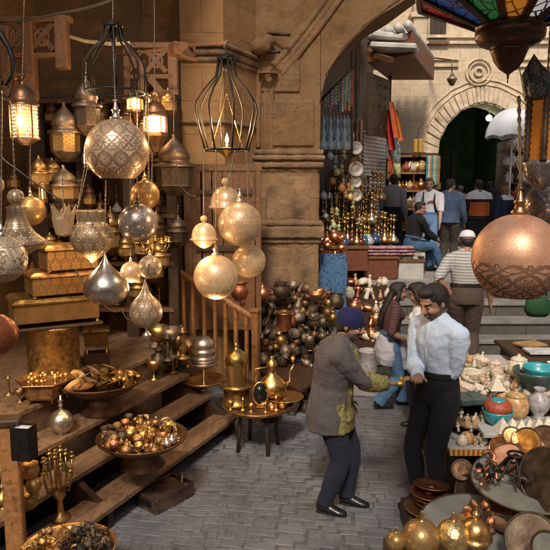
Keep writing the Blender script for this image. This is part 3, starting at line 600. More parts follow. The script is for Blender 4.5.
person('seated man in an open black jacket, white shirt and blue jeans on the platform edge', sb_, HS, radians(rz_), lean=radians(10), hipz=.30, hipf=-.02, feet=((-.06, .23), (.07, .30)), knee=(0, .3, 1), hands=[(-.04, .24, .35), (.04, .25, .35)], hyaw=radians(-52), hpitch=radians(-4), skinc=(.34, .18, .11), vox=.013, beard=1,
       top=dict(mats=[fab('black_jacket', (.014, .014, .016))], o=.024, sleeve=.95, fold=.008, name='jacket'), bottom=dict(mat=den, o=.016), extra=shirtfront)
# ================================================================ THE SETTING
def pavers(name, x0, x1, y0, y1, z, bl, bw, ang, col, th=.03):
    rnd = random.Random(5); mb = MB(); c, s = cos(ang), sin(ang)
    cx, cy = (x0+x1)/2, (y0+y1)/2; R = hypot(x1-x0, y1-y0)/2
    v = -R; row = 0
    while v < R:
        h = bw*rnd.uniform(.75, 1.3); u = -R-rnd.random()*bl
        while u < R:
            w = bl*rnd.uniform(.5, 1.6); uc, vc = u+w/2, v+h/2
            X = cx+uc*c-vc*s; Y = cy+uc*s+vc*c; rt = rnd.uniform(-.05, .05); wx = .05*sin(X*2.3+Y*1.1)+.03*sin(Y*3.7-X); wy = .05*sin(X*1.9-Y*.8)+.035*sin(X*4.1+2); X += wx*.6; Y += wy
            if x0 < X < x1 and y0 < Y < y1:
                g = .0035; zt = z+rnd.uniform(-.003, .005); tx, ty = rnd.uniform(-.012, .012), rnd.uniform(-.012, .012)
                pts = []
                for (a, b, k) in [(w/2-g, h/2-g, 0), (w/2-g-.007, h/2-g-.007, 1)]:
                    for i, j in ((-1, -1), (1, -1), (1, 1), (-1, 1)):
                        jx = rnd.uniform(-.004, .003)
                        pu, pv = i*(a+jx), j*(b+jx)
                        zz = zt+pu*tx+pv*ty-(th if k == 0 else 0)*.18
                        pu, pv = pu-pv*rt, pv+pu*rt; pts.append((X+pu*c-pv*s, Y+pu*s+pv*c, zz))
                q = rnd.random()
                mb.add(pts, [(4, 5, 6, 7), (0, 1, 5, 4), (1, 2, 6, 5), (2, 3, 7, 6), (3, 0, 4, 7)], uvs=[[(q, q)]*4]*5, smooth=False)
            u += w
        v += h
    m, N, L, B = nt(name+'_mat'); tc = N.new('ShaderNodeTexCoord'); sx = N.new('ShaderNodeSeparateXYZ'); L.new(tc.outputs['UV'], sx.inputs[0])
    a = ramp(N, L, sx.outputs[0], [(0, lum(col, .82)), (.5, lum(col, 1)), (1, lum((col[0]*1.04, col[1], col[2]*.96), 1.15))])
    f = noise_n(N, L, tc.outputs['Object'], 1.1, 7, .7); g = noise_n(N, L, tc.outputs['Object'], 22, 6, .75)
    a = mix_col(N, L, .45, a, ramp(N, L, f, [(.3, lum(col, .5)), (.65, lum(col, 1.3))])); a = mix_col(N, L, .4, a, ramp(N, L, g, [(.32, lum(col, .4)), (.7, lum(col, 1.4))]))
    big = noise_n(N, L, tc.outputs['Object'], .55, 4, .6); a = mix_col(N, L, .8, a, ramp(N, L, big, [(.35, (.55, .5, .46)), (.6, (1.25, 1.2, 1.15))]), 'MULTIPLY'); spot = ramp(N, L, noise_n(N, L, tc.outputs['Object'], 5, 7, .75), [(.34, (.35, .33, .3)), (.45, (1, 1, 1)), (.66, (1, 1, 1)), (.74, (1.5, 1.45, 1.35))]); a = mix_col(N, L, .9, a, spot, 'MULTIPLY')
    L.new(a, B.inputs['Base Color']); L.new(math_n(N, L, 'MULTIPLY_ADD', f, .5, .38), B.inputs['Roughness'])
    bump_n(N, L, g, .6, .008, B)
    return mb, m
g = MB(); g.add([(-60, -40, -.0035), (60, -40, -.0035), (60, 90, -.0035), (-60, 90, -.0035)], [(0, 1, 2, 3)], smooth=False)
struct('ground', g, M_('packed_dirt', (.08, .08, .083), .9, 0, 6, .4, 50, .5, .01))
mb, m = pavers('paving', -2.2, 5.2, 2.6, 9.2, 0, .165, .10, radians(-9), (.138, .142, .155))
struct('street', mb, m)

# stone steps up to the back street, and the street above
RZ = .22; PZ = 5*RZ
b = MB()
for k in range(5):
    y0 = 8.55+.345*k; x0 = 1.42+.1*k
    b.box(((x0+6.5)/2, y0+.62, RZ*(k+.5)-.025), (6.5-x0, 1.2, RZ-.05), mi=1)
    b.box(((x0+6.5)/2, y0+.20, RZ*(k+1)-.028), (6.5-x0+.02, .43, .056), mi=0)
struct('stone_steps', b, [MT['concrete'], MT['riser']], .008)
b = MB(); b.prism([(.66, 10.2), (1.9, 10.2), (1.9, 10.32), (6.6, 10.32), (14, 10.32), (14, 24), (-1, 24), (-1, 10.2)], 0, PZ-.012)
struct('upper_street', b, MT['plat'])

# pier and great arch (wall 9.0 to 10.2 deep), openings seen against the back street
aw = [(320, 150), (320, 104), (322, 88), (333, 64), (351, 41), (376, 18), (402, 2)]
pts = [(P(x, y, 9).x, P(x, y, 9).z) for x, y in aw]
x, z = pts[-1]
pts += [(2.35, 5.62), (2.85, 5.86), (3.3, 6.0), (3.75, 5.86), (4.3, 5.6), (4.9, 5.15), (5.5, 4.5), (5.95, 3.9), (6.05, 3.2), (6.05, 0)]
# refine the curve
fine = []
for i in range(len(pts)-1):
    p0 = pts[max(i-1, 0)]; p1 = pts[i]; p2 = pts[i+1]; p3 = pts[min(i+2, len(pts)-1)]
    for k in range(4):
        t = k/4; f = lambda a, b_, c, d: .5*(2*b_+(c-a)*t+(2*a-5*b_+4*c-d)*t*t+(3*b_-a-3*c+d)*t**3)
        fine.append((f(p0[0], p1[0], p2[0], p3[0]), f(p0[1], p1[1], p2[1], p3[1])) if 0 < i < len(pts)-2 else (p1[0]+(p2[0]-p1[0])*t, p1[1]+(p2[1]-p1[1])*t))
fine.append(pts[-1]); fine = [(pts[0][0], 0)]+fine
ROOT = emp('stone_archway', 'great worn limestone arch springing from the pier beside the heap of pots', 'archway', (.2, 9.0, 0))
b = MB()
n = len(fine); TOPZ = 6.5
for (p, q) in zip(fine, fine[1:]):
    if abs(p[0]-q[0]) < 1e-4: continue
    b.add([(p[0], 9, p[1]), (q[0], 9, q[1]), (q[0], 9, TOPZ), (p[0], 9, TOPZ), (p[0], 10.2, p[1]), (q[0], 10.2, q[1]), (q[0], 10.2, TOPZ), (p[0], 10.2, TOPZ)],
          [(0, 1, 2, 3), (4, 7, 6, 5), (0, 4, 5, 1), (3, 2, 6, 7)], smooth=False)
XP0, XP1 = P(255, 200, 9).x, pts[0][0]
part('arch_wall', b, MT['arch'], ROOT, world=True)
b = MB()   # the bare jamb face above the impost is plastered, below it is blockwork
b.box(((XP0+XP1)/2, 9.6, (3.1+6.5)/2), (XP1-XP0-.004, 1.196, 3.4))
part('upper_pier', b, MT['arch'], ROOT, world=True)
b = MB(); zi = P(290, 158, 9).z
b.box(((XP0+XP1)/2, 9.58, (zi-.1)/2), (XP1-XP0, 1.2, zi-.1))
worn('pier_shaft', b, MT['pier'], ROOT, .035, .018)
b = MB()
for (ya, yb, o) in ((150, 155, .06), (155.3, 161, .10), (161.3, 168, .07), (168.3, 172, .03), (221, 226, .05), (226.3, 238, .09), (238.3, 243, .04)):
    za, zb = P(290, yb, 9).z, P(290, ya, 9).z
    b = MB(); b.box(((XP0+XP1)/2+.0, 9.6-o/2, (za+zb)/2), (XP1-XP0+.04+o, 1.22+o, zb-za)); worn('impost_moulding', b, MT['pier2'], ROOT, .022, .014, ya)
b = MB()   # raised worn panels on the pier
for (x0, y0, x1, y1) in ((266, 176, 312, 219), (262, 60, 300, 92), (270, 100, 314, 146), (262, 247, 316, 300)):
    A = P(x0, y1, 8.97); B_ = P(x1, y0, 8.97)
    b = MB(); b.box(((A.x+B_.x)/2, 9.0, (A.z+B_.z)/2), (B_.x-A.x, .05, B_.z-A.z)); worn('pier_block', b, MT['arch'] if y0 < 150 else MT['pier2'], ROOT, .015, .012, x0)
b = MB()   # hood rib on the left and colonnette below it
rib = [(258, 148), (258, 110), (259, 86), (268, 72), (284, 54), (300, 34), (315, 14), (332, -10), (350, -34)]
for off, r in ((0, .045), (7, .03), (13, .04)):
    b.tube([P(x+off, y+off*.25, 9.0) for x, y in rib], r, 8)
for k in range(3):
    b.ring(tuple(P(268, 74, 8.93)), .06+.035*k, .016, 16, 6, M=None)
worn('hood_rib', b, MT['arch'], ROOT, .016, .008)
b = MB()
voff = [(320, 103), (325, 76), (341, 50), (362, 27), (388, 7), (420, -14)]
for (a, c) in zip(voff, voff[1:]):
    b.tube([P(*a, 8.995), P(*c, 8.995)], .008, 4)
part('arris', b, MT['arch'], ROOT, world=True)
# stone knob and iron cramps
b = MB(); b.ell(P(261, 47, 8.9), (.16, .14, .12), seg=9, rings=6); b.ell(P(268, 41, 8.88), (.1, .1, .09), seg=8, rings=5)
worn('broken_corbel', b, MT['arch'], ROOT, .02, .02)
b = MB(); b.tube([P(268, 34, 8.95), P(290, 35, 8.8)], .02, 6); part('iron_cramp', b, MT['iron'], ROOT, world=True); b = MB(); b.tube([P(258, 53, 8.95), P(280, 52, 8.75)], .02, 6); part('iron_cramp', b, MT['iron'], ROOT, world=True)

# pilaster left of the pier
PL = emp('stone_pilaster', 'ochre stone pilaster with a ledge, behind the open wire cage lamp', 'pilaster', tuple(P(205, 188, 8.2).xy)+(0,))
def foot(o, ys=0):
    return [(P(183, 188, 8.2).x-o, 8.2-o), (P(225, 188, 8.2).x+o*.4, 8.2-o), (P(258, 188, 9).x+o*.7, 9.0-o*.2+.05), (P(258, 188, 9).x, 9.3), (P(183, 188, 8.2).x-o, 9.3)]
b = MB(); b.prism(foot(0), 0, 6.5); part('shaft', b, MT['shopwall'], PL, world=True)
b = MB()
for (ya, yb, o) in ((44, 48, .10), (48.3, 56, .06), (56.3, 62, .03), (120, 124, .04)):
    b = MB(); b.prism(foot(o), P(205, yb, 8.2).z, P(205, ya, 8.2).z); worn('ledge', b, MT['pier2'], PL, .02, .01, ya)
# shop walls: the wall beyond the stairs, and the inner wall; deep shade between
b = MB(); b.box((-2.25, 9.65, 3.3), (3.0, 1.2, 6.6))
b2 = SF(6.7, 4, 0)
solo('shop_end_wall', b, MT['shopwall'], 'ochre stone wall at the far end of the lantern shop', 'wall', (-2.25, 9.65, 0), world=True)
b = MB(); M4 = Matrix.Translation(SF(6.9, 2.5, 4.5)) @ Matrix.Rotation(SANG, 4, 'Z'); b.box((0, 0, 0), (12, .4, 9), M=M4)
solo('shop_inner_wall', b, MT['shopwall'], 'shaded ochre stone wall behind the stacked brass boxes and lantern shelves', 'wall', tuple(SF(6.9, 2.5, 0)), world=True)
# unseen roof above the frame, put in to shade the shop interior
b = MB(); b.prism([tuple(SF(n, t, 0).xy) for n, t in ((3.6, -3), (3.6, 8.6), (8, 8.6), (8, -3))], 6.6, 6.75)
solo('shop_shade_roof', b, MT['wood_d'], 'unseen plank roof shading the lantern shop landing', 'roof', tuple(SF(5, 2.5, 6.6)), world=True)
# landing and wooden steps
ST = emp('wooden_staircase', 'broad flight of worn wooden steps strewn with brassware', 'staircase', tuple(SF(3.0, 3.6, 0)))
T0, T1_ = 1.55, 5.75
def tread(n0, n1, z, t0=T0, t1=T1_, th=.045):
    m = MB(); pl = 2
    for i in range(pl):
        a = n0+(n1-n0)*i/pl+.003; c = n0+(n1-n0)*(i+1)/pl-.003
        m.prism([tuple(SF(q, w, 0).xy) for q, w in ((a, t0), (a, t1), (c, t1), (c, t0))], z-th, z)
    return m
for k, (n0, n1) in enumerate(((3.0, 3.28), (3.32, 3.585), (3.6, 3.9))):
    part('tread', tread(n0, n1, .2*(k+1)), MT['wood_l'], ST, bevel=.005, world=True)
b = MB()
for w in (T0+.03, (T0+T1_)/2, T1_-.03):
    A = [SF(3.04, w, 0), SF(3.04, w, .13), SF(3.95, w, .72), SF(3.95, w, 0)]
    M4 = [v-SD*.03 for v in A]+[v+SD*.03 for v in A]
    b = MB(); b.add(M4, [(0, 1, 2, 3), (7, 6, 5, 4), (0, 4, 5, 1), (1, 5, 6, 2), (2, 6, 7, 3), (3, 7, 4, 0)], smooth=False); part('stringer', b, MT['wood_d'], ST, world=True)
b = MB()
for k, n0 in enumerate((3.30, 3.6)):
    b.prism([tuple(SF(q, w, 0).xy) for q, w in ((n0, T0+.1), (n0, T1_-.1), (n0+.015, T1_-.1), (n0+.015, T0+.1))], .02, .2*(k+1)-.05)
part('riser_board', b, MT['black'], ST, world=True)
b = MB(); b.prism([tuple(SF(q, w, 0).xy) for q, w in ((3.98, T0-1.5), (3.98, 6.6), (6.7, 6.6), (6.7, T0-1.5))], .755, .8)
part('landing', b, MT['wood_l'], ST, bevel=.004, world=True)
b = MB(); b.prism([tuple(SF(q, w, 0).xy) for q, w in ((4.0, T0-1.5), (4.0, 6.6), (4.03, 6.6), (4.03, T0-1.5))], 0, .752)
part('landing_face', b, MT['wood_l'], ST, world=True)
# railings
def railing(px_list, top0, top1, label, t, nb):
    pass
RL = emp('stair_railing', 'orange wooden stair railing with square balusters beside the heap of pots', 'railing', tuple(G(258, 402, .0)))
NW = G(256, 400, .05); YN = NW.y
npt = P(256, 312, YN); 
def rail_at(px):        # far railing plane runs up the steps from the newel
    # solve x/Y for the point newel + s*SN
    k = (px-275)/F_PX*1.0
    s = (k*NW.y*1.0-NW.x)/(SN.x-k*SN.y); return NW+SN*s
b = MB(); b.box((NW.x, NW.y, (npt.z)/2), (.085, .085, npt.z), SANG); b.box((NW.x, NW.y, npt.z+.02), (.11, .11, .045), SANG)
part('newel_post', b, MT['wood_o'], RL, bevel=.008, world=True)
A = rail_at(252); A.z = P(252, 317, A.y).z; B_ = rail_at(176); B_.z = P(176, 270, B_.y).z
b = MB(); b.bar(A, B_, .075, .06); part('handrail', b, MT['wood_o'], RL, bevel=.012, world=True)
for px in (244, 233, 222.5, 212, 201, 190, 180):
    q = rail_at(px+2); t = (q-A).xy.length/(B_-A).xy.length; zt = A.z+(B_.z-A.z)*t-.02
    s = (q-NW).xy.length; zb = max(.05, min(.8, .2+.2*int(s/.3)))
    b = MB(); b.box((q.x, q.y, (zb+zt)/2), (.042, .042, zt-zb), SANG); part('baluster', b, MT['wood_o'], RL, bevel=.004, world=True)
q = B_+SN*.04; b = MB(); b.box((q.x, q.y, (.8+q.z+.1)/2), (.085, .085, q.z-.6), SANG); part('upper_newel', b, MT['wood_o'], RL, world=True)
# near newel, bottom left of the picture
NN = P(9, 424, 3.82); RN = emp('stair_newel', 'chipped wooden stair post in the lower left corner carrying a black box', 'post', (NN.x, NN.y, 0))
b = MB(); b.box((NN.x, NN.y, NN.z/2), (.115, .1, NN.z), .2); part('post', b, MT['wood_o'], RN, bevel=.01, world=True)
b = MB(); b.box((NN.x, NN.y, NN.z+.02), (.15, .13, .05), .2); part('cap', b, MT['wood_d'], RN, bevel=.01, world=True)
b = MB(); b.bar(NN+Vector((0, 0, -.12)), NN+SN*.9+Vector((0, 0, .38)), .07, .05); part('handrail', b, MT['wood_o'], RN, world=True)

# ---- dark shelving and door between the landing and the end wall
def boxpx(x0, y0, x1, y1, Y, dy, mb, mi=0):
    A = P(x0, y1, Y); B_ = P(x1, y0, Y); mb.box(((A.x+B_.x)/2, Y+dy/2, (A.z+B_.z)/2), (B_.x-A.x, dy, B_.z-A.z), mi=mi)
DR = emp('shop_door', 'dark brown plank door leaf behind the stair railing', 'door', (P(225, 300, 8.15).x, 8.1, .8))
b = MB()
for k in range(6):
    boxpx(192+k*10.5, 172, 202+k*10.5, 330, 8.05, .05, b)
part('planks', b, MT['wood'], DR, bevel=.004, world=True)
b = MB()
for (x0, y0, x1, y1) in ((186, 164, 262, 171), (186, 171, 191, 335), (256, 171, 261, 335)): boxpx(x0, y0, x1, y1, 8.03, .09, b)
part('door_frame', b, MT['wood'], DR, bevel=.006, world=True)
b = MB(); boxpx(196, 246, 252, 251, 8.01, .035, b); boxpx(196, 190, 252, 194, 8.01, .035, b); part('batten', b, MT['wood_d'], DR, world=True)
CB = emp('display_cabinet', 'tall dark wooden shelving behind the hanging globes, crowded with old lanterns', 'cabinet', (P(95, 300, 7.7).x, 7.7, .8))
b = MB()
for x in (38, 84, 128, 170): boxpx(x, 96, x+4, 345, 7.6, .5, b)
part('upright', b, MT['wood_d'], CB, world=True)
for y in (99, 158, 214, 262, 308):
    b = MB(); boxpx(38, y, 174, y+4, 7.585, .53, b); part('shelf', b, MT['wood'], CB, world=True)
b = MB(); boxpx(36, 94, 176, 345, 8.15, .04, b); part('back_board', b, MT['wood'], CB, world=True)
# carved wooden screens at the top
def screen(x0, y0, x1, y1, Y, label, posts, rails, lats):
    r = emp('carved_screen', label, 'wooden screen', tuple(P((x0+x1)/2, y1, Y)))
    for (a, c, d, e) in posts:
        b = MB(); boxpx(a, c, d, e, Y, .12, b); part('post', b, MT['wood'], r, bevel=.01, world=True)
    for (a, c, d, e) in rails:
        b = MB(); boxpx(a, c, d, e, Y+.01, .1, b); part('rail', b, MT['wood'], r, bevel=.008, world=True)
    for (a, c, d, e) in lats:
        b = MB(); k = S(P(a, c, Y), 1); y = Y+.05
        A = P(a, e, y); B_ = P(d, c, y); C_ = (A+B_)/2; w, h = (B_.x-A.x)/2, (B_.z-A.z)/2
        b.bar((A.x, y, A.z), (B_.x, y, B_.z), .05, .035, up=(0, 1, 0)); b.bar((A.x, y+.004, B_.z), (B_.x, y+.004, A.z), .05, .035, up=(0, 1, 0))
        Mx = Matrix.Translation(C_) @ Matrix.Rotation(pi/2, 4, 'X'); b.ring((0, 0, 0), w*.62, .02, 16, 6, M=Mx, ry=h*.62)
        part('lattice', b, MT['wood'], r, world=True)
    return r
screen(0, 10, 68, 75, 6.1, 'carved brown wooden screen with crossed lattice at the upper left', [(55, 14, 65, 68), (25, 18, 31, 100), (2, 24, 7, 100)],
       [(-8, 15, 70, 21), (-8, 52, 58, 57), (-8, 72, 30, 76)], [(31, 24, 53, 50), (8, 24, 25, 50), (-12, 24, 1, 50)])
screen(125, 44, 180, 110, 6.9, 'carved brown wooden screen beside the pilaster with a sloping brace', [(168, 46, 177, 92), (140, 60, 145, 100), (124, 46, 129, 100)],
       [(124, 42, 182, 48), (124, 74, 178, 79), (122, 96, 172, 100)], [(146, 50, 166, 72), (129, 50, 141, 72)])
b = MB(); b.bar(P(166, 98, 6.85), P(150, 78, 6.85), .07, .07); b.box(P(172, 93, 6.85), (.15, .12, .05)); 
solo('wooden_brace', b, MT['wood'], 'short sloping wooden brace under the right carved screen', 'brace', tuple(P(160, 90, 6.85)), world=True)
b = MB(); b.tube([P(118, 55, 6.8), P(160, 50, 6.6), P(195, 45, 6.3), P(228, 42, 6.0)], .017, 6); b.tube([P(228, 42, 6), P(224, 47, 5.3)], .006, 5)
solo('lamp_pole', b, MT['wood'], 'thin wooden pole with a nail that holds up the open wire cage lamp', 'pole', tuple(P(160, 50, 6.6)), world=True)
b = MB(); b.box(P(182, 50, 6.4), (.22, .16, .12), .5); b.bar(P(176, 54, 6.4), P(196, 60, 6.2), .05, .03)
solo('wooden_bracket', b, MT['wood'], 'short wooden block and peg tied on the lamp pole', 'bracket', tuple(P(182, 50, 6.4)), world=True)
def cable(ps, Y, r, lab, mat='cable', name='cable', cat='cable', sag=0):
    pts = []
    for (a, c) in zip(ps, ps[1:]):
        for k in range(6):
            t = k/6; pts.append(P(a[0]+(c[0]-a[0])*t, a[1]+(c[1]-a[1])*t+sag*4*t*(1-t), Y))
    pts.append(P(*ps[-1], Y)); b = MB(); b.tube(pts, r, 5)
    return solo(name, b, MT[mat], lab, cat, tuple(pts[0]), world=True)
cable([(-10, 24), (60, 13), (116, -2)], 5.8, .012, 'dark cable slung across the top left corner', sag=2)
cable([(62, 34), (85, 41), (112, 44), (130, 43)], 6.6, .02, 'pale fluorescent-like cord running behind the black cage lamp', 'rope', 'cord', 'cord')
cable([(0, 156), (15, 168), (62, 201), (60, 206)], 4.4, .006, 'thin wire crossing in front of the left lanterns', sag=1)
cable([(75, 268), (100, 300), (122, 310), (134, 318)], 4.9, .006, 'loose thin wire curling under the plain silver drop lamp', sag=6)
cable([(175, 150), (180, 185), (195, 196), (200, 198)], 5.6, .005, 'thin wire drooping beside the black octagonal lantern', sag=3)

# ================================================================ THE BACK STREET
YB = 16.5
BW = emp('gateway_wall', 'tall pale limestone wall with a pointed gateway at the end of the street', 'building', (5, YB, PZ))
def back_hole():
    o = [(437, 262), (437, 165), (440, 140), (448, 124), (460, 112), (474, 105), (484, 103), (496, 106), (510, 114), (522, 126), (529, 142), (532, 165), (532, 262)]
    return [(P(a, c, YB).x, P(a, c, YB).z) for a, c in o]
H = back_hole(); H[0] = (H[1][0], PZ-.1); H[-1] = (H[-2][0], PZ-.1)
b = MB(); X0, X1, ZT = 2.45, 14.0, 9.5
b.box(((X0+H[0][0])/2, YB+.4, (PZ-.1+ZT)/2), (H[0][0]-X0, .8, ZT-PZ+.1)); b.box(((X1+H[-1][0])/2, YB+.4, (PZ-.1+ZT)/2), (X1-H[-1][0], .8, ZT-PZ+.1))
for p, q in zip(H[1:-1], H[2:-1]):
    b.add([(p[0], YB, p[1]), (q[0], YB, q[1]), (q[0], YB, ZT), (p[0], YB, ZT), (p[0], YB+.8, p[1]), (q[0], YB+.8, q[1]), (q[0], YB+.8, ZT), (p[0], YB+.8, ZT)],
          [(0, 1, 2, 3), (4, 7, 6, 5), (0, 4, 5, 1), (3, 2, 6, 7)], smooth=False)
part('wall', b, MT['back'], BW, world=True)
b = MB()   # voussoirs
ctr = Vector(((H[0][0]+H[-1][0])/2, 0, P(485, 165, YB).z))
arcp = []
for (p, q) in zip(H[1:-2], H[2:-1]):
    for k in range(3): t = k/3; arcp.append(Vector((p[0]+(q[0]-p[0])*t, 0, p[1]+(q[1]-p[1])*t)))
arcp.append(Vector((H[-2][0], 0, H[-2][1])))
for i, (p, q) in enumerate(zip(arcp, arcp[1:])):
    d = ((p+q)/2-ctr).normalized(); w = .42; pr = .045 if i % 2 else .03
    p2, q2 = p+(q-p)*.04, q-(q-p)*.04; a = p2+d*.03; c = q2+d*.03; e = q2+d*w; f = p2+d*w
    b.slab([(v.x, v.z) for v in (a, c, e, f)], YB-pr, YB+.02)
part('voussoir', b, MT['back2'], BW, bevel=.012, world=True)
b = MB()
for off in (.47, .60): b.tube([Vector((v.x, YB-.01, v.z))+(v-ctr).normalized()*off for v in arcp], .026, 6)
za = P(430, 66, YB).z
for dz in (0, .17): b.bar((X0, YB-.03, za+dz), (P(458, 66, YB).x, YB-.03, za+dz), .08, .06); b.bar((P(500, 66, YB).x, YB-.03, za+dz), (X1, YB-.03, za+dz), .08, .06)
zc = P(430, 43, YB).z
for dz in (0, .15): b.bar((X0, YB-.04, zc+dz), (X1, YB-.04, zc+dz), .1, .07)
cc = P(479, 72, YB-.05); Mx = Matrix.Translation(cc) @ Matrix.Rotation(pi/2, 4, 'X')
for r in (.33, .24): b.ring((0, 0, 0), r, .022, 24, 6, M=Mx)
b.ring((0, 0, 0), .1, .03, 16, 6, M=Mx)
part('carved_moulding', b, MT['back2'], BW, world=True)
b = MB(); boxpx(413, -30, 429, 46, YB-.35, .36, b); boxpx(411, 12, 431, 17, YB-.4, .4, b); part('pilaster', b, MT['back'], BW, bevel=.01, world=True)
W = MB(); boxpx(430, 8, 447, 41, YB-.06, .05, W); wf = part('window', W, MT['wood_d'], BW, world=True)
W = MB()
for (x0, y0, x1, y1) in ((429, 5, 448, 8), (429, 41, 449, 44)): boxpx(x0, y0, x1, y1, YB-.12, .12, W)
for x in (435.5, 441.5): boxpx(x, 8, x+1, 41, YB-.09, .03, W)
part('frame', W, MT['wood'], wf, world=True)
# vaulted passage behind the gateway
green = M_('dark_green_plaster', (.05, .09, .035), .8, 0, 3, .5)
b = MB()
hx0, hx1 = H[0][0]-.3, H[-1][0]+.3
b.box((hx0-.1, YB+3.3, 3.5), (.2, 5, 5)); b.box((hx1+.1, YB+3.3, 3.5), (.2, 5, 5)); b.box(((hx0+hx1)/2, YB+5.9, 3.5), (hx1-hx0+.4, .2, 5)); b.box(((hx0+hx1)/2, YB+3.3, 5.6), (hx1-hx0+.4, 5, .2))
part('passage', b, green, BW, world=True)
b = MB(); boxpx(496, 148, 514, 300, YB+2, .1, b); boxpx(446, 150, 458, 300, YB+3, .1, b); part('passage_door', b, MT['black'], BW, world=True)
BL = emp('passage_lamp', 'bright round lamp glowing inside the dark gateway', 'lamp', tuple(P(489, 118, YB+1.2)))
b = MB(); b.ell((0, 0, 0), .085, seg=16, rings=10); part('bulb', b, emissive('lamp_white', (.95, 1, .8), 22), BL)
l_ = bpy.data.lights.new('passage_light', 'POINT'); l_.energy = 18; l_.color = (.85, 1, .6); l_.shadow_soft_size = .1; lo_ = bpy.data.objects.new('passage_light', l_); COL.objects.link(lo_); lo_.location = P(489, 121, YB+1.2)
b = MB(); b.tube([(0, 0, .08), (0, 0, 1.4)], .01, 6); part('cord', b, MT['cable'], BL)
# street lamp on a bracket
SL = emp('street_lamp', 'small grey hanging street lamp on a thin wall bracket above the gateway', 'street lamp', tuple(P(452, 82, YB-1.3)))
b = MB(); b.tube([P(427, 57, YB-.1), P(452, 60, YB-1.3)], .02, 6); b.tube([P(427, 61, YB-.1), P(450, 61, YB-1.3)], .012, 6); b.tube([P(452, 60, YB-1.3), P(452, 72, YB-1.3)], .015, 6)
part('bracket', b, MT['tin'], SL, world=True)
b = MB(); k = S(P(452, 80, YB-1.3), 1); b.lathe([(0, -4*k), (2*k, -3.5*k), (5*k, 2*k), (5.4*k, 3*k), (3*k, 5*k), (1*k, 9*k), (0, 10*k)], 12); part('shade', b, MT['tin'], SL)
# left side of the back street (hookah shop facade, shutter, sign, canopy)
def wallseg(a, c, z0, z1, mb, th=.3, mi=0):
    a = Vector((a[0], a[1], 0)); c = Vector((c[0], c[1], 0)); n = Vector((-(c-a).y, (c-a).x, 0)).normalized()*th
    mb.prism([tuple(v.xy) for v in (a, c, c+n, a+n)], z0, z1)
FC = emp('hookah_shop', 'narrow shop building behind the pier with a grey roller shutter and brown sign', 'building', (1.6, 13, PZ))
b = MB(); wallseg((.2, 10.3), (1.75, 13.25), PZ, 7.5, b, .5); wallseg((1.70, 13.2), (2.55, 16.6), PZ, 7.5, b, .5)
part('wall', b, MT['wood_d'], FC, world=True)
b = MB(); boxpx(387, 60, 391, 262, 15.0, .3, b); boxpx(358, 120, 363, 262, 13.1, .2, b); part('jamb', b, MT['wood'], FC, world=True)
sa, sb = P(362, 188, 13.3), P(384, 188, 14.5)
b = MB(); z0, z1 = PZ+.02, P(372, 133, 13.9).z; n = 34
dv = Vector((sb.x-sa.x, sb.y-sa.y, 0))
for k in range(n):
    za = z0+(z1-z0)*k/n; zb = z0+(z1-z0)*(k+1)/n; zm = (za+zb)/2
    o = Vector((.03, -.03, 0))
    b.add([(sa.x, sa.y, za), (sb.x, sb.y, za), (sb.x+.03, sb.y-.03, zm), (sa.x+.03, sa.y-.03, zm), (sa.x, sa.y, zb), (sb.x, sb.y, zb)], [(0, 1, 2, 3), (3, 2, 5, 4)], smooth=True)
part('roller_shutter', b, M_('shutter_grey', (.74, .70, .64), .5, .3, 5, .2), FC, world=True)
b = MB(); wallseg((sa.x-.05, sa.y), (sb.x+.05, sb.y+.1), P(372, 133, 13.3).z, P(372, 118, 13.3).z, b, .25); part('shutter_box', b, MT['wood'], FC, world=True)
SG = emp('shop_sign', 'dark brown carved signboard hanging above the grey shutter', 'sign', tuple(P(378, 133, 12.9)))
A, B_ = P(368, 134, 12.8), P(389, 134, 13.8); zt = P(368, 72, 12.8).z
b = MB(); wallseg((A.x, A.y), (B_.x, B_.y), A.z, zt, b, .06); part('board', b, MT['wood_d'], SG, world=True)
rr = random.Random(3)
for j in range(5):
    for i in range(3):
        t = .22+.28*i; v = A+(B_-A)*t; z = A.z+(zt-A.z)*(.14+.18*j)
        c0 = Vector((v.x+.01, v.y-.03, z)); b = MB(); b.tube([c0+Vector((rr.uniform(-.05, .05), .015, rr.uniform(-.06, .06))) for _ in range(5)], .007, 5); part('letter', b, MT['wood'], SG, world=True)
AW = emp('wooden_canopy', 'reddish brown box canopy with rolled grey roofing projecting over the shop', 'canopy', tuple(P(400, 80, 12.3)))
red = wood('red_brown_board', (.24, .085, .045))
zl = 5.25; poly = [tuple(G(x, y, zl).xy) for x, y in ((367, 63), (389, 80), (434, 80), (413, 54))]
b = MB(); b.prism(poly, zl, zl+.42); part('box', b, red, AW, bevel=.01, world=True)
roof = M_('weathered_roofing', (.5, .48, .44), .7, 0, 3, .3)
q0, q1, q2, q3 = [Vector((p[0], p[1], 0)) for p in poly]
for k in range(5):
    t = .06+k*.21; a = q0+(q3-q0)*t; c = q1+(q2-q1)*t; a.z = zl+.54; c.z = zl+.52; b = MB(); b.tube([a+(a-c)*.05, c+(c-a)*.05], .085, 10); part('roofing_roll', b, roof, AW, world=True)
for k, (x0, y0, x1, y1, w_) in enumerate(((372, 47, 418, 49, .12), (374, 36, 414, 40, .13))):
    A = P(x0, y0, 12.9+k*.3); C_ = P(x1, y1, 12.6+k*.3); b = MB(); b.bar(A, C_, .5, .12); part('roofing_sheet', b, roof, AW, bevel=.03, world=True)
b = MB(); b.bar(P(366, 52, 13.2), P(390, 60, 12.4), .16, .1)
part('timber', b, MT['wood'], AW, world=True)
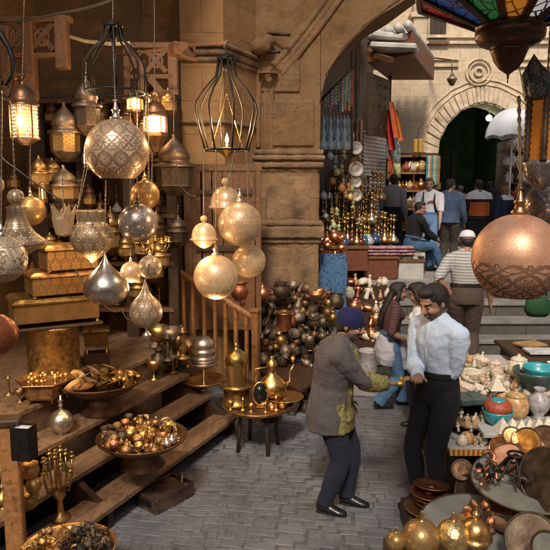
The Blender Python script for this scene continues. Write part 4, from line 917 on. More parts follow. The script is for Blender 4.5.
# ================================================================ LANTERNS
WG = (.80, .60, .38)
EN = {
 'big': engraved('chased_silver_gilt', (.88, .62, .40), (.10, .05, .025), 12, 6, .24, 0, line=.9, w=1.5, metal=.6),
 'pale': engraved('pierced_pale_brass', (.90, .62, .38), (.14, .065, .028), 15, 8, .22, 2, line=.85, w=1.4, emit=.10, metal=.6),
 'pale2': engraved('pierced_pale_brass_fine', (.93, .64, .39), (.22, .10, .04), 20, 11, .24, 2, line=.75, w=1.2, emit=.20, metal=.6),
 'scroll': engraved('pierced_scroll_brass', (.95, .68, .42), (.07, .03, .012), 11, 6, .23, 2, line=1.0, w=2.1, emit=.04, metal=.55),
 'chrome': engraved('pierced_dark_chrome', (.42, .36, .32), (.03, .02, .02), 9, 6, .16, 0, line=.85),
 'gold': engraved('pierced_gold', (.60, .36, .13), (.07, .035, .014), 14, 9, .3, 2),
 'callig': engraved('lettered_band_brass', (.78, .62, .43), (.12, .07, .035), 9, 5, .35, 3, line=.95, w=1.6, metal=.5),
 'copper': engraved('pierced_copper', (.82, .44, .27), (.09, .035, .018), 9, 7, .38, 1, band=(.16, .50), line=.9, fine=170, w=1.15, metal=.6),
 'red': engraved('pierced_red_copper', (.42, .12, .05), (.04, .01, .005), 16, 10, .3, 0),
 'dark': engraved('pierced_dark_bronze', (.10, .07, .05), (.01, .008, .006), 16, 4, .4, 2),
 'boxg': engraved('embossed_brass_sheet', (.34, .18, .055), (.09, .04, .012), 5, 4, .36, 2, line=.7, w=1.2),
}
def arc(r, a0, a1, n, cz=0, rz=None):
    rz = rz or r
    return [(max(0, r*cos(radians(a0+(a1-a0)*i/n))), cz+rz*sin(radians(a0+(a1-a0)*i/n))) for i in range(n+1)]
PR = {
 'ball': [(0, -.93), (.34, -.93), (.36, -.95)]+arc(1, -68, 82, 18)+[(.13, 1.02)],
 'flat': [(0, -.84), (.52, -.84), (.56, -.86)]+arc(1, -56, 83, 18)+[(.12, 1.02)],
 'round': arc(1, -90, 84, 18)+[(.1, 1.02)],
 'drop': [(0, -.80), (.4, -.80), (.72, -.66), (.93, -.42), (1.0, -.12), (.95, .15), (.78, .42), (.52, .66), (.28, .90), (.13, 1.15), (.05, 1.4), (.02, 1.5)],
 'grape': [(0, -1.25), (.06, -1.2), (.16, -1.0), (.45, -.82), (.78, -.52), (.98, -.15), (1.0, .12), (.9, .42), (.68, .66), (.6, .72), (.62, .80), (.64, 1.15), (.70, 1.24), (.66, 1.26), (.58, 1.16)],
 'flare': [(0, -1.15), (.25, -.95), (.6, -.72), (1.0, -.48), (1.28, -.36), (1.3, -.33), (1.0, -.12), (.72, .12), (.52, .42), (.42, .75), (.40, 1.1), (.44, 1.2), (.30, 1.26), (.22, 1.32)]+[(a, 1.62+b) for a, b in arc(.36, -55, 80, 8)],
 'bell': [(0, -1.0), (.1, -.98), (.4, -.86), (.72, -.62), (.92, -.36), (1.12, -.30), (1.14, -.24), (1.0, -.16), (.96, .15), (.88, .5), (.68, .82), (.4, 1.0), (.16, 1.06), (.12, 1.1)]+[(a, 1.36+b) for a, b in arc(.28, -60, 80, 8)],
 'pear': [(0, -.95), (.2, -.93)]+arc(1, -62, 40, 10)+[(.58, .85), (.38, 1.05), (.2, 1.35), (.1, 1.7), (.06, 1.9)],
 'urn': [(0, -1.3), (.1, -1.25), (.22, -1.0), (.6, -.8), (.95, -.35), (1, .1), (.8, .55), (.45, .8), (.35, 1.1), (.5, 1.2), (.25, 1.5), (.08, 1.9), (0, 2.0)],
}
def chain_mb(a, b, r=.004, link=.03, mb=None):
    mb = mb or MB(); a = Vector(a); b = Vector(b); L = (b-a).length; n = max(2, min(60, int(L/link)))
    pts, rr = [], []
    for i in range(n*2+1):
        pts.append(a+(b-a)*i/(2*n)+Vector((.0012*(i % 2), 0, 0))); rr.append(r*(1.5 if i % 2 else .7))
    return mb.tube(pts, rr, 5)
def lantern(px, py, rpx, Y, prof, mat, label, tops, cap=True, fin=None, name='hanging_lantern', rough=None, seg=28, group=None, capmat='silver', tilt=0):
    C = P(px, py, Y); r = S(C, rpx); root = emp(name, label, 'lantern', tuple(C), (0, tilt, random.uniform(0, 6)), group)
    Rm = root.rotation_euler.to_matrix().inverted()
    pr = PR[prof]; b = MB(); b.lathe(pr, seg, None, sc=r); part('shade', b, mat, root)
    top = pr[-1][1]*r
    if cap:
        b = MB(); b.lathe([(.17, -.02), (.2, .02), (.12, .08), (.10, .2), (.15, .24), (.09, .3), (.05, .42), (.03, .5)], 12, Matrix.Translation((0, 0, top)), sc=r)
        b.ring((0, 0, top+.55*r), .06*r, .014*r, 10, 5, M=None)
        part('cap', b, MT[capmat], root); top += .5*r
    if fin:
        b = MB(); zb = pr[0][1]*r; b.lathe([(0, -.62), (.12, -.58), (.2, -.45), (.2, -.32), (.08, -.2), (.05, -.1), (.1, 0)], 12, Matrix.Translation((0, 0, zb)), sc=r*fin)
        part('finial', b, MT[capmat], root)
    for t in tops:
        tp = P(*t[:2], t[2] if len(t) > 2 else Y)-C; tp = Rm @ tp
        st = Vector((0, 0, top)) if len(tops) == 1 else Vector((.6*r*(1 if tp.x > 0 else -1) if len(tops) > 1 else 0, 0, top))
        part('chain', chain_mb(st, tp, .004 if Y > 3 else .0065, .03 if Y > 3 else .035), MT['chain'] if Y > 3 else MT['tin'], root)
    return root
def cage(px, ytop, ybot, wtop, wbulge, wring, ybulge, Y, label, topchain, nr=8, bar=.011):
    C = P(px, ybot, Y); root = emp('wire_cage_lamp', label, 'lamp', tuple(C)); k = S(C, 1); h = (ybot-ytop)*k
    b = MB(); b.lathe([(0, h+.03), (wtop*k*.35, h+.03), (wtop*k*.5, h+.015), (wtop*k, h+.012), (wtop*k, h-.012), (0, h-.012)], 20, smooth=False); b.lathe([(.0, h-.02), (.03, h-.02), (.03, h-.11), (0, h-.11)], 10)
    part('top_plate', b, MT['iron'], root)
    zb = (ybot-ybulge)*k
    for i in range(nr):
        a = 2*pi*i/nr+.3; prof = [(wtop*.75, h), (wtop*.85, h-.1*(h-zb)), (wtop*1.1, h-.35*(h-zb)), (wbulge*.72, h-.62*(h-zb)), (wbulge*.95, h-.85*(h-zb)), (wbulge, zb), ((wbulge+wring)/2*1.02, zb*.5), (wring, 0)]
        b = MB(); b.tube([(r*k*cos(a), r*k*sin(a), z) for r, z in prof], bar*.75, 6); part('rib', b, MT['iron'], root)
    b = MB(); b.ring((0, 0, 0), wring*k, bar, 32, 6); part('ring', b, MT['iron'], root)
    tp = P(*topchain, Y)-C; part('chain', chain_mb((0, 0, h+.03), tp, .005), MT['chain'], root)
    return root, C, k
c2, C2, K2 = cage(115, 28, 92, 10, 30, 29, 68, 4.9, 'black iron cage lamp with curved ribs hanging above the largest silver ball', (113, -8))
c3, C3, K3 = cage(227, 61, 150, 9.5, 31.5, 22, 112, 5.4, 'open wire cage lamp with a burning candle bulb in front of the pilaster', (224, 42))
b = MB(); b.lathe([(0, -.065), (.02, -.06), (.05, -.03), (.125, 0), (.13, .006), (.12, .006), (.04, -.02), (0, -.025)], 24); part('candle_dish', b, MT['gold'], c3)
for sx in (-1, 1):
    part('inner_chain', chain_mb((sx*.14, 0, 0), (0, 0, (150-95)*K3), .0045), MT['gold'], c3)
b = MB(); b.lathe([(0, 0), (.012, 0), (.012, .05), (.008, .055)], 10); cd = part('candle', b, MT['alab'], c3)
b = MB(); b.lathe([(0, .055), (.012, .065), (.015, .085), (.009, .115), (0, .14)], 10); part('bulb', b, emissive('candle_glow', (1, .72, .35), 30), cd)
def lamp(loc, e, col=(1, .62, .28), r=.03, name='lamp_or_fill_light'):
    l = bpy.data.lights.new(name, 'POINT'); l.energy = e; l.color = col; l.shadow_soft_size = r
    o = bpy.data.objects.new(name, l); COL.objects.link(o); o.location = loc; return o
lamp(C3+Vector((0, 0, .22)), 55)

lantern(117, 151, 31.5, 4.55, 'flat', EN['big'], 'largest silver ball lantern, chased with interlaced petals', [(113, 40, 4.9)])
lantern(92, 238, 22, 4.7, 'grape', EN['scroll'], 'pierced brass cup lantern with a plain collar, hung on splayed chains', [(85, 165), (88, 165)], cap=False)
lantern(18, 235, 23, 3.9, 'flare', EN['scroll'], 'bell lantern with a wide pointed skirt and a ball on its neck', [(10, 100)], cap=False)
lantern(3, 259, 23.5, 3.5, 'round', EN['callig'], 'pale ball lantern with a band of script cut off by the left edge', [(2, 90)])
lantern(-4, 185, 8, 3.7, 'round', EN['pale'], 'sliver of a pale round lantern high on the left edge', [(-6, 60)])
lantern(-4, 335, 21, 3.4, 'round', EN['red'], 'red copper ball lantern low on the left edge', [(-6, 200)], cap=False)
lantern(31, 211, 14.5, 4.9, 'round', EN['gold'], 'dull bronze ball lantern behind the skirted bell lantern', [(30, 120)])
lantern(106, 286, 22.5, 4.6, 'drop', M_('plain_silver', (.52, .46, .39), .26, .95, 6, .12, 60, .1, .001), 'plain unpierced silver drop lantern with a pointed top', [(106, 180)], cap=False)
lantern(138, 223, 19.5, 4.75, 'round', EN['chrome'], 'dark mirror-like ball lantern with rosette cutwork', [(137, 92)], capmat='pewter')
lantern(145, 195, 14.5, 5.05, 'round', EN['gold'], 'small gold ball lantern just above the dark mirror-like one', [(146, 92, 4.9)], capmat='brass')
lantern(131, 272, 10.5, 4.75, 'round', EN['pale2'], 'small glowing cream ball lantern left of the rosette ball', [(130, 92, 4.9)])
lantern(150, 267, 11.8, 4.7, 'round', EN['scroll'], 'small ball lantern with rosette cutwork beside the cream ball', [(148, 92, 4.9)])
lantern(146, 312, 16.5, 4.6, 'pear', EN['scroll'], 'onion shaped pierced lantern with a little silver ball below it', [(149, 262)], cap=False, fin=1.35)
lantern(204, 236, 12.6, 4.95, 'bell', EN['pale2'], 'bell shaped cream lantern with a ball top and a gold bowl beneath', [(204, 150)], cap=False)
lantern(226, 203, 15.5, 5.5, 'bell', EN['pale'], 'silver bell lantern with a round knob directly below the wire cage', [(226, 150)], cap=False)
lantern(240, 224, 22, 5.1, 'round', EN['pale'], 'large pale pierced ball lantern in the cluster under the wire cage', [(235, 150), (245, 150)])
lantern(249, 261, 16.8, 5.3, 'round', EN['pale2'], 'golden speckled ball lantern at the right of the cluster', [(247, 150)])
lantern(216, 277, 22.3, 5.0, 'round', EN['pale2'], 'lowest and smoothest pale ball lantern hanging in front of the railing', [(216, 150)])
# right foreground
lantern(517, 258, 44, 2.45, 'flat', EN['copper'], 'big copper ball lantern with star strapwork, hanging in front of the steps', [(519, 96)], capmat='copper', seg=40)
lantern(551, 208, 27, 2.75, 'round', EN['chrome'], 'dark glossy ball lantern behind the big copper one at the right edge', [(549, 120)], capmat='pewter')
# lanterns that stand or hang in the dark of the shop
def lit_lantern(px, ytop, ybot, w, Y, label, pane_y, light=0, n=6, metal='bronze', glow=6, hang=None, lattice=True, col=(1, .75, .42)):
    C = P(px, ybot, Y); k = S(C, 1); root = emp('lit_lantern', label, 'lantern', tuple(C), .35)
    H = (ybot-ytop)*k; W = w*k; z0 = (ybot-pane_y[1])*k; z1 = (ybot-pane_y[0])*k
    b = MB(); b.lathe([(0, 0), (W*.3, 0), (W*.55, z0*.3), (W*1.03, z0*.8), (W*1.03, z0), (0, z0)], n, smooth=False); part('base', b, MT[metal], root)
    g = emissive('lamp_pane', col, glow)
    if lattice:
        m, N, L, B = nt('pierced_glowing_panel'); tc = N.new('ShaderNodeTexCoord'); vo = N.new('ShaderNodeTexVoronoi'); vo.inputs['Scale'].default_value = 1; vo.inputs['Randomness'].default_value = .25
        mp = N.new('ShaderNodeMapping'); mp.inputs['Scale'].default_value = (38, 9, 1); L.new(tc.outputs['UV'], mp.inputs[0]); L.new(mp.outputs[0], vo.inputs['Vector'])
        k_ = math_n(N, L, 'LESS_THAN', vo.outputs['Distance'], .36); L.new(math_n(N, L, 'MULTIPLY', k_, glow), B.inputs['Emission Strength']); B.inputs['Emission Color'].default_value = (1, .8, .5, 1)
        B.inputs['Base Color'].default_value = (.25, .14, .05, 1); B.inputs['Metallic'].default_value = .8; B.inputs['Roughness'].default_value = .4; g = m; m.cycles.emission_sampling = 'NONE'
    b = MB(); b.lathe([(W*.97, z0), (W*.97, z1)], n, smooth=False); part('glass', b, g, root)
    for i in range(n):
        a = 2*pi*i/n; b = MB(); b.box((W*.985*cos(a), W*.985*sin(a), (z0+z1)/2), (.012, .012, z1-z0), a); part('corner_post', b, MT[metal], root)
    b = MB(); b.lathe([(W*1.06, z1), (W*1.06, z1+.02)]+[(W*cos(t*pi/2/6)*.98, z1+.02+(H-z1)*.62*sin(t*pi/2/6)) for t in range(6)]+[(W*.2, z1+.02+(H-z1)*.66), (W*.12, H*.93), (W*.2, H*.95), (.004, H)], 16); part('dome', b, MT[metal], root)
    if hang: part('chain', chain_mb((0, 0, H), P(*hang, Y)-C), MT['chain'], root)
    if light: lamp(C+Vector((.0, -W*1.5, (z0+z1)/2)), light)
    return root
lit_lantern(26, 78, 145, 13.5, 4.9, 'lit box lantern with glowing star cutwork and a dark dome, upper left', (107, 138), 22, glow=2.0, hang=(24, -20))
lit_lantern(156, 96, 152, 11.5, 5.9, 'lit lantern with a row of narrow bright panes, right of the biggest ball', (118, 133), 26, n=10, glow=2.6, hang=(154, -20), lattice=False)
lit_lantern(136, 90, 122, 8, 6.6, 'small amber lit lantern half hidden behind the black cage lamp', (100, 110), 14, n=6, glow=1.6, lattice=False, col=(1, .45, .12), hang=(135, 78))
lit_lantern(43, 182, 205, 3.0, 5.6, 'tiny lantern with green and cream glass left of the crown-shaped lantern', (187, 199), 0, n=6, glow=1.4, lattice=False, col=(.5, .9, .2))
lit_lantern(88, 150, 170, 4, 5.9, 'tiny white-lit lantern on the shelf left of the biggest ball', (154, 164), 0, glow=2.2, lattice=False)
def dark_lantern(px, ytop, ybot, w, Y, label, n=8, mat='pewter', hang=None, chime=0, stand=False):
    C = P(px, ybot, Y); k = S(C, 1); root = emp('octagonal_lantern', label, 'lantern', tuple(C), .2)
    H = (ybot-ytop)*k; W = w*k
    b = MB(); b.lathe([(0, 0), (W*.25, .0), (W*.6, H*.07), (W*.9, H*.16), (W*.9, H*.18)], n, smooth=False); part('base', b, MT[mat], root)
    b = MB(); b.lathe([(W*.88, H*.18), (W*.92, H*.46)], n, smooth=False); part('body', b, EN['dark'] if mat == 'pewter' else EN['gold'], root)
    b = MB(); b.lathe([(W*1.05, H*.46), (W*1.05, H*.50), (W*.72, H*.53), (W*.72, H*.58), (W*.80, H*.60), (W*.74, H*.68), (W*.52, H*.78), (W*.25, H*.86), (W*.08, H*.92), (W*.1, H*.95), (0, H)], n*2); part('dome', b, MT[mat], root)
    if hang: part('chain', chain_mb((0, 0, H), P(*hang, Y)-C), MT['chain'], root)
    return root
dark_lantern(175, 134, 196, 20, 6.3, 'large black octagonal lantern with an onion dome right of the lit panes', hang=(174, 92))
dark_lantern(178, 214, 248, 11, 7.3, 'small black domed lantern low beside the door planks', hang=(178, 205))
dark_lantern(66, 102, 162, 16, 6.6, 'tall grey tiered lantern on the upper shelf under the carved screen', mat='tin')
dark_lantern(40, 155, 190, 10, 6.2, 'bulbous bronze lantern in shade left of the tiered grey one', mat='brass_d')
dark_lantern(65, 165, 205, 15, 6.4, 'squat grey lantern beneath the tiered one on the middle shelf', mat='tin')
dark_lantern(88, 76, 136, 14, 6.0, 'dark hanging urn lantern to the left of the black cage lamp', hang=(86, 62))
dark_lantern(157, 208, 246, 10, 7.4, 'dim bronze lantern in the cabinet behind the dark mirror ball', mat='brass_d')
dark_lantern(112, 205, 255, 13, 7.4, 'dim bronze lantern in the cabinet behind the brass cup lantern', mat='brass_d')
dark_lantern(147, 160, 208, 12, 7.5, 'dim pewter lantern in the cabinet behind the small gold ball', n=6)
dark_lantern(140, 265, 305, 10, 7.4, 'dim bronze lantern on the low shelf behind the onion lantern', mat='brass_d')
b = MB(); 
HK = emp('iron_hook', 'black curved iron hanging arm at the upper left edge', 'hook', tuple(P(0, 30, 4.2)))
b = MB(); b.tube([P(-12, 22, 4.2), P(0, 33, 4.2), P(9, 48, 4.2), P(14, 62, 4.2), P(12, 76, 4.2), P(6, 86, 4.2), P(2, 84, 4.2), P(4, 78, 4.2)], [.02, .02, .018, .016, .014, .01, .008, .006], 7)
part('arm', b, MT['iron'], HK, world=True)
b = MB(); b.tube([P(7, 85, 4.2), P(12, 90, 4.2), P(8, 98, 4.2), P(2, 94, 4.2)], .007, 6); part('scroll', b, MT['iron'], HK, world=True)
# crown-shaped lantern piece
C = P(64, 234, 4.6); k = S(C, 1); CR = emp('crown_lantern', 'crown-shaped gold lantern with upswept points beside the cup lantern', 'lantern', tuple(C), .5)
b = MB(); n = 5
vs, fs = [], []
for i in range(n*2):
    a = pi*i/n; vs += [(8*k*cos(a), 8*k*sin(a), 0), (11*k*cos(a), 11*k*sin(a), 15*k)]
    vs.append(((13.5 if i % 2 == 0 else 9)*k*cos(a), (13.5 if i % 2 == 0 else 9)*k*sin(a), (31 if i % 2 == 0 else 19)*k))
for i in range(n*2):
    j = (i+1) % (n*2); fs += [(3*i, 3*j, 3*j+1, 3*i+1), (3*i+1, 3*j+1, 3*j+2, 3*i+2)]
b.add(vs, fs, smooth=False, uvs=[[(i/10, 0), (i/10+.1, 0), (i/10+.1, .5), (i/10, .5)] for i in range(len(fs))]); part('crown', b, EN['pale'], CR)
b = MB(); b.lathe([(0, -3*k), (6*k, -2*k), (8.3*k, 0), (0, 0)], 10); part('base', b, MT['gold'], CR)
part('chain', chain_mb((0, 0, 15*k), P(62, 165, 4.6)-C), MT['chain'], CR)
# chandelier of brass arms
C = P(152, 246, 6.0); k = S(C, 1); CH = emp('chandelier', 'small brass chandelier with curled arms behind the small ball lanterns', 'chandelier', tuple(C))
b = MB(); b.lathe([(0, -10*k), (3*k, -8*k), (2*k, -4*k), (4*k, 0), (2*k, 4*k), (3*k, 8*k), (.5*k, 14*k)], 12); part('stem', b, MT['brass'], CH)
for i in range(8):
    a = 2*pi*i/8; b = MB(); b.tube([(r*k*cos(a), r*k*sin(a), z*k) for r, z in ((2, 0), (7, -5), (13, -5), (17, 0), (17, 3))], .006, 6)
    b.lathe([(0, 3), (3.6, 3.4), (4, 5), (2, 5), (1.6, 8), (2.3, 9), (0, 9)], 10, Matrix.Translation((17*k*cos(a), 17*k*sin(a), 0)), sc=k); part('arm', b, MT['brass'], CH)
part('chain', chain_mb((0, 0, 14*k), P(152, 152, 6.0)-C), MT['chain'], CH)
# the big coloured glass lamp at the top right
Y0 = 2.35; C = P(508, 74, Y0); k = S(C, 1)
GL = emp('glass_panel_lamp', 'huge hanging brass lamp with coloured glass panels and a carved bowl, top right', 'lamp', tuple(C), 0)
b = MB(); b.lathe([(0, -9), (.8, -8.5), (.5, -5), (1.3, -4), (1, -2), (2, 0)], 10, sc=k); part('finial', b, MT['pewter'], GL)
b = MB(); b.lathe([(2, 0), (9, 5), (14, 12), (17, 20), (18.5, 23), (17, 25), (22, 26), (29, 29), (33, 34), (33.5, 40), (31, 44), (32, 47), (27, 48)], 32, sc=k)
part('bowl', b, engraved('carved_bronze_bowl', (.13, .065, .035), (.012, .007, .005), 10, 8, .3, 0, line=.85), GL)
bz = M_('bronze_frame', (.08, .05, .035), .35, .8, 12, .4)
n = 12; cols = [(.4, .03, .02), (.01, .09, .02), (.55, .16, .015), (.7, .68, .6), (.02, .05, .2), (.3, .03, .02), (.02, .05, .16), (.02, .14, .03), (.60, .20, .02), (.75, .72, .66), (.015, .04, .25), (.02, .12, .03)]
r0, z0_, r1, z1_ = 31, 46, 92, 74
for i in range(n):
    a0, a1 = 2*pi*i/n, 2*pi*(i+1)/n; q = []
    for r, z, da in ((r0, z0_, .07), (r0, z0_, -.07), (r1, z1_, -.035), (r1, z1_, .035)): pass
    pts = [(r0*cos(a0), r0*sin(a0), z0_), (r0*cos(a1), r0*sin(a1), z0_), (r1*cos(a1), r1*sin(a1), z1_), (r1*cos(a0), r1*sin(a0), z1_)]
    pts = [tuple(c*k for c in p) for p in pts]
    c = cols[i]; 
    gm, N, L, B = nt('painted_glass'); tc = N.new('ShaderNodeTexCoord'); vo = N.new('ShaderNodeTexVoronoi'); vo.feature = 'DISTANCE_TO_EDGE'; vo.inputs['Scale'].default_value = 22; L.new(tc.outputs['Object'], vo.inputs['Vector'])
    kk = math_n(N, L, 'LESS_THAN', vo.outputs['Distance'], .06); dk = (.02, .02, .05) if c[2] > .4 else tuple(x*.15 for x in c)
    gm.cycles.emission_sampling = 'NONE'; gc = mix_col(N, L, kk, c, dk); L.new(gc, B.inputs['Base Color']); L.new(gc, B.inputs['Emission Color']); B.inputs['Emission Strength'].default_value = .45; B.inputs['Roughness'].default_value = .2; B.inputs['Coat Weight'].default_value = .4  # slight emission stands in for daylight passing through the panels
    b = MB(); b.add(pts+[(x, y, z+.006) for x, y, z in pts], [(0, 1, 2, 3), (7, 6, 5, 4), (0, 4, 5, 1), (1, 5, 6, 2), (2, 6, 7, 3), (3, 7, 4, 0)], smooth=False); part('glass_panel', b, gm, GL)
    b = MB(); b.bar(Vector(pts[0])-Vector((0, 0, .004)), Vector(pts[3])-Vector((0, 0, .004)), .026, .014); part('rib', b, bz, GL)
for r, z in ((r0, z0_), (r1, z1_)):
    b = MB(); b.loft([(r*k*cos(2*pi*i/n), r*k*sin(2*pi*i/n), z*k-.004) for i in range(n)], .014, None, 6, closed=True); part('rim', b, bz, GL)
b = MB(); b.lathe([(r1*k, z1_*k), (r1*k*1.02, z1_*k+.1), (r1*k*.8, z1_*k+.3), (r1*k*.3, z1_*k+.5), (.05, z1_*k+.7), (.02, z1_*k+1.2)], n, smooth=False); part('upper_shade', b, bz, GL)
# fretwork lamp with amber glass on the right edge
C = P(541, 186, 2.5); k = S(C, 1)
FL = emp('fretwork_lamp', 'grey fretwork lamp with amber glass sides at the right edge', 'lamp', tuple(C), .15); n = 6
b = MB(); b.lathe([(0, -6*k), (3*k, -4*k), (9*k, 0), (15*k, 8*k), (19*k, 20*k), (19*k, 24*k), (17*k, 26*k)], 24); part('lower_bowl', b, EN['chrome'], FL)
b = MB(); b.lathe([(16*k, 26*k), (17*k, 84*k)], n, smooth=False); am, N, L, B = nt('amber_glass'); B.inputs['Base Color'].default_value = (.32, .10, .015, 1); B.inputs['Roughness'].default_value = .15; B.inputs['Emission Color'].default_value = (1, .3, .04, 1); B.inputs['Emission Strength'].default_value = .12; am.cycles.emission_sampling = 'NONE'
part('glass', b, am, FL)
for i in range(n):
    a = 2*pi*i/n; b = MB(); b.tube([(17.5*k*cos(a), 17.5*k*sin(a), z*k) for z in range(24, 88, 3)], [.011 if j % 2 else .017 for j in range(22)], 6); part('corner_post', b, MT['pewter'], FL)
b = MB(); fm = engraved('silver_fretwork', (.30, .33, .31), (.02, .025, .02), 12, 2, .45, 2, line=.95, w=1.6)
pts = []
for i in range(n*4):
    a = 2*pi*i/(n*4); u = (i % 4); hh = {0: 22, 1: 30, 2: 40, 3: 30}[u]; pts.append((a, hh))
vs = []; fs = []; uv = []
for i, (a, hh) in enumerate(pts):
    vs += [(20*k*cos(a), 20*k*sin(a), 84*k), (27*k*cos(a), 27*k*sin(a), (84+hh)*k)]
for i in range(len(pts)):
    j = (i+1) % len(pts); fs.append((2*i, 2*j, 2*j+1, 2*i+1)); u = i/len(pts); uv.append([(u, 0), (u+1/24, 0), (u+1/24, 1), (u, 1)])
b.add(vs, fs, None, 0, uv, False); part('crown', b, fm, FL)
b = MB(); b.lathe([(19*k, 82*k), (22*k, 84*k), (22*k, 87*k), (19*k, 87*k)], n, smooth=False); part('band', b, MT['pewter'], FL)
part('chain', chain_mb((0, 0, 110*k), (0, 0, 260*k)), MT['chain'], FL)

# added warm fill lights set around the lantern clusters, outside the shades
for (x, y, Y, e) in ((92, 262, 4.7, 11), (131, 284, 4.75, 9), (216, 303, 5.0, 14), (204, 258, 4.95, 8), (20, 200, 5.2, 12), (43, 215, 5.6, 10), (60, 150, 5.4, 10), (190, 205, 4.6, 7)): lamp(P(x, y, Y), e, r=.06)
# the crowd of old lanterns deeper in
rl = random.Random(77); protos = []
for i in range(46):
    x = rl.uniform(4, 182); y = rl.uniform(92, 300); Y = rl.uniform(6.3, 7.45); w = rl.uniform(7, 12); h = w*rl.uniform(2.6, 3.6)
    lab = 'dim old %s lantern among many crowding the shelves behind the hanging globes'
    k = i % 4; mt = ['brass_d', 'bronze', 'pewter', 'brass_d'][k]
    if i < 4:
        protos.append((dark_lantern(x, y-h, y, w, Y, lab % ['brass', 'bronze', 'pewter', 'brass'][k], n=[8, 6, 8, 12][k], mat=mt), w*P(x, y, Y).y)); protos[-1][0]['group'] = '%s lanterns crowding the shelves' % ['brass', 'bronze', 'pewter', 'brass'][k]
    else:
        o, wy = protos[k]; again(o, P(x, y, Y), rl.uniform(0, 1), w*Y/wy)
# ================================================================ SMALL WARES: one prototype per kind and metal, copied
def Lp(prof, seg=16, M=None, sc=1.0, mb=None, smooth=True): return (mb or MB()).lathe(prof, seg, M, 0, smooth, sc)
def hand(pts, r=.02, mb=None, seg=6): return (mb or MB()).tube(pts, r, seg)
def k_pot(r, m): part('body', Lp([(0, 0), (.28, 0), (.42, .12), (.5, .38), (.46, .62), (.36, .78), (.38, .84), (.44, .88), (.42, .9), (.34, .82), (0, .8)]), m, r); [part('handle', hand([(s*.42, 0, .68), (s*.6, 0, .78), (s*.62, 0, .58), (s*.48, 0, .5)], .03), m, r) for s in (-1, 1)]
def k_teapot(r, m):
    part('body', Lp([(0, 0), (.2, 0), (.24, .04), (.38, .16), (.44, .36), (.38, .55), (.22, .68), (.18, .72)]), m, r); part('lid', Lp([(.2, .72), (.19, .76), (.1, .84), (.03, .88), (.06, .94), (0, 1.0)]), m, r)
    part('spout', (MB()).tube([(.38, 0, .3), (.55, 0, .36), (.62, 0, .55), (.72, 0, .7)], [.07, .05, .035, .025], 7), m, r); part('handle', hand([(-.3, 0, .62), (-.58, 0, .64), (-.64, 0, .42), (-.4, 0, .26)], .028), m, r)
def k_ewer(r, m):
    part('body', Lp([(0, 0), (.2, 0), (.22, .03), (.08, .08), (.1, .12), (.26, .22), (.3, .36), (.22, .5), (.09, .6), (.07, .74), (.12, .8), (.1, .82)]), m, r); part('lid', Lp([(.11, .82), (.1, .86), (.04, .92), (.05, .95), (0, 1.0)], 12), m, r)
    part('spout', MB().tube([(.24, 0, .34), (.38, 0, .42), (.38, 0, .62), (.46, 0, .78)], [.05, .035, .025, .018], 7), m, r); part('handle', hand([(-.08, 0, .76), (-.34, 0, .74), (-.36, 0, .5), (-.24, 0, .36)], .02), m, r)
def k_jug(r, m): part('body', Lp([(0, 0), (.24, 0), (.34, .2), (.32, .5), (.2, .72), (.2, .85), (.27, .98), (.25, .98), (.17, .84), (0, .8)]), m, r); part('handle', hand([(-.2, 0, .88), (-.46, 0, .84), (-.46, 0, .5), (-.3, 0, .36)], .03), m, r)
def k_stick(r, m): part('stem', Lp([(0, 0), (.24, 0), (.25, .04), (.1, .1), (.05, .16), (.1, .22), (.05, .3), (.08, .42), (.05, .5), (.09, .6), (.04, .7), (.06, .8)]), m, r); part('cup', Lp([(.05, .8), (.15, .86), (.16, .88), (.08, .89), (.09, 1.0), (.06, 1.0), (.05, .9)]), m, r)
def k_goblet(r, m): part('foot', Lp([(0, 0), (.26, 0), (.26, .03), (.06, .1), (.05, .4), (.08, .45)]), m, r); part('cup', Lp([(.06, .44), (.24, .52), (.32, .75), (.33, 1.0), (.3, 1.0), (.26, .7), (0, .55)]), m, r)
def k_bowl(r, m): part('bowl', Lp([(0, 0), (.5, 0), (.55, .08), (.8, .35), (.98, .85), (1.02, 1.0), (.97, 1.0), (.9, .8), (.7, .3), (0, .12)], 24), m, r)
def k_plate(r, m): part('dish', Lp([(0, 0), (.6, 0), (.7, .06), (.97, .14), (1.0, .17), (.96, .19), (.68, .11), (.6, .05), (.2, .06), (0, .1)], 28), m, r); part('boss', Lp([(0, .1), (.06, .13), (.18, .1), (.2, .07)], 16), m, r)
def k_vase(r, m): part('body', Lp([(0, 0), (.2, 0), (.22, .04), (.15, .1), (.3, .3), (.36, .52), (.26, .74), (.12, .84), (.13, .92), (.2, 1.0), (.17, 1.0), (.09, .88), (0, .8)]), m, r)
def k_jar(r, m): part('body', Lp([(0, 0), (.3, 0), (.42, .2), (.44, .5), (.34, .7), (.3, .74)]), m, r); part('lid', Lp([(.33, .74), (.34, .78), (.2, .86), (.06, .9), (.08, .96), (0, 1.0)]), m, r)
def k_bottle(r, m): part('body', Lp([(0, 0), (.2, 0)]+[(.42*cos(a), .42+.42*sin(a)) for a in (-1.2, -.8, -.4, 0, .4, .8, 1.15)]+[(.1, .82), (.07, .86)]), m, r); part('neck', Lp([(.08, .84), (.06, .95), (.11, .98), (.06, 1.02), (.07, 1.12), (.1, 1.16), (.04, 1.22), (.03, 1.34), (0, 1.36)], 12), m, r)
def k_pyramid(r, m): part('pyramid', MB().lathe([(0, 0), (.75, 0), (0, 1)], 4, None, 0, False, rot0=pi/4), m, r)
def k_box(r, m):
    part('body', MB().box((0, 0, .35), (1.2, .8, .6)), m, r, bevel=.03); part('lid', MB().box((0, 0, .75), (1.26, .86, .18)), m, r, bevel=.05)
def k_scarab(r, m): part('body', MB().ell((0, 0, .3), (.6, .42, .3), seg=10, rings=6), m, r); part('head', MB().ell((.55, 0, .26), (.2, .25, .18), seg=8, rings=5), m, r)
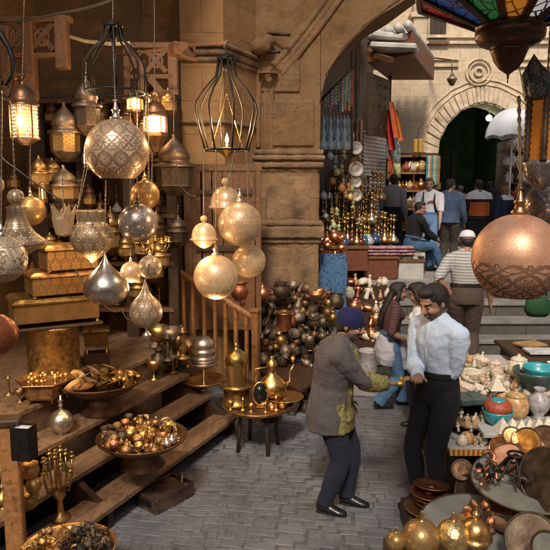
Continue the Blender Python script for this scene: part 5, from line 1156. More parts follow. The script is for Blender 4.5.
def k_cat(r, m):
    part('body', MB().loft([(0, 0, 0), (0, 0, .2), (0, .02, .45), (0, .06, .62), (0, .07, .7)], [.2, .22, .17, .11, .08], [.28, .27, .17, .11, .08], 10), m, r)
    h = part('head', MB().ell((0, .1, .8), (.13, .14, .12), seg=10, rings=6), m, r)
    for s in (-1, 1): part('ear', Lp([(0, 0), (.05, 0), (0, .14)], 6, Matrix.Translation((s*.07, .08, .87))), m, h)
def k_camel(r, m):
    part('body', MB().loft([(-.5, 0, .5), (-.35, 0, .58), (-.1, 0, .72), (.1, 0, .74), (.3, 0, .6), (.42, 0, .6), (.55, 0, .85), (.62, 0, 1.0), (.8, 0, .98)], [.06, .14, .16, .15, .13, .09, .06, .07, .04], None, 8), m, r)
    for sx in (-.35, .28):
        for sy in (-.09, .09): part('leg', MB().tube([(sx, sy, .6), (sx+.02, sy, .3), (sx, sy, 0)], [.06, .035, .04], 6), m, r)
def k_figure(r, m):
    part('body', MB().loft([(0, 0, 0), (0, 0, .1), (0, 0, .35), (0, 0, .55), (0, 0, .68), (0, 0, .74)], [.16, .16, .13, .15, .2, .07], [.14, .12, .1, .1, .11, .06], 10), m, r)
    part('head', MB().ell((0, .01, .86), (.1, .11, .13), seg=10, rings=7), m, r)
    for s in (-1, 1): part('arm', MB().tube([(s*.2, 0, .66), (s*.23, .06, .48), (s*.06, .16, .45)], .04, 6), m, r)
def k_dish(r, m): part('dish', Lp([(0, 0), (.5, 0), (.98, .2), (1, .25), (.94, .24), (.5, .06), (0, .05)], 16, Matrix.Diagonal((1, .62, 1, 1))), m, r)
def k_hookah(r, m):
    part('base', Lp([(0, 0), (.16, 0), (.19, .04), (.2, .12), (.13, .22), (.06, .3), (.05, .34)]), HB[int(random.random()*len(HB))], r)
    part('stem', Lp([(.05, .34), (.08, .37), (.03, .42), (.04, .5), (.09, .53), (.03, .57), (.025, .7), (.06, .73), (.02, .78)], 12), m, r)
    part('bowl', Lp([(.02, .78), (.13, .8), (.13, .82), (.03, .84), (.05, .88), (.08, .96), (.07, 1.0), (0, .97)], 12), m, r)
def k_drum(r, m):
    part('body', Lp([(.36, 0), (.42, .02), (.40, .08), (.40, .9), (.43, .94), (.43, .98), (.38, 1.0), (.36, .9), (0, .88)], 24), m, r)
KINDS = {n[2:]: f for n, f in list(globals().items()) if n.startswith('k_')}
NICE = dict(pot=('cooking_pot', 'pot'), teapot=('teapot', 'teapot'), ewer=('ewer', 'ewer'), jug=('jug', 'jug'), stick=('candlestick', 'candlestick'), goblet=('goblet', 'goblet'), bowl=('bowl', 'bowl'), plate=('plate', 'plate'),
            vase=('vase', 'vase'), jar=('lidded_jar', 'jar'), bottle=('bottle', 'bottle'), pyramid=('stone_pyramid', 'ornament'), box=('trinket_box', 'box'), scarab=('scarab', 'ornament'), cat=('cat_figurine', 'figurine'),
            camel=('camel_figurine', 'figurine'), figure=('carved_figurine', 'figurine'), dish=('oval_dish', 'dish'), hookah=('hookah', 'hookah'), drum=('metal_drum', 'drum'))
gl = lambda n, c: M_(n, c, .15, 0, 6, .3, 20, .05, .002, coat=.5)
HB = [gl('blue_glass', (.03, .07, .16)), gl('teal_glass', (.03, .12, .13)), gl('white_glass', (.4, .42, .42)), MT['brass'], gl('dark_red_glass', (.10, .02, .015)), MT['brass_d'], MT['silver'], MT['brass']]
PROTO = {}
def put(kind, mat, loc, h, rz=None, tilt=(0, 0), label=None, group=None, cat=None):
    m = MT[mat] if isinstance(mat, str) else mat; key = (kind, m.name); nm, ct = NICE[kind]
    rz = random.uniform(0, 6.28) if rz is None else rz
    rot = (tilt[0], tilt[1], rz)
    var = key+(random.randint(0, 6),) if kind == 'hookah' else key
    if var not in PROTO:
        r = emp(nm, label, cat or ct, tuple(loc), rot, group, h); KINDS[kind](r, m); PROTO[var] = r; return r
    r = PROTO[var]; c = again(r, tuple(loc), rot, h, label); c['category'] = cat or ct
    if group: c['group'] = group
    elif 'group' in c: del c['group']
    return c
def scatter(n, poly_fn, dmin, rnd, tries=4000):
    pts = []
    for _ in range(tries):
        p = poly_fn(rnd)
        if all((p.xy-q.xy).length > dmin for q in pts): pts.append(p)
        if len(pts) >= n: break
    return pts
def footed_pan(name, px, pyb, z, rpx, hpx, mat, label, foot=.45, cat='pan', depth=.16, rimtooth=0):
    C = G(px, pyb, z); k = S(C, 1); R = rpx*k; H = hpx*k; root = emp(name, label, cat, tuple(C))
    b = MB(); b.lathe([(0, 0), (R*foot, 0), (R*foot*1.1, .02), (R*foot*.8, H*.3), (R*foot*.9, H*.55), (0, H*.55)], 24)
    part('foot', b, MT['bronze'], root)
    b = MB(); prof = [(0, H*.5), (R*foot, H*.52), (R*.8, H*.75), (R*.97, H*.93), (R, H), (R*.97, H*1.01), (R*.93, H*.93), (R*.75, H*.85), (0, H*.8)]
    b.lathe(prof, 40); part('basin', b, MT[mat], root)
    return C, R, H
rnd = random.Random(21)
def disc(C, R, z):
    def f(r):
        a = r.uniform(0, 2*pi); q = R*sqrt(r.random()); return Vector((C.x+q*cos(a), C.y+q*sin(a), z))
    return f
# ---- pan of mirrors and dishes on the third step
C, R, H = footed_pan('footed_pan', 101, 412, .6, 42, 34, 'bronze', 'wide bronze pan of small dishes on a foot, on the top step')
for p in scatter(24, disc(C, R*.78, C.z+H*.93), R*.25, rnd):
    put('dish', rnd.choice(['brass_d', 'brass', 'brass_d', 'tin']), p+Vector((0, 0, .03)), rnd.uniform(.075, .11), None, (rnd.uniform(-1.0, 1.0), rnd.uniform(-.5, .5)), 'small oval brass dish leaning in the wide bronze pan on the top step', 'oval dishes in the bronze pan')
for p in scatter(7, lambda r: Vector((C.x+R*.55+r.uniform(-.08, .12), C.y+r.uniform(-.15, .15), C.z+H*.9)), .05, rnd):
    put('goblet', 'brass', p, rnd.uniform(.07, .1), None, (rnd.uniform(-.5, .5), 0), 'tiny brass goblet at the right rim of the bronze pan of dishes', 'tiny goblets in the bronze pan')
# ---- pan of little brass pots on the second step
C, R, H = footed_pan('footed_pan', 143, 466, .4, 45, 32, 'bronze', 'wide footed pan crammed with shiny little brass pots, on the middle step')
for i, p in enumerate(scatter(75, disc(C, R*.86, C.z+H*.88), R*.125, rnd)):
    right = p.x > C.x-.1
    kd = rnd.choice(['pot', 'teapot', 'goblet', 'stick', 'jug']); mt = rnd.choice(['gold', 'brass', 'brass_d', 'brass_d', 'silver']) if right else rnd.choice(['pewter', 'tin', 'copper', 'brass_d'])
    put(kd, mt, p, rnd.uniform(.06, .12), None, (rnd.uniform(-.25, .25), rnd.uniform(-.25, .25)), 'tiny %s %s among the wares in the pan on the middle step' % ('shiny' if right else 'dark', NICE[kd][1]), 'tiny %s %ss in the middle pan' % ('shiny' if right else 'dark', NICE[kd][1]))
# ---- pan at the bottom left
C, R, H = footed_pan('shallow_basin', 70, 590, .1, 47, 46, 'brass', 'large shallow brass basin of dark and gold oddments in the lower left corner', cat='basin')
for i, p in enumerate(scatter(90, disc(C, R*.88, C.z+H*.9), R*.12, rnd)):
    dk = (p.x-C.x) > -.05 and rnd.random() < .75
    kd = rnd.choice(['camel', 'cat', 'teapot', 'scarab', 'figure']) if dk else rnd.choice(['scarab', 'dish', 'camel', 'goblet'])
    put(kd, rnd.choice(['pewter', 'iron']) if dk else rnd.choice(['brass_d', 'brass']), p, rnd.uniform(.055, .09) if kd != 'dish' else .06, None, (rnd.uniform(-.8, .8), rnd.uniform(-.6, .6)), 'tiny %s %s lying in the brass basin in the lower left corner' % ('blackened' if dk else 'gold', NICE[kd][1]), '%s %ss in the corner basin' % ('blackened' if dk else 'gold', NICE[kd][1]))
# ---- candelabra beside it
C = G(60, 520, .2); C = P(60, 506, 4.35); C.z = .2; k = S(C, 1)
CA = emp('candelabra', 'many-branched brass candelabra standing on the lowest step', 'candelabra', tuple(C)); base = C.z
hz = P(60, 455, C.y).z-C.z
b = MB(); b.lathe([(0, 0), (.07, 0), (.075, .02), (.03, .05), (.02, hz*.3), (.045, hz*.36), (.045, hz*.42), (.015, hz*.5), (.02, hz*.8), (.02, hz*.95)], 14); part('stem', b, MT['brass'], CA)
for i in range(12):
    a = 2*pi*i/12; rr_ = (.06, .1, .13)[i % 3]; zt = hz*(1.0, .92, .8)[i % 3]
    b = MB(); b.tube([(0, 0, hz*.5), (rr_*.8*cos(a), rr_*.8*sin(a), hz*.5), (rr_*cos(a), rr_*sin(a), hz*.68), (rr_*cos(a), rr_*sin(a), zt)], .007, 6)
    b.lathe([(0, 0), (.022, .005), (.026, .015), (.012, .018), (.014, .04), (.018, .045), (0, .045)], 10, Matrix.Translation((rr_*cos(a), rr_*sin(a), zt))); part('branch', b, MT['brass'], CA)
# black can on the near newel, other things by it
C = P(25, 458, 3.75); k = S(C, 1); BX = emp('black_box', 'small black metal box with a white inside hung on the corner stair post', 'box', tuple(C), -.15)
b = MB(); h = 34*k; w = 9.5*k
for d, s in (((-w, 0), (.006, w*1.6)), ((w, 0), (.006, w*1.6)), ((0, -w*.8), (w*2, .006)), ((0, w*.8), (w*2, .006))): b.box((d[0], d[1], h/2), (s[0], s[1], h))
part('side', b, MT['iron'], BX); b = MB(); b.box((0, 0, h*.9), (w*1.85, w*1.45, .01)); part('lining', b, MT['white'], BX)
b = MB(); b.box((0, 0, .004), (w*1.9, w*1.5, .01)); part('bottom', b, MT['iron'], BX)
for i, (x, y, kd, h) in enumerate(((31, 470, 'pot', .12), (34, 488, 'vase', .16), (30, 500, 'pot', .11), (4, 500, 'ewer', .2), (3, 470, 'jug', .15))):
    q = P(x, y+8, 4.0); put(kd, 'brass', q, h, None, (0, 0), ['squat brass pot right of the corner post', 'brass vase half behind the corner post', 'brass pot just above the corner basin', 'brass ewer left of the corner post', 'brass jug hanging at the far left edge'][i])
for i, (x, y, kd, h, lab) in enumerate(((9, 385, 'stick', .15, 'small brass candlestick at the front left of the landing'), (20, 392, 'goblet', .1, 'small brass goblet beside the candlestick on the landing'))):
    put(kd, 'brass_d', G(x, y+10, .8), h*1.2, label=lab)
# ---- silver ball bottle
q = G(62, 433, .6); put('bottle', 'silver', q, S(q, 29), 0, label='round silver bottle with a thin neck on the top step')
# ---- brass boxes stacked at the left
def legbox(px, pyb, w, d, h, Y, rz, label, legs=.04, mat='boxg', lid=True):
    C = P(px, pyb, Y); r = emp('brass_box', label, 'box', tuple(C), rz)
    b = MB(); b.box((0, 0, legs+h/2), (w, d, h)); mb = part('body', b, EN['boxg'], r, bevel=.006)
    for f in mb.data.polygons: pass
    bm = bmesh.new(); bm.from_mesh(mb.data); ul = bm.loops.layers.uv.active
    for f in bm.faces:
        for l in f.loops: l[ul].uv = ((l.vert.co.x+l.vert.co.y)*2.2, (l.vert.co.z+ (l.vert.co.y if abs(f.normal.z) > .5 else 0))*2.5)
    bm.to_mesh(mb.data); bm.free()
    if lid:
        b = MB(); vs = []; 
        for (o, z) in ((.02, legs+h+.002), (.02, legs+h+.025), (-.02, legs+h+.05)):
            vs += [(i*(w/2+o), j*(d/2+o), z) for i, j in ((-1, -1), (1, -1), (1, 1), (-1, 1))]
        fs = [(3, 2, 1, 0), (8, 9, 10, 11)]+[(k*4+i, k*4+(i+1) % 4, k*4+4+(i+1) % 4, k*4+4+i) for k in (0, 1) for i in range(4)]
        b.add(vs, fs, smooth=False); part('lid', b, MT['brass_d'], r, bevel=.004)
    if legs:
        for i, j in ((-1, -1), (1, -1), (1, 1), (-1, 1)):
            b = MB(); b.lathe([(0, 0), (.016, 0), (.02, .012), (.01, .02), (.016, legs)], 8, Matrix.Translation((i*(w/2-.02), j*(d/2-.02), 0))); part('foot', b, MT['brass'], r)
    return r
put('drum', 'brass_d', G(55, 384, .8), .60, 0, label='tarnished brass drum supporting the stacked brass boxes')
q = G(55, 384, .8); YB_ = q.y
b = MB(); b.prism([(x, y) for x, y in ((-.42, -.26), (.42, -.26), (.42, .26), (-.42, .26))], 0, .025); solo('wooden_board', b, MT['wood_d'], 'dark board lying on the drum under the brass boxes', 'board', (q.x, q.y, q.z+.592), .5, bevel=.004)
z0 = q.z+.618
rb = legbox(54, 318, .74, .50, .17, YB_, .5, 'widest brass box, lowest of the stack on the drum', .04); rb.location.z = z0
rb = legbox(60, 283, .56, .40, .16, YB_, .55, 'middle brass box of the stack with a sloping lid', .02); rb.location.z = z0+.262
rb = legbox(68, 255, .46, .32, .18, YB_, .6, 'uppermost plain-sided brass box of the stack', .01); rb.location.z = z0+.492
rb = legbox(96, 348, .24, .18, .14, YB_-.15, .25, 'small brass box on turned legs right of the stack', .09); rb.location = G(97, 352, .8+.12)
b = MB(); b.box((0, 0, .06), (.26, .2, .12)); solo('wooden_block', b, MT['wood_d'], 'dark wooden block under the small legged brass box', 'block', tuple(Vector(rb.location)-Vector((0, 0, .12))), .25, bevel=.005)
# hexagonal tray on legs, with little brass pieces
C = G(46, 398, .8); k = S(C, 1); HT = emp('hexagonal_tray', 'six-sided footed brass tray of tiny cups on the landing', 'tray', tuple(C), .1)
R = 30*k; h = 20*k
b = MB(); b.lathe([(0, .03), (R*.72, .03), (R*.75, .05), (R*.78, h*.8), (R, h), (R*.98, h*1.04), (R*.74, h*.86), (0, h*.8)], 6, smooth=False); part('body', b, MT['brass_d'], HT, bevel=.003)
for i in range(6):
    a = pi/3*i; b = MB(); b.lathe([(0, -.03), (.015, -.03), (.008, 0), (.02, .05)], 8, Matrix.Translation((R*.7*cos(a), R*.7*sin(a), .03))); part('leg', b, MT['brass'], HT)
for p in scatter(18, disc(C, R*.68, C.z+h*.84), .035, rnd): put('goblet', 'gold', p, rnd.uniform(.045, .07), label='tiny gold cup on the six-sided tray', group='tiny cups on the six-sided tray')
# candlesticks at the far end of the landing
G_ = rnd
for i in range(20):
    x = rnd.uniform(150, 190); y = rnd.uniform(352, 380)-(x-150)*.12; q = G(x, y, .8 if y < 362 else .6)
    kd = rnd.choice(['stick', 'ewer', 'vase', 'goblet', 'stick']); put(kd, rnd.choice(['brass_d', 'tin', 'brass', 'pewter']), q, rnd.uniform(.16, .36), label='old %s in the crowd of brassware at the far end of the steps' % NICE[kd][1], group='%ss crowded at the far end of the steps' % NICE[kd][1])
# tiered silver stand and its wide plate
C = G(205, 392, .6); C = G(204, 390, .4); k = S(C, 1)
T = emp('tiered_stand', 'silver tiered dish stand with a ribbed dome top beside the railing', 'stand', tuple(C))
b = MB(); b.lathe([(0, 0), (6*k, 0), (5*k, 2*k), (1.5*k, 4*k), (1.5*k, 22*k), (3*k, 24*k)], 16); part('stem', b, MT['silver'], T)
b = MB(); b.lathe([(0, 4*k), (8*k, 5*k), (20*k, 9*k), (22.5*k, 11*k), (22*k, 12*k), (18*k, 9.5*k), (0, 7*k)], 36); part('wide_plate', b, MT['gold'], T)
b = MB(); b.lathe([(0, 22*k), (6*k, 23*k), (15*k, 27*k), (17*k, 30*k), (16*k, 30*k), (0, 26*k)], 32); part('upper_plate', b, MT['silver'], T)
b = MB(); b.lathe([(8*k, 27*k), (12*k, 31*k), (12*k, 35*k), (10*k, 36*k), (12*k, 38*k), (12*k, 42*k), (10*k, 43*k), (11.5*k, 45*k), (10*k, 50*k), (6*k, 54*k), (0, 56*k)], 24); part('dome', b, MT['silver'], T)
# round tray on legs with the lidded lantern jar, ewer and mirror
C = G(258, 448, 0); k = S(C, 1); T = emp('tray_table', 'low round tray table on dark legs with polished brass on it', 'table', tuple(C)); R = 36*k; h = P(258, 404, C.y).z
b = MB(); b.lathe([(0, h-.03), (R*.9, h-.03), (R, h+.01), (R*.97, h+.015), (R*.9, h-.01), (0, h-.012)], 40); part('tray', b, MT['brass_d'], T)
for a in (.4, 2, 3.6, 5.2): b = MB(); b.tube([(R*.5*cos(a), R*.5*sin(a), h-.02), (R*.6*cos(a), R*.6*sin(a), 0)], .02, 6); part('leg', b, MT['wood_d'], T)
def onTable(dx, dy): return Vector((C.x+dx*k, C.y+dy*k, h-.01))
q = onTable(-21, 2); LJ = emp('lantern_jar', 'gold lidded lantern jar on a saucer at the left of the tray table', 'jar', tuple(q))
b = MB(); b.lathe([(0, 0), (14*k, 0), (15*k, 3*k), (13*k, 4*k), (13*k, 17*k), (17*k, 19*k), (18*k, 21*k), (0, 21*k)], 28); part('stand', b, MT['brass_d'], LJ)
b = MB(); b.lathe([(10*k, 21*k), (10.5*k, 22*k), (10.5*k, 42*k)], 28); part('body', b, EN['gold'], LJ)
b = MB(); b.lathe([(11*k, 42*k), (11.5*k, 44*k), (10.5*k, 49*k), (8*k, 53*k), (4*k, 56*k), (2*k, 57*k), (3*k, 60*k), (1.5*k, 62*k), (0, 65*k)], 24); part('dome', b, MT['gold'], LJ)
q = onTable(14, 4); put('ewer', 'gold', q+Vector((0, 0, .0)), 50*k, .3, label='tall polished gold ewer on the tray table')
put('plate', 'gold', onTable(26, 8)+Vector((0, 0, .03)), 20*k, label='gold plate under the tall ewer at the right of the tray table')
q = onTable(3, -10); MR = emp('table_mirror', 'black oval mirror in a gold frame at the front of the tray table', 'mirror', tuple(q), .15)
Mx = Matrix.Translation((0, 0, 15*k)) @ Matrix.Rotation(pi/2-.15, 4, 'X'); b = MB(); b.ring((0, 0, 0), 7.5*k, 1.2*k, 24, 6, M=Mx, ry=11*k); part('frame', b, MT['gold'], MR)
b = MB(); b.lathe([(0, -.004), (7.3*k, -.004), (7.3*k, .004), (0, .004)], 24, Mx @ Matrix.Diagonal((1, 1.46, 1, 1))); part('glass', b, M_('dark_mirror', (.02, .02, .02), .1, .5, 5, .1, bump=0), MR)
b = MB(); b.box((0, 3*k, 2*k), (9*k, 7*k, 3*k)); part('foot', b, MT['brass_d'], MR, bevel=.004)
for i, (dx, dy) in enumerate(((-14, -14), (-6, -18), (8, -20), (18, -14), (24, -10), (-26, -12), (14, -16))): put(['stick', 'goblet', 'stick', 'stick', 'pot', 'goblet', 'jar'][i], 'gold', onTable(dx, dy), (.13, .08, .1, .15, .08, .09, .07)[i], label='small gold %s on the front of the tray table' % NICE[['stick', 'goblet', 'stick', 'stick', 'pot', 'goblet', 'jar'][i]][1], group='small gold pieces on the tray table')
# drawer box on the pavement
C = G(165, 500, 0); k = S(C, 1); D = emp('metal_case', 'dented dark metal case with an open top on the paving below the steps', 'case', tuple(C), SANG-pi/2-.25)
w, d, h = .27, .42, .13
b = MB()
for c, s in (((0, 0, .01), (w, d, .02)), ((-w/2, 0, h/2), (.015, d, h)), ((w/2, 0, h/2), (.015, d, h)), ((0, -d/2, h/2), (w, .015, h)), ((0, d/2, h/2), (w, .015, h)), ((0, -d*.0, h*.8), (w*.9, d*.9, .01))): b.box(c, s)
part('case_body', b, MT['pewter'], D, bevel=.003)
b = MB(); b.box((0, -d/2-.012, h*.55), (w*.6, .012, .05)); part('latch', b, MT['iron'], D)
b = MB(); b.tube([(w*.3, d*.3, h*.8), (w*.3, d*.3, h*1.3), (w*.1, d*.42, h*1.45), (-w*.1, d*.4, h*.9)], .012, 6); part('loop', b, MT['tin'], D)
# ---- heap of old metal pots in front of the pier
TB = emp('low_trestle', 'low dark trestle board under the heap of old pots by the pier', 'trestle', (.0, 8.2, 0))
b = MB(); b.prism([tuple(G(262, 372, .35).xy), tuple(G(300, 392, .35).xy), tuple(G(345, 360, .35).xy), (.75, 8.85), (-.35, 8.85)], .32, .36); part('board', b, MT['wood_d'], TB, world=True)
for x, y in ((268, 372), (302, 384), (338, 358), (300, 360)):
    q = G(x, y, .3); b = MB(); b.box((q.x, q.y, .16), (.06, .06, .32)); part('leg', b, MT['wood_d'], TB, world=True)
HP = []
for i in range(900):
    x = rnd.uniform(262, 336); y = rnd.uniform(288, 372)
    top = 292+max(0, 266-x)*1.5+abs(x-300)*.12
    if y < top: continue
    t = (372-y)/84; Yq = 7.75+t*.95; q = P(x, y, Yq)
    if q.z < .36: continue
    if all((q-p).length > .092 for p in HP): HP.append(q)
    if len(HP) > 150: break
for q in HP:
    kd = rnd.choice(['pot', 'pot', 'teapot', 'teapot', 'jug', 'bowl', 'vase', 'ewer', 'goblet']); mt = rnd.choice(['tin', 'pewter', 'pewter', 'bronze', 'brass_d', 'bronze', 'tin', 'pewter', 'copper']); h = rnd.uniform(.13, .24)*(1 if kd != 'bowl' else .5)
    put(kd, mt, q, h, None, (rnd.uniform(-.9, .9), rnd.uniform(-.9, .9)), 'old tarnished %s in the heap in front of the stone pier' % NICE[kd][1], 'old %ss heaped by the pier' % NICE[kd][1])
for k in range(4):
    b = MB(); b.box((.22, 8.0+.24*k+.1, .36+.11+.17*k*.5), (.95, .22, .2+.17*k)); part('step', b, MT['black'], TB, world=True)
for (x, y, kd, mt, h, lab) in ((284, 330, 'drum', 'copper', .26, 'upright copper measuring can in the middle of the pot heap'), (281, 297, 'pot', 'pewter', .22, 'black round pot on the top of the pot heap'),
    (316, 300, 'bowl', 'brass_d', .1, 'brass basket-like bowl at the top right of the pot heap'), (278, 345, 'drum', 'pewter', .17, 'squat dark can on the front of the pot heap'), (243, 308, 'jug', 'copper', .3, 'brown jug lying behind the railing'), (240, 300, 'pot', 'copper', .3, 'brown clay-coloured pot behind the handrail'), (262, 300, 'teapot', 'copper', .26, 'copper teapot just past the railing newel')):
    put(kd, mt, P(x, y, 8.15), h, 0, (.1, 0), lab)
for i in range(14):
    x = rnd.uniform(268, 312); q = G(x, rnd.uniform(402, 424)-(x-268)*.3, 0); kd = rnd.choice(['pot', 'jug', 'stick', 'vase', 'bowl'])
    put(kd, rnd.choice(['pewter', 'tin', 'brass_d']), q, rnd.uniform(.14, .3)*(1 if kd != 'bowl' else .6), label='dim %s standing on the paving under the pot heap' % NICE[kd][1], group='dim %ss under the heap' % NICE[kd][1])
# objects in the cabinet and along the landing, deep in shade
for row, y in enumerate((158, 214, 262, 308)):
    for i in range(9):
        x = 46+i*14+rnd.uniform(-3, 3)
        if any(abs(x-u) < 6 for u in (40, 86, 130, 172)): continue
        q = P(x, y-1, 7.72+rnd.uniform(-.05, .1)); q.z = P(100, y-1, 7.6).z+.003; kd = rnd.choice(['vase', 'ewer', 'jar', 'teapot', 'stick', 'hookah'])
        put(kd, rnd.choice(['brass_d', 'pewter', 'tin', 'brass_d']), q, rnd.uniform(.2, .36), label='dim %s on the %s shelf of the dark cabinet' % (NICE[kd][1], ('top', 'second', 'third', 'lowest')[row]), group='%ss on the %s cabinet shelf' % (NICE[kd][1], ('top', 'second', 'third', 'lowest')[row]))
# ================================================================ SOUVENIR STALL ON THE RIGHT
cardm = M_('white_shelf', (.42, .40, .37), .6, 0, 5, .2, 30, .2, .004)
red_strip = striped('patterned_edging', (.45, .05, .02), (.5, .42, .06), 26, 0, .5)
def tier(px0, px1, pyb, z, dY, label, front=None, th=.035, mat=None, sup=True, base=0):
    A = G(px0, pyb, z); B_ = G(px1, pyb, z); y0 = A.y
    r = emp('display_shelf', label, 'shelf', (A.x, A.y, base))
    b = MB(); b.prism([(A.x, y0), (B_.x, B_.y), (B_.x+.1, y0+dY), (A.x+.02, y0+dY)], z-th, z); part('board', b, mat or cardm, r, bevel=.004, world=True)
    if sup:
        b = MB(); b.box(((A.x+B_.x)/2+.05, y0+dY/2+.06, (base+z-th)/2), (abs(B_.x-A.x)-.1, dY-.12, z-th-base)); part('base', b, MT['wood_d'], r, world=True)
    if front:
        b = MB(); b.bar(A+Vector((0, -.004, -.02)), B_+Vector((0, -.004, -.02)), .008, .05); part('edging', b, front, r, world=True)
    return r, A, B_, y0
def region(px0, px1, py0, py1, z): return lambda r: G(r.uniform(px0, px1), r.uniform(py0, py1), z)
def spread(n, px0, px1, py0, py1, z, kinds, mats, h, dmin, lab, grp, tilt=.15):
    for p in scatter(n, region(px0, px1, py0, py1, z), dmin, rnd):
        kd = rnd.choice(kinds); mt = rnd.choice(mats); put(kd, mt, p, rnd.uniform(*h), None, (rnd.uniform(-tilt, tilt), rnd.uniform(-tilt, tilt)), lab % NICE[kd][1], grp % NICE[kd][1])
MT['turq'] = M_('turquoise_ceramic', (.03, .30, .36), .35, 0, 14, .35, 40, .2, .003, coat=.3)
MT['amberc'] = M_('honey_stone', (.48, .28, .12), .35, 0, 8, .4, 30, .2, .003, vary=.2)
MT['marble'] = M_('grey_marble', (.33, .30, .30), .35, 0, 7, .4, 30, .1, .003)
MT['cream'] = M_('cream_stone', (.62, .54, .42), .45, 0, 10, .3, 40, .3, .003, vary=.12)
MT['verd'] = M_('dark_green_stone', (.05, .075, .065), .35, 0, 12, .5, 40, .2, .003)
tier(442, 600, 402, .86, 1.5, 'upper shelf of the souvenir stall crowded with alabaster and bone', base=.0)
r1, A1, B1, _ = tier(484, 600, 434, .76, .38, 'white shelf edge lined with small pale pyramids', mat=cardm, base=.0)
r2, A2, B2, _ = tier(450, 492, 450, .62, .38, 'short white shelf with red patterned edging beside the vendor', mat=cardm, front=red_strip)
spread(34, 444, 505, 366, 400, .862, ['scarab', 'dish', 'cat', 'box', 'figure'], ['bone', 'alab', 'bone', 'cream'], (.07, .12), .075, 'carved pale %s among the bone carvings on the upper shelf', 'bone %ss on the upper shelf', .7)
spread(14, 492, 550, 372, 388, .862, ['vase', 'jar', 'figure', 'bowl'], ['alab', 'bone', 'cream'], (.10, .18), .1, 'pale stone %s at the back of the upper shelf', 'pale stone %ss at the back of the upper shelf')
spread(9, 512, 556, 386, 398, .862, ['vase', 'jar', 'figure'], ['alab', 'amberc', 'cream'], (.12, .2), .09, 'pale stone %s in the middle of the upper shelf', 'pale stone %ss in the middle of the upper shelf')
def one(kind, mat, px, py, z, hpx, label, tilt=(0, 0), rz=0):
    q = G(px, py, z); return put(kind, mat, q, S(q, hpx), rz, tilt, label)
one('bowl', 'verd', 535, 391, .90, 22, 'large dark green stone bowl holding the turquoise bowl'); 
q = G(533, 392, .9); one('bowl', 'turq', 539, 382, .98, 16, 'bright turquoise bowl stacked in the dark green one')
one('jar', 'cream', 518, 377, .95, 24, 'fat cream jar at the back beside the turquoise bowl')
one('vase', 'marble', 538, 418, .762, 31, 'grey veined marble vase at the right of the stall')
for i, (x, y, hp) in enumerate(((514, 416, 33), (502, 410, 24))): one('jar', 'amberc', x+1, y+1, .762, hp*.9, ['tall honey-coloured lidded jar left of the marble vase', 'short honey-coloured lidded jar behind the beaded box'][i])
one('bowl', 'turq', 497, 424, .762, 15, 'turquoise lower half of the round beaded box on the white shelf'); 
q = G(497, 424, .762); R = S(q, 13.5); r = emp('beaded_lid', 'red beaded band and turquoise lid topping the round beaded box', 'lid', (q.x, q.y, q.z+S(q, 13)))
b = MB(); b.lathe([(R*.9, 0), (R*1.02, R*.25), (R*1.0, R*.55), (R*.8, R*.8), (R*.5, R*.85)], 24); part('band', b, MT['coral'], r); b = MB(); b.lathe([(R*.5, R*.83), (R*.45, R*.95), (0, R*1.05)], 20); part('knob', b, MT['turq'], r)
for i, x in enumerate((502, 512, 521, 529, 538, 547, 556)): one('pyramid', 'cream', x, 431-(i % 2)*3, .762, rnd.uniform(10, 15), 'small cream stone pyramid in the row along the white shelf edge', rz=rnd.uniform(-.3, .3))['group'] = 'pyramids along the white shelf edge'
for i, x in enumerate((463, 471, 480)): one('pyramid', 'cream', x, 441, .622, 10, 'small cream pyramid on the short white shelf')['group'] = 'pyramids on the short shelf'
one('pyramid', 'cream', 496, 389, .95, 14, 'white pyramid standing alone near the dark green bowl')
spread(24, 442, 482, 360, 386, .863, ['figure', 'box', 'jar', 'cat', 'bowl', 'vase'], ['bone', 'amberc', 'alab', 'cream', 'coral'], (.06, .11), .06, 'small carved %s at the back left of the upper shelf', 'carved %ss at the back left of the stall', .4)
spread(9, 455, 484, 393, 401, .862, ['scarab', 'jar', 'bowl'], ['turq', 'verd', 'turq'], (.05, .07), .05, 'tiny turquoise or green %s near the vendor', 'tiny turquoise %ss near the vendor')
spread(9, 456, 486, 418, 432, .74, ['cat', 'jar', 'figure'], ['bone', 'amberc', 'alab'], (.07, .1), .05, 'little stone %s on the basket near the vendor', 'little stone %ss near the vendor')
b = MB(); q = G(472, 425, .70); b.lathe([(0, 0), (.12, 0), (.17, .03), (.18, .05), (0, .04)], 20); solo('flat_basket', b, MT['wood_l'], 'flat basket between the two white shelves by the vendor', 'basket', tuple(q))
spread(6, 461, 486, 443, 446, .622, ['jar', 'figure', 'vase'], ['amberc', 'alab'], (.08, .12), .05, 'honey stone %s behind the little pyramids', 'honey stone %ss on the short shelf')
b = MB(); q = G(478, 402, .9); b.box((0, 0, .03), (.26, .2, .06)); solo('green_case', b, MT['verd'], 'flat dark green case lying behind the tiny turquoise pieces', 'case', tuple(G(470, 402, .863)), .2, bevel=.01)
# pamphlets, cloth at the back right
for i, (x, y, c) in enumerate(((540, 352, (.5, .5, .5)), (530, 345, (.35, .2, .08)), (548, 372, (.55, .5, .48)))):
    b = MB(); b.box((0, 0, .01), (.28, .2, .02)); solo('flat_package', b, M_('package', c, .6), ['white flat package at the back right of the stall', 'brown flat package behind the white one', 'pale flat package by the turquoise bowl'][i], 'package', tuple(G(x, y, 1.0)), .3*i)
spread(22, 450, 520, 366, 398, .905, ['scarab', 'dish', 'figure', 'cat', 'vase'], ['bone', 'cream', 'alab', 'amberc'], (.05, .09), .05, 'small loose %s on top of the bone carvings heap', 'small loose %ss on the heap', .9)
spread(14, 500, 556, 388, 400, .865, ['jar', 'vase', 'figure', 'cat', 'bottle'], ['alab', 'amberc', 'cream', 'bone', 'verd'], (.07, .12), .05, 'small stone %s at the front of the upper shelf', 'small stone %ss at the front of the upper shelf')
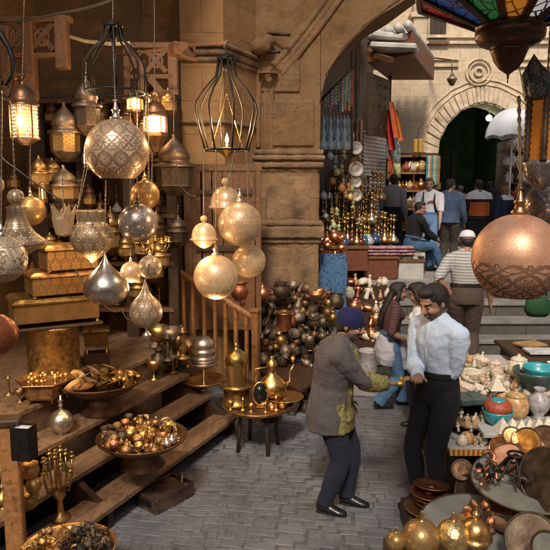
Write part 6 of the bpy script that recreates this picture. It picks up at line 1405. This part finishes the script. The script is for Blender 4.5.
spread(10, 448, 492, 390, 401, .865, ['jar', 'bowl', 'box'], ['coral', 'turq', 'amberc', 'bone'], (.045, .07), .045, 'tiny painted %s between the vendor and the beaded box', 'tiny painted %ss by the vendor')
# back shelf to hold them
tier(524, 620, 362, .98, .9, 'rear ledge of the souvenir stall at the right edge', mat=MT['wood_d'])
# lower trays
def oval(name, px, py, z, rx, ry, mat, label, tilt=(0, 0), rz=0, cat='tray', h=.03, inner=None, deep=1):
    C = G(px, py, z); k = S(C, 1); r = emp(name, label, cat, tuple(C), (tilt[0], tilt[1], rz))
    b = MB(); b.lathe([(0, 0), (.86, 0), (.9, .012*deep), (.99, .03*deep), (1, .04*deep), (.97, .035*deep), (.88, .008*deep), (0, .008*deep)], 48, Matrix.Diagonal((rx*k, ry*k, rx*k*1.2, 1))); part('dish', b, MT[mat] if isinstance(mat, str) else mat, r)
    b = MB(); b.ring((0, 0, .042*rx*k*1.2*deep), rx*k*.99, .006, 48, 6, ry=ry*k*.99); part('rim', b, MT['pewter'], r); return r, C, k
r, CT, kT = oval('oval_tray', 535, 480, .62, 62, 62*1.0, 'tray', 'large round grey tray with a black metal stand lying on it', (.08, -.12))
b = MB(); q = CT; 
TI = emp('metal_stand', 'tangled black metal stand with three feet on the grey tray', 'stand', tuple(G(515, 476, .66)))
for i in range(7):
    a = i*.9; b = MB(); b.tube([(0, 0, .16), (.06*cos(a), .06*sin(a), .12), (.13*cos(a), .13*sin(a), .02), (.17*cos(a), .17*sin(a), 0)], .009, 6); part('leg', b, MT['iron'], TI)
b = MB(); b.ring((0, 0, .16), .055, .01, 16, 6); b.ring((0, 0, .05), .11, .007, 20, 6); part('hoop', b, MT['iron'], TI)
r, _, _ = oval('oval_tray', 492, 535, .42, 72, 72, 'tray', 'lower grey oval tray at the bottom right with a dark square label', (.05, .05))
C = G(504, 520, .47); b = MB(); b.box((0, 0, .0), (.13, .10, .008)); s = solo('dark_plaque', b, MT['black'], 'dark blue square plaque lying on the lower grey tray', 'plaque', tuple(C), -.35); 
b = MB(); b.box((0, 0, 0), (.19, .16, .006)); solo('pale_card', b, cardm, 'pale card under the dark square plaque', 'card', tuple(C-Vector((0, 0, .012))), -.35)
def disc_plate(px, py, Y, rpx, mat, label, nrm, cat='plate'):
    C = P(px, py, Y); k = S(C, 1); e = Vector(nrm).normalized().to_track_quat('Z', 'Y').to_euler(); r = emp('metal_plate', label, cat, tuple(C), tuple(e))
    b = MB(); b.lathe([(0, 0), (.55, 0), (.62, .03), (.95, .1), (1, .13), (.95, .14), (.6, .06), (.3, .05), (0, .09)], 36, sc=rpx*k); part('dish', b, MT[mat] if isinstance(mat, str) else mat, r)
    b = MB(); b.ring((0, 0, .125*rpx*k), rpx*k*.99, .008, 36, 6); part('rim', b, MT['pewter' if mat != 'copper' else 'copper'], r); return r
disc_plate(548, 478, 3.9, 30, 'pewter', 'big dark plate standing upright at the right edge above the grey tray', (-.8, -.5, .25))
disc_plate(471, 492, 4.35, 17, 'wood_d', 'brown wooden plate leaning below the white shelf', (-.75, -.6, .3))
disc_plate(532, 540, 3.4, 26, 'tin', 'steel plate leaning in the lower right corner', (-.6, -.6, .5))
disc_plate(548, 548, 3.2, 16, 'tray', 'pale plate leaning at the very corner, right of the steel plate', (-.7, -.6, .3))
one('bowl', EN['copper'], 520, 455, .66, 18, 'crumpled orange copper bowl under the white shelf', (.5, .3))
disc_plate(507, 458, 4.3, 16, EN['copper'], 'engraved copper plate lying behind the grey tray', (-.6, -.3, .8))
disc_plate(526, 446, 4.35, 18, 'brass', 'shiny brass plate leaning under the white shelf', (-.75, -.35, .5))
disc_plate(497, 511, 4.0, 14, 'copper', 'copper plate half hidden under the grey tray', (-.3, -.6, .9))
# stack of copper plates on the paving by the vendor's feet
C = G(435, 512, .2)
stackbase = emp('wooden_crate', 'low dark crate under the stacked copper plates', 'crate', (C.x, C.y+.1, 0))
b = MB(); b.box((0, 0, .09), (.42, .34, .18)); part('body', b, MT['wood_d'], stackbase, bevel=.006)
for i in range(5): b = MB(); b.box((-.17+.085*i, -.175, .09), (.07, .012, .17)); part('slat', b, MT['wood'], stackbase)
for i, (dx, dy, dz, R, mt) in enumerate(((-.06, -.06, .185, .17, 'brass_d'), (.03, .0, .215, .165, 'wood'), (.0, -.02, .25, .15, 'copper'), (-.02, .02, .29, .145, 'copper'), (.0, .03, .335, .14, 'copper'))):
    r = put('plate', mt, Vector((C.x+dx, C.y+.1+dy, dz)), R, None, (rnd.uniform(.02, .22), rnd.uniform(-.15, .15)), ['wide brass plate at the bottom of the stack by the vendor', 'wooden plate second from the bottom of the plate stack', 'reddish copper plate in the middle of the stack', 'copper plate second from the top of the stack', 'engraved copper plate on the very top of the stack'][i])
for i in range(6): put('camel', 'iron', G(452+rnd.uniform(-6, 6), 500+i*3, .2), .09, None, (rnd.uniform(-1, 1), 0), 'tiny black iron camel figurine hanging beside the plate stack', group='black iron figurines beside the plates')
# gold lanterns at the bottom edge
for i, (x, y, rp, pr, mt, lab) in enumerate(((396, 541, 10, 'round', EN['gold'], 'small gold filigree ball, leftmost at the bottom edge'), (421, 538, 19, 'round', EN['gold'], 'large gold filigree ball lantern at the bottom edge'),
    (453, 536, 17, 'round', M_('beaten_gold', (.75, .5, .2), .3, .9, 30, .5, 40, .8, .01), 'beaten gold ball right of the large filigree ball'), (475, 534, 15, 'bell', MT['gold'], 'gold bell lantern with a pointed finial at the bottom edge'), )):
    C = P(x, y, 3.55); k = S(C, 1); r = emp('gold_lantern', lab, 'lantern', tuple(C), rnd.random()); b = MB(); b.lathe(PR[pr], 28, sc=rp*k); part('shade', b, mt, r)
    b = MB(); b.lathe([(.2, 0), (.12, .1), (.16, .2), (.05, .3), (.08, .42), (0, .55)], 12, Matrix.Translation((0, 0, PR[pr][-1][1]*rp*k)), sc=rp*k); part('finial', b, MT['gold'], r)
r, _, _ = oval('oval_tray', 500, 565, .30, 62, 50, 'gold', 'gold tray cut off by the bottom edge of the picture', (0, 0))
b = MB(); b.prism([(.55, 3.0), (2.4, 3.0), (2.4, 4.0), (.75, 4.0)], 0, .26); solo('low_platform', b, MT['wood_d'], 'low dark platform under the gold lanterns at the bottom edge', 'platform', (1.2, 3.4, 0), world=True)
b = MB(); b.prism([(1.35, 3.7), (2.8, 3.5), (2.8, 4.7), (1.55, 4.7)], 0, .40); solo('low_platform', b, MT['wood_d'], 'dark stepped platform under the lower grey tray', 'platform', (2, 4, 0), world=True)
b = MB(); b.prism([(1.75, 3.75), (3.2, 3.75), (3.2, 4.6), (1.75, 4.6)], .401, .6); solo('low_platform', b, MT['wood_d'], 'dark raised platform under the large round grey tray', 'platform', (2.2, 4, .4), world=True)
# stick with green bag hanging near copper ball
GB = emp('green_bag', 'dark green cloth bag below the big copper ball at the right', 'bag', tuple(P(537, 316, 7.6)))
b = MB(); b.loft([(0, 0, 0), (0, 0, .08), (0, 0, .2), (0, 0, .3)], [.12, .17, .15, .05], [.08, .1, .09, .03], 12); part('body', b, M_('green_cloth', (.01, .055, .016), .8), GB)
b = MB(); b.tube([(-.1, 0, .26), (-.08, 0, .42), (.08, 0, .42), (.1, 0, .26)], .01, 6); part('strap', b, MT['black'], GB)
CT2 = emp('side_counter', 'dark side counter with fruit-coloured goods under the copper ball at the right', 'counter', tuple(G(545, 330, 0).xy)+(0,)) if False else None
# ================================================================ GOODS ON THE BACK STREET
# figurine rack below the hookah shop
FR = emp('sloping_rack', 'sloping rack of carved figurines against the side of the stone platform', 'rack', (1.35, 9.0, 0))
b = MB()
for k in range(5):
    y = 9.0+.25*k; z = .38+.17*k; bb = MB(); bb.box((1.35, y+.14, z/2), (1.05, .27, z)); part('step', bb, MT['wood_d'], FR, world=True)
for k in range(5):
    for i in range(9):
        x = .86+.12*i+rnd.uniform(-.02, .02); q = Vector((x, 9.0+.25*k+rnd.uniform(.05, .2), .38+.17*k))
        right = i > 3; kd = rnd.choice(['figure', 'cat', 'camel', 'vase', 'scarab', 'jar']); mt = rnd.choice(['cream', 'alab', 'bone', 'cream', 'amberc', 'copper'] if right else ['pewter', 'copper', 'brass_d', 'amberc', 'bone'])
        put(kd, mt, q, rnd.uniform(.14, .26), None, (rnd.uniform(-.3, .3), rnd.uniform(-.3, .3)), '%s %s on the sloping rack behind the girl' % ('pale carved' if right else 'dark or coppery', NICE[kd][1]), '%s %ss on the sloping rack' % ('pale' if right else 'dark', NICE[kd][1]))
b = MB(); lin = [(0, 0), (.13, 0), (.16, .1), (.15, .35), (.1, .4)]; 
put('drum', 'marble', G(368, 372, .12), .32, label='grey stone pot standing in front of the sloping rack'); put('vase', 'verd', G(352, 368, .12), .3, label='dark green stone vase left of the grey stone pot')
b = MB(); b.box((0, 0, .08), (1.15, .4, .16)); solo('stone_bench', b, MT['concrete'], 'low grey stone slab on the paving behind the man in the skull cap', 'bench', tuple(G(362, 392, 0)), -.12, bevel=.015)
# blue draped cloth beside the pier
BC = MB(); n = 12
top = P(333, 254, 9.35); 
for s in (0, 1):
    pass
vs = []; fs = []; W = .42; Hh = .95
for i in range(n+1):
    for j in range(9):
        u = i/n; v = j/8; vs.append((top.x-W/2+W*u+.01*sin(9*v+u*5), top.y+.035*sin(u*pi*7)*(.3+v)-.1*v, top.z-Hh*v))
for i in range(n):
    for j in range(8): a = i*9+j; fs.append((a, a+1, a+10, a+9))
BC.add(vs, fs); BC.add([(x, y+.012, z) for x, y, z in vs], [tuple(reversed(f)) for f in fs]); solo('blue_cloth', BC, brocade('blue_shawl', (.025, .08, .19), (.08, .17, .26), 14, .85, 0, (.02, .03, .08)), 'blue patterned shawl draped beside the stone pier', 'cloth', tuple(top), world=True)
for i in range(10):
    q = P(rnd.uniform(322, 345), rnd.uniform(238, 268), 9.5+rnd.uniform(0, .3)); put('jug' if i % 2 else 'pot', 'copper', q, rnd.uniform(.14, .2), None, (rnd.uniform(-1, 1), rnd.uniform(-1, 1)), 'small copper %s bunched above the blue shawl' % ('jug' if i % 2 else 'pot'), 'copper %ss above the blue shawl' % ('jug' if i % 2 else 'pot'))
# counters
def counter(px0, px1, pyt, pyb, Y, dY, mat, label, name='counter'):
    A = P(px0, pyb, Y); B_ = P(px1, pyt, Y); z0 = A.z if pyb else PZ; r = emp(name, label, 'counter', ((A.x+B_.x)/2, Y, z0)); b = MB()
    b.box(((A.x+B_.x)/2, Y+dY/2, (z0+B_.z)/2), (B_.x-A.x, dY, B_.z-z0)); part('body', b, mat, r, bevel=.006, world=True)
    b = MB(); b.box(((A.x+B_.x)/2, Y+dY/2, B_.z+.018), (B_.x-A.x+.06, dY+.06, .035)); part('top', b, MT['wood'], r, bevel=.004, world=True); return B_.z+.036
redw = wood('red_counter_wood', (.16, .045, .02))
c1 = counter(322, 368, 249, 271, 10.45, .7, redw, 'dark red wooden counter under the rows of brass hookahs')
c2_ = counter(364, 398, 259, 279, 10.6, .55, redw, 'red wooden box counter under the stacked textiles')
c3_ = counter(398, 424, 262, 284, 10.7, .5, cardm, 'pale crate with packets beside the seated man')
pk = [(.5, .04, .04), (.05, .3, .08), (.5, .4, .05), (.5, .45, .4), (.05, .1, .35), (.4, .15, .3)]
PK = [M_('printed_packet', c, .5, 0, 12, .6, c2=(.6, .55, .5)) for c in pk]
for i in range(16):
    x = 399+(i % 8)*3.2; z = c3_+.0+(i//8)*.055; q = P(x, 262, 10.85); b = MB(); b.box((0, 0, .025), (.13, .2, .05)); solo('printed_packet', b, PK[i % 6], 'small printed packet piled on the pale crate beside the seated man', 'packet', (q.x, 10.95+rnd.uniform(-.06, .06), z), rnd.uniform(-.3, .3), group='packets on the pale crate')
tx = [brocade('woven_textile_red', (.35, .04, .05), (.5, .45, .4), 24, .9, 0, (.03, .1, .3)), brocade('woven_textile_blue', (.03, .12, .3), (.3, .3, .3), 24, .9, 0, (.3, .05, .1)), brocade('woven_textile_teal', (.03, .25, .25), (.5, .5, .4), 24, .9, 0), brocade('woven_textile_grey', (.3, .28, .3), (.4, .05, .15), 24, .9, 0)]
for i in range(12):
    j = i % 4; q = P(372+j*11, 259, 10.8); b = MB(); b.loft([(-.16, 0, .03), (-.14, 0, .03), (.14, 0, .03), (.16, 0, .03)], [.02, .13, .13, .02], [.01, .03, .03, .01], 10, xax=(0, 1, 0)); solo('folded_textile', b, tx[(i*3+j) % 4], 'folded patterned scarf stacked on the red box counter', 'textile', (q.x, 10.85, c2_+.055*(i//4)), rnd.uniform(-.3, .3), group='folded scarves on the red box counter')
# hookahs: rows on the shop steps
HR = emp('hookah_stand', 'stepped wooden stand behind the pier carrying rows of hookahs', 'stand', (1.2, 11, PZ))
for k, (Yk, zp) in enumerate(((10.75, 0), (11.3, .34), (11.9, .75))):
    b = MB(); xa = P(321, 200, Yk).x; xb = P(358+6*k, 200, Yk).x; b.box(((xa+xb)/2, Yk+.2, (PZ+c1+zp)/2), (xb-xa, .42, c1+zp-PZ)) ; part('step', b, MT['wood_d'], HR, world=True)
    n = int((xb-xa)/.07)
    for i in range(n+3):
        q = Vector((xa+.05+(xb-xa+.25)*i/(n+3), Yk+rnd.uniform(.05, .3), c1+zp)); put('hookah', rnd.choice(['brass', 'gold', 'brass_d', 'brass']), q, rnd.uniform(.42, .62), None, (0, 0), 'brass hookah in the rows behind the stone pier', 'hookahs in rows behind the pier')
for i in range(10):
    x = 366+i*3.0; q = P(x, 258, 11.4+.1*(i % 3)); q.z = P(366, 247, 11.4).z-.2; put('hookah', 'brass', Vector((q.x, q.y, PZ+.55)), rnd.uniform(.4, .6), label='small hookah in front of the grey roller shutter', group='hookahs in front of the shutter')
b = MB(); xa, xb = P(362, 200, 11.4).x, P(396, 200, 11.4).x; b.box(((xa+xb)/2, 11.6, PZ+.27), (xb-xa, .5, .54)); solo('low_bench', b, MT['wood_d'], 'dark bench before the grey shutter holding small hookahs', 'bench', ((xa+xb)/2, 11.6, PZ), world=True, bevel=.01)
# glass shelf with white-blue hookahs
SH = emp('glass_shelf', 'hanging shelf of white and blue glass hookahs behind the arch edge', 'shelf', tuple(P(338, 153, 10.9)))
b = MB(); boxpx(316, 150.5, 352, 153, 10.8, .45, b); part('board', b, MT['wood_d'], SH, world=True)
for x in (352,): b = MB(); b.tube([P(x, 153, 10.82), P(x, 52, 10.82)], .02, 8); part('rod', b, MT['tin'], SH, world=True)
b = MB(); b.tube([P(357, 240, 11.0), P(357, 50, 11.0)], .02, 8); part('rod', b, MT['tin'], SH, world=True)
wb = brocade('painted_glass_blue', (.80, .85, .85), (.08, .35, .45), 26, .2, 0)
for i in range(9):
    q = P(323+3.5*i, 150.5, 10.95+.1*(i % 2)); rt = emp('glass_hookah', 'white and blue painted glass hookah on the hanging shelf', 'hookah', tuple(q), rnd.random(), 'painted glass hookahs on the hanging shelf'); h = .62
    b = MB(); b.lathe([(0, 0), (.14, 0), (.17, .05), (.13, .2), (.07, .3), (.1, .42), (.05, .55), (.04, .7), (.06, .8), (0, 1)], 12, sc=h); part('vase', b, wb, rt)
# strings of beads
bc = [(.8, .3, .45), (.8, .8, .75), (.1, .5, .2), (.75, .55, .08), (.2, .3, .7), (.75, .12, .1), (.85, .7, .7), (.08, .6, .5)]
BM = [M_('beads_%d' % i, c, .4, 0, 30, .4) for i, c in enumerate(bc)]
for i in range(22):
    x = 324+1.35*i; yt = 99-i*1.45; q0 = P(x, yt, 10.6); q1 = P(x, 114-rnd.uniform(0, 12), 10.6); L_ = q0.z-q1.z; n = int(L_/.05); b = MB(); pts = []; rr = []
    for j in range(n*2): pts.append((0, 0, -L_*j/(2*n))); rr.append(.012 if j % 2 else .03)
    b.tube(pts, rr, 6); solo('bead_string', b, BM[i % 8], 'string of %s beads hanging under the arch edge' % ['pink', 'white', 'green', 'yellow', 'blue', 'red', 'pale pink', 'teal'][i % 8], 'beads', tuple(q0), group='%s bead strings under the arch' % ['pink', 'white', 'green', 'yellow', 'blue', 'red', 'pale pink', 'teal'][i % 8])
b = MB(); b.tube([P(320, 101, 10.6), P(356, 66, 10.6)], .02, 6); solo('hanging_rail', b, MT['wood_d'], 'rail under the arch from which the bead strings hang', 'rail', tuple(P(338, 84, 10.6)), world=True)
# hanging plates on the rod
for i, (y, r_, lab) in enumerate(((148, 7, 'highest'), (169, 8, 'second'), (182, 6, 'third'), (195, 6.5, 'lowest'))):
    disc_plate(356, y, 10.9, r_, 'silver', '%s of the four silver plates hung in a column beside the shutter' % lab, (.1, -1, .1))
# orange cloths and cabinet
for i, (x0, y0, x1, y1, c) in enumerate(((388, 102, 395, 138, (.50, .12, .03)), (393, 110, 399, 141, (.5, .19, .05)), (384, 110, 391, 150, (.6, .05, .04)), (386, 150, 392, 180, (.3, .05, .03)))):
    A = P(x0, y1, 13.4+.15*i); B_ = P(x1, y0, 13.4+.15*i); b = MB(); vs = []; fs = []
    for u in range(9):
        for v in range(5):
            t = u/8; xx = A.x+(B_.x-A.x)*t*(.6+.4*v/4)+.03*v; vs.append((xx, A.y+.06*sin(t*18), B_.z-(B_.z-A.z)*v/4))
    for u in range(8):
        for v in range(4): a = u*5+v; fs.append((a, a+1, a+6, a+5))
    b.add(vs, fs); b.add([(x, y+.015, z) for x, y, z in vs], [tuple(reversed(f)) for f in fs]); solo('hanging_cloth', b, M_('orange_cloth', c, .8, 0, 12, .3), ['bright orange scarf hanging under the box canopy', 'paler orange dress hanging right of the bright scarf', 'red scarf hanging nearest the signboard', 'dark red cloth hanging low beside the shutter'][i], 'cloth', tuple(A), world=True)
GC = emp('goods_cabinet', 'tall narrow wooden cabinet crammed with trinkets behind the seated man', 'cabinet', tuple(P(408, 245, 14.3)))
b = MB(); boxpx(396, 157, 399, 250, 14.2, .4, b); boxpx(412, 157, 414.5, 250, 14.2, .4, b); boxpx(436, 160, 438.5, 250, 14.4, .3, b); part('upright', b, MT['wood_o'], GC, world=True)
b = MB(); boxpx(396, 153, 439, 250, 14.62, .05, b); part('back', b, MT['wood_d'], GC, world=True)
for y in (155, 172, 190, 208, 229):
    b = MB(); boxpx(396, y, 438, y+2, 14.2, .42, b); part('shelf', b, MT['wood_o'], GC, world=True)
    if y > 156:
        for i in range(11):
            q = P(399+i*3.6, y, 14.3); kd = rnd.choice(['jar', 'vase', 'figure', 'bowl', 'teapot', 'box']); put(kd, rnd.choice(['amberc', 'copper', 'bone', 'brass', 'coral', 'cream', 'brass_d']), q, rnd.uniform(.15, .33)*(.6 if kd in ('bowl', 'box') else 1), label='little %s on the trinket cabinet shelves' % NICE[kd][1], group='%ss in the trinket cabinet' % NICE[kd][1])
for i in range(8):
    c = [(.02, .25, .3), (.5, .5, .48), (.5, .2, .03), (.04, .2, .35), (.5, .4, .1), (.3, .3, .3), (.02, .3, .25), (.45, .1, .04)][i]; q = P(427.5+1.7*i, 156, 14.0); b = MB(); b.box((0, 0, -.32), (.045, .04, .64)); solo('hanging_scarf', b, M_('scarf', c, .8), '%s scarf in the striped row above the tourist' % ['teal', 'white', 'orange', 'blue', 'yellow', 'grey', 'sea green', 'rust'][i], 'scarf', tuple(q), 0, bevel=.012)
for i, (x, y0, y1) in enumerate(((416, 139, 153), (421, 139, 153))): b = MB(); boxpx(x-2.3, y0, x+2.3, y1, 14.0, .1, b); solo('yellow_cloth', b, M_('mustard_cloth', (.5, .28, .04), .8, 0, 12, .3), ['mustard cloth hung above the cabinet on the left', 'mustard cloth hung above the cabinet on the right'][i], 'cloth', tuple(P(x, y1, 14)), world=True, bevel=.02)
# seat for the seated man
# umbrella
UM = emp('parasol', 'white parasol open in front of the dark gateway', 'parasol', tuple(G(506, 262, PZ)))
Yu = UM.location.y; Cu = P(512, 139, Yu); k = S(Cu, 1); n = 8; R = 26*k; Hh = 30*k
base = Vector(UM.location)
b = MB(); rows = []
for s in range(7):
    t = s/6; row = []
    for i in range(n*4):
        a = 2*pi*i/(n*4); u_ = abs(((i % 4)/4)-.5)*2; sc_ = 1-.075*(1-u_*u_)*t; rr_ = R*sin(t*pi/2*.98)*sc_*1.05; row.append((rr_*cos(a), rr_*sin(a), Hh*cos(t*pi/2*.98)+(.05*(1-u_*u_) if s == 6 else 0)))
    rows.append(row)
vs = [v for r_ in rows for v in r_]; m_ = n*4
fs = [(s*m_+i, s*m_+(i+1) % m_, (s+1)*m_+(i+1) % m_, (s+1)*m_+i) for s in range(6) for i in range(m_)]
off = Cu-base; b.add([(x+off.x, y+off.y, z+off.z) for x, y, z in vs], fs); b.add([(x*.99+off.x, y*.99+off.y, z-.01+off.z) for x, y, z in vs], [tuple(reversed(f)) for f in fs])
part('canopy', b, M_('white_canvas', (.72, .75, .8), .7, 0, 3, .08), UM)
b = MB(); b.tube([(off.x, off.y, 0), (off.x, off.y, off.z+Hh+.1)], .022, 8); part('pole', b, MT['white'], UM)
for i in range(n):
    a = 2*pi*i/n; b = MB(); b.tube([(off.x, off.y, off.z+Hh*.5), (off.x+R*.95*cos(a), off.y+R*.95*sin(a), off.z+.02)], .006, 5); part('rib', b, MT['tin'], UM)
# right of the gateway: stall of pale goods
RG = emp('street_kiosk', 'grey kiosk with hanging wares under the parasol beside the gateway', 'kiosk', tuple(G(520, 262, PZ)))
Yk = RG.location.y+.8
b = MB(); boxpx(504, 140, 600, 258, Yk, .8, b); part('body', b, M_('kiosk_grey', (.14, .12, .10), .8, 0, 4, .4), RG, world=True)
for i in range(3): b = MB(); boxpx(504, 150+i*16, 600, 152+i*16, Yk-.25, .25, b); part('shelf', b, MT['wood'], RG, world=True)
for j in range(3):
    for i in range(9):
        q = P(507+i*5, 150+j*16, Yk-.15); kd = rnd.choice(['jar', 'vase', 'bowl', 'figure']); put(kd, rnd.choice(['cream', 'bone', 'alab', 'tin', 'white']), q, rnd.uniform(.14, .28)*(.6 if kd == 'bowl' else 1), label='pale %s on the kiosk shelves under the parasol' % NICE[kd][1], group='pale %ss in the kiosk' % NICE[kd][1])
# stool and things
# buildings that shut off the sky behind and to the right of the camera
b = MB(); b.box((7.2, 1.5, 4), (1, 17, 8)); b.box((3, -9, 3.5), (18, 1, 7))
solo('opposite_building', b, MT['back'], 'ochre stone houses across the lane, behind the viewer', 'building', (7, -2, 0), world=True)
b = MB(); q = SF(8, -6, 0); M4 = Matrix.Translation(SF(4.2, -4.5, 3.4)) @ Matrix.Rotation(SANG, 4, 'Z'); b.box((0, 0, 0), (8, .5, 6.8), M=M4); solo('near_building', b, MT['shopwall'], 'ochre house front on the shop side of the lane, behind the viewer', 'building', tuple(SF(4.2, -4.5, 0)), world=True)

# more wares on the trays at the lower right
for i in range(26):
    x = rnd.uniform(478, 548); y = rnd.uniform(456, 486); q = G(x, y, .665); kd = rnd.choice(['goblet', 'stick', 'camel', 'teapot', 'dish', 'scarab']); mt = rnd.choice(['iron', 'pewter', 'iron', 'bronze', 'copper'])
    put(kd, mt, q, rnd.uniform(.06, .12)*(.45 if kd in ('dish', 'scarab') else 1), None, (rnd.uniform(-1.2, 1.2), rnd.uniform(-.8, .8)), 'small blackened %s strewn on the large round grey tray' % NICE[kd][1], 'blackened %ss on the round grey tray' % NICE[kd][1])
for i in range(12):
    x = rnd.uniform(462, 500); y = rnd.uniform(505, 535); q = G(x, y, .47); kd = rnd.choice(['goblet', 'dish', 'pot', 'jar']); mt = rnd.choice(['brass', 'bronze', 'copper'])
    put(kd, mt, q, rnd.uniform(.05, .09), None, (rnd.uniform(-.6, .6), rnd.uniform(-.6, .6)), 'small %s on the lower grey oval tray' % NICE[kd][1], 'small %ss on the lower grey tray' % NICE[kd][1])
for i, (x, y, r_, mt, lab) in enumerate(((500, 448, 11, 'copper', 'small copper plate tucked under the short white shelf'), (545, 440, 14, 'bronze', 'dark bronze plate at the right edge under the white shelf'), (462, 470, 10, 'bronze', 'small bronze plate leaning below the patterned edging'), (512, 436, 9, 'brass_d', 'small aged brass plate below the pyramids'))): disc_plate(x, y, 4.45, r_, mt, lab, (-.7+.2*i, -.6, .5))
# bright small goods hung about the shop front behind the pier
pc = [M_('painted_ware_%d' % i, c, .45, 0, 20, .6, c2=d) for i, (c, d) in enumerate((((.7, .1, .06), (.8, .6, .2)), ((.05, .3, .5), (.8, .8, .7)), ((.7, .5, .08), (.5, .1, .05)), ((.1, .45, .2), (.8, .7, .3)), ((.8, .75, .65), (.2, .3, .5))))]
for i in range(44):
    x = rnd.uniform(323, 362); y = rnd.uniform(158, 232); q = P(x, y, 10.72+rnd.uniform(0, .12)+max(0, (x-350))*.05); b = MB(); h = rnd.uniform(.1, .18)
    if i % 2: b.lathe([(0, 0), (.3, .1), (.42, .4), (.3, .75), (.12, .9), (.05, 1.0)], 10, sc=h)
    else: b.lathe([(0, 0), (.12, .0), (.3, .25), (.1, .5), (.28, .75), (.05, 1.0)], 10, sc=h)
    b.tube([(0, 0, h), (0, .02, h+.25)], .004, 4)
    solo('hanging_ornament', b, pc[i % 5], 'small %s ornament hung in front of the hookah rows' % ['red and yellow', 'blue and white', 'yellow and red', 'green and gold', 'cream and blue'][i % 5], 'ornament', tuple(q), rnd.random()*6, group='%s ornaments by the hookahs' % ['red and yellow', 'blue and white', 'yellow and red', 'green and gold', 'cream and blue'][i % 5])
for i in range(12):
    x = 388+rnd.uniform(-2, 12); y = rnd.uniform(150, 240); q = P(x, y, 13.9); b = MB(); b.loft([(0, 0, 0), (.01, 0, .15), (0, 0, .35), (0, 0, .5)], [.09, .08, .07, .02], [.04, .04, .03, .02], 8); solo('hanging_bag', b, pc[(i*2) % 5], 'small %s woven bag hung beside the trinket cabinet' % ['red and yellow', 'blue and white', 'yellow and red', 'green and gold', 'cream and blue'][(i*2) % 5], 'bag', tuple(q), group='%s woven bags by the cabinet' % ['red and yellow', 'blue and white', 'yellow and red', 'green and gold', 'cream and blue'][(i*2) % 5])
# a little litter and a few pebbles on the paving
b = MB(); rl2 = random.Random(9)
for i in range(500):
    x = rl2.uniform(-1.2, 3.5); y = rl2.uniform(3.8, 8.5); s_ = rl2.uniform(.003, .008); b.ell((x, y, s_*.3), (s_*rl2.uniform(.8, 2), s_, s_*.5), seg=5, rings=3)
solo('grit', b, M_('grit', (.12, .11, .10), .9, 0), 'grit and crumbs scattered over the paving', 'grit', (0, 0, .003), kind='stuff')
# ================================================================ light, sky, camera
EXPO = 0.0; SKY = .105; SUN = 3.2
w = bpy.data.worlds.new('World'); SC.world = w; w.use_nodes = True
N, L = w.node_tree.nodes, w.node_tree.links
sk = N.new('ShaderNodeTexSky'); sk.sky_type = 'NISHITA'; sk.sun_disc = False
SEL, SAZ = radians(47), radians(187)      # the sun stands behind the camera, a little to its left
sk.sun_elevation = SEL; sk.sun_rotation = SAZ; sk.air_density = 1.2; sk.dust_density = 3.0; sk.ozone_density = .6
L.new(sk.outputs[0], N['Background'].inputs[0]); N['Background'].inputs[1].default_value = SKY
sl = bpy.data.lights.new('sun', 'SUN'); sl.energy = SUN; sl.angle = radians(9); sl.color = (1, .90, .77)
so = bpy.data.objects.new('sun', sl); COL.objects.link(so)
sd = Vector((sin(SAZ)*cos(SEL), cos(SAZ)*cos(SEL), sin(SEL)))
so.rotation_euler = sd.to_track_quat('Z', 'Y').to_euler()
cam = bpy.data.cameras.new('camera'); cam.sensor_width = 36; cam.lens = 36*F_PX/550; cam.clip_start = .05; cam.clip_end = 500
co = bpy.data.objects.new('camera', cam); COL.objects.link(co); co.location = (0, 0, CAMZ); co.rotation_euler = (pi/2-PITCH, 0, 0)
SC.camera = co
vs = SC.view_settings; vs.view_transform = 'Standard'; vs.look = 'None'; vs.gamma = 1; vs.exposure = EXPO; vs.use_curve_mapping = False
SC.render.engine = 'CYCLES'
SC.cycles.max_bounces = 5; SC.cycles.use_adaptive_sampling = True; SC.cycles.adaptive_threshold = .03; SC.cycles.diffuse_bounces = 2; SC.cycles.glossy_bounces = 2; SC.cycles.transmission_bounces = 2; SC.cycles.sample_clamp_indirect = 4
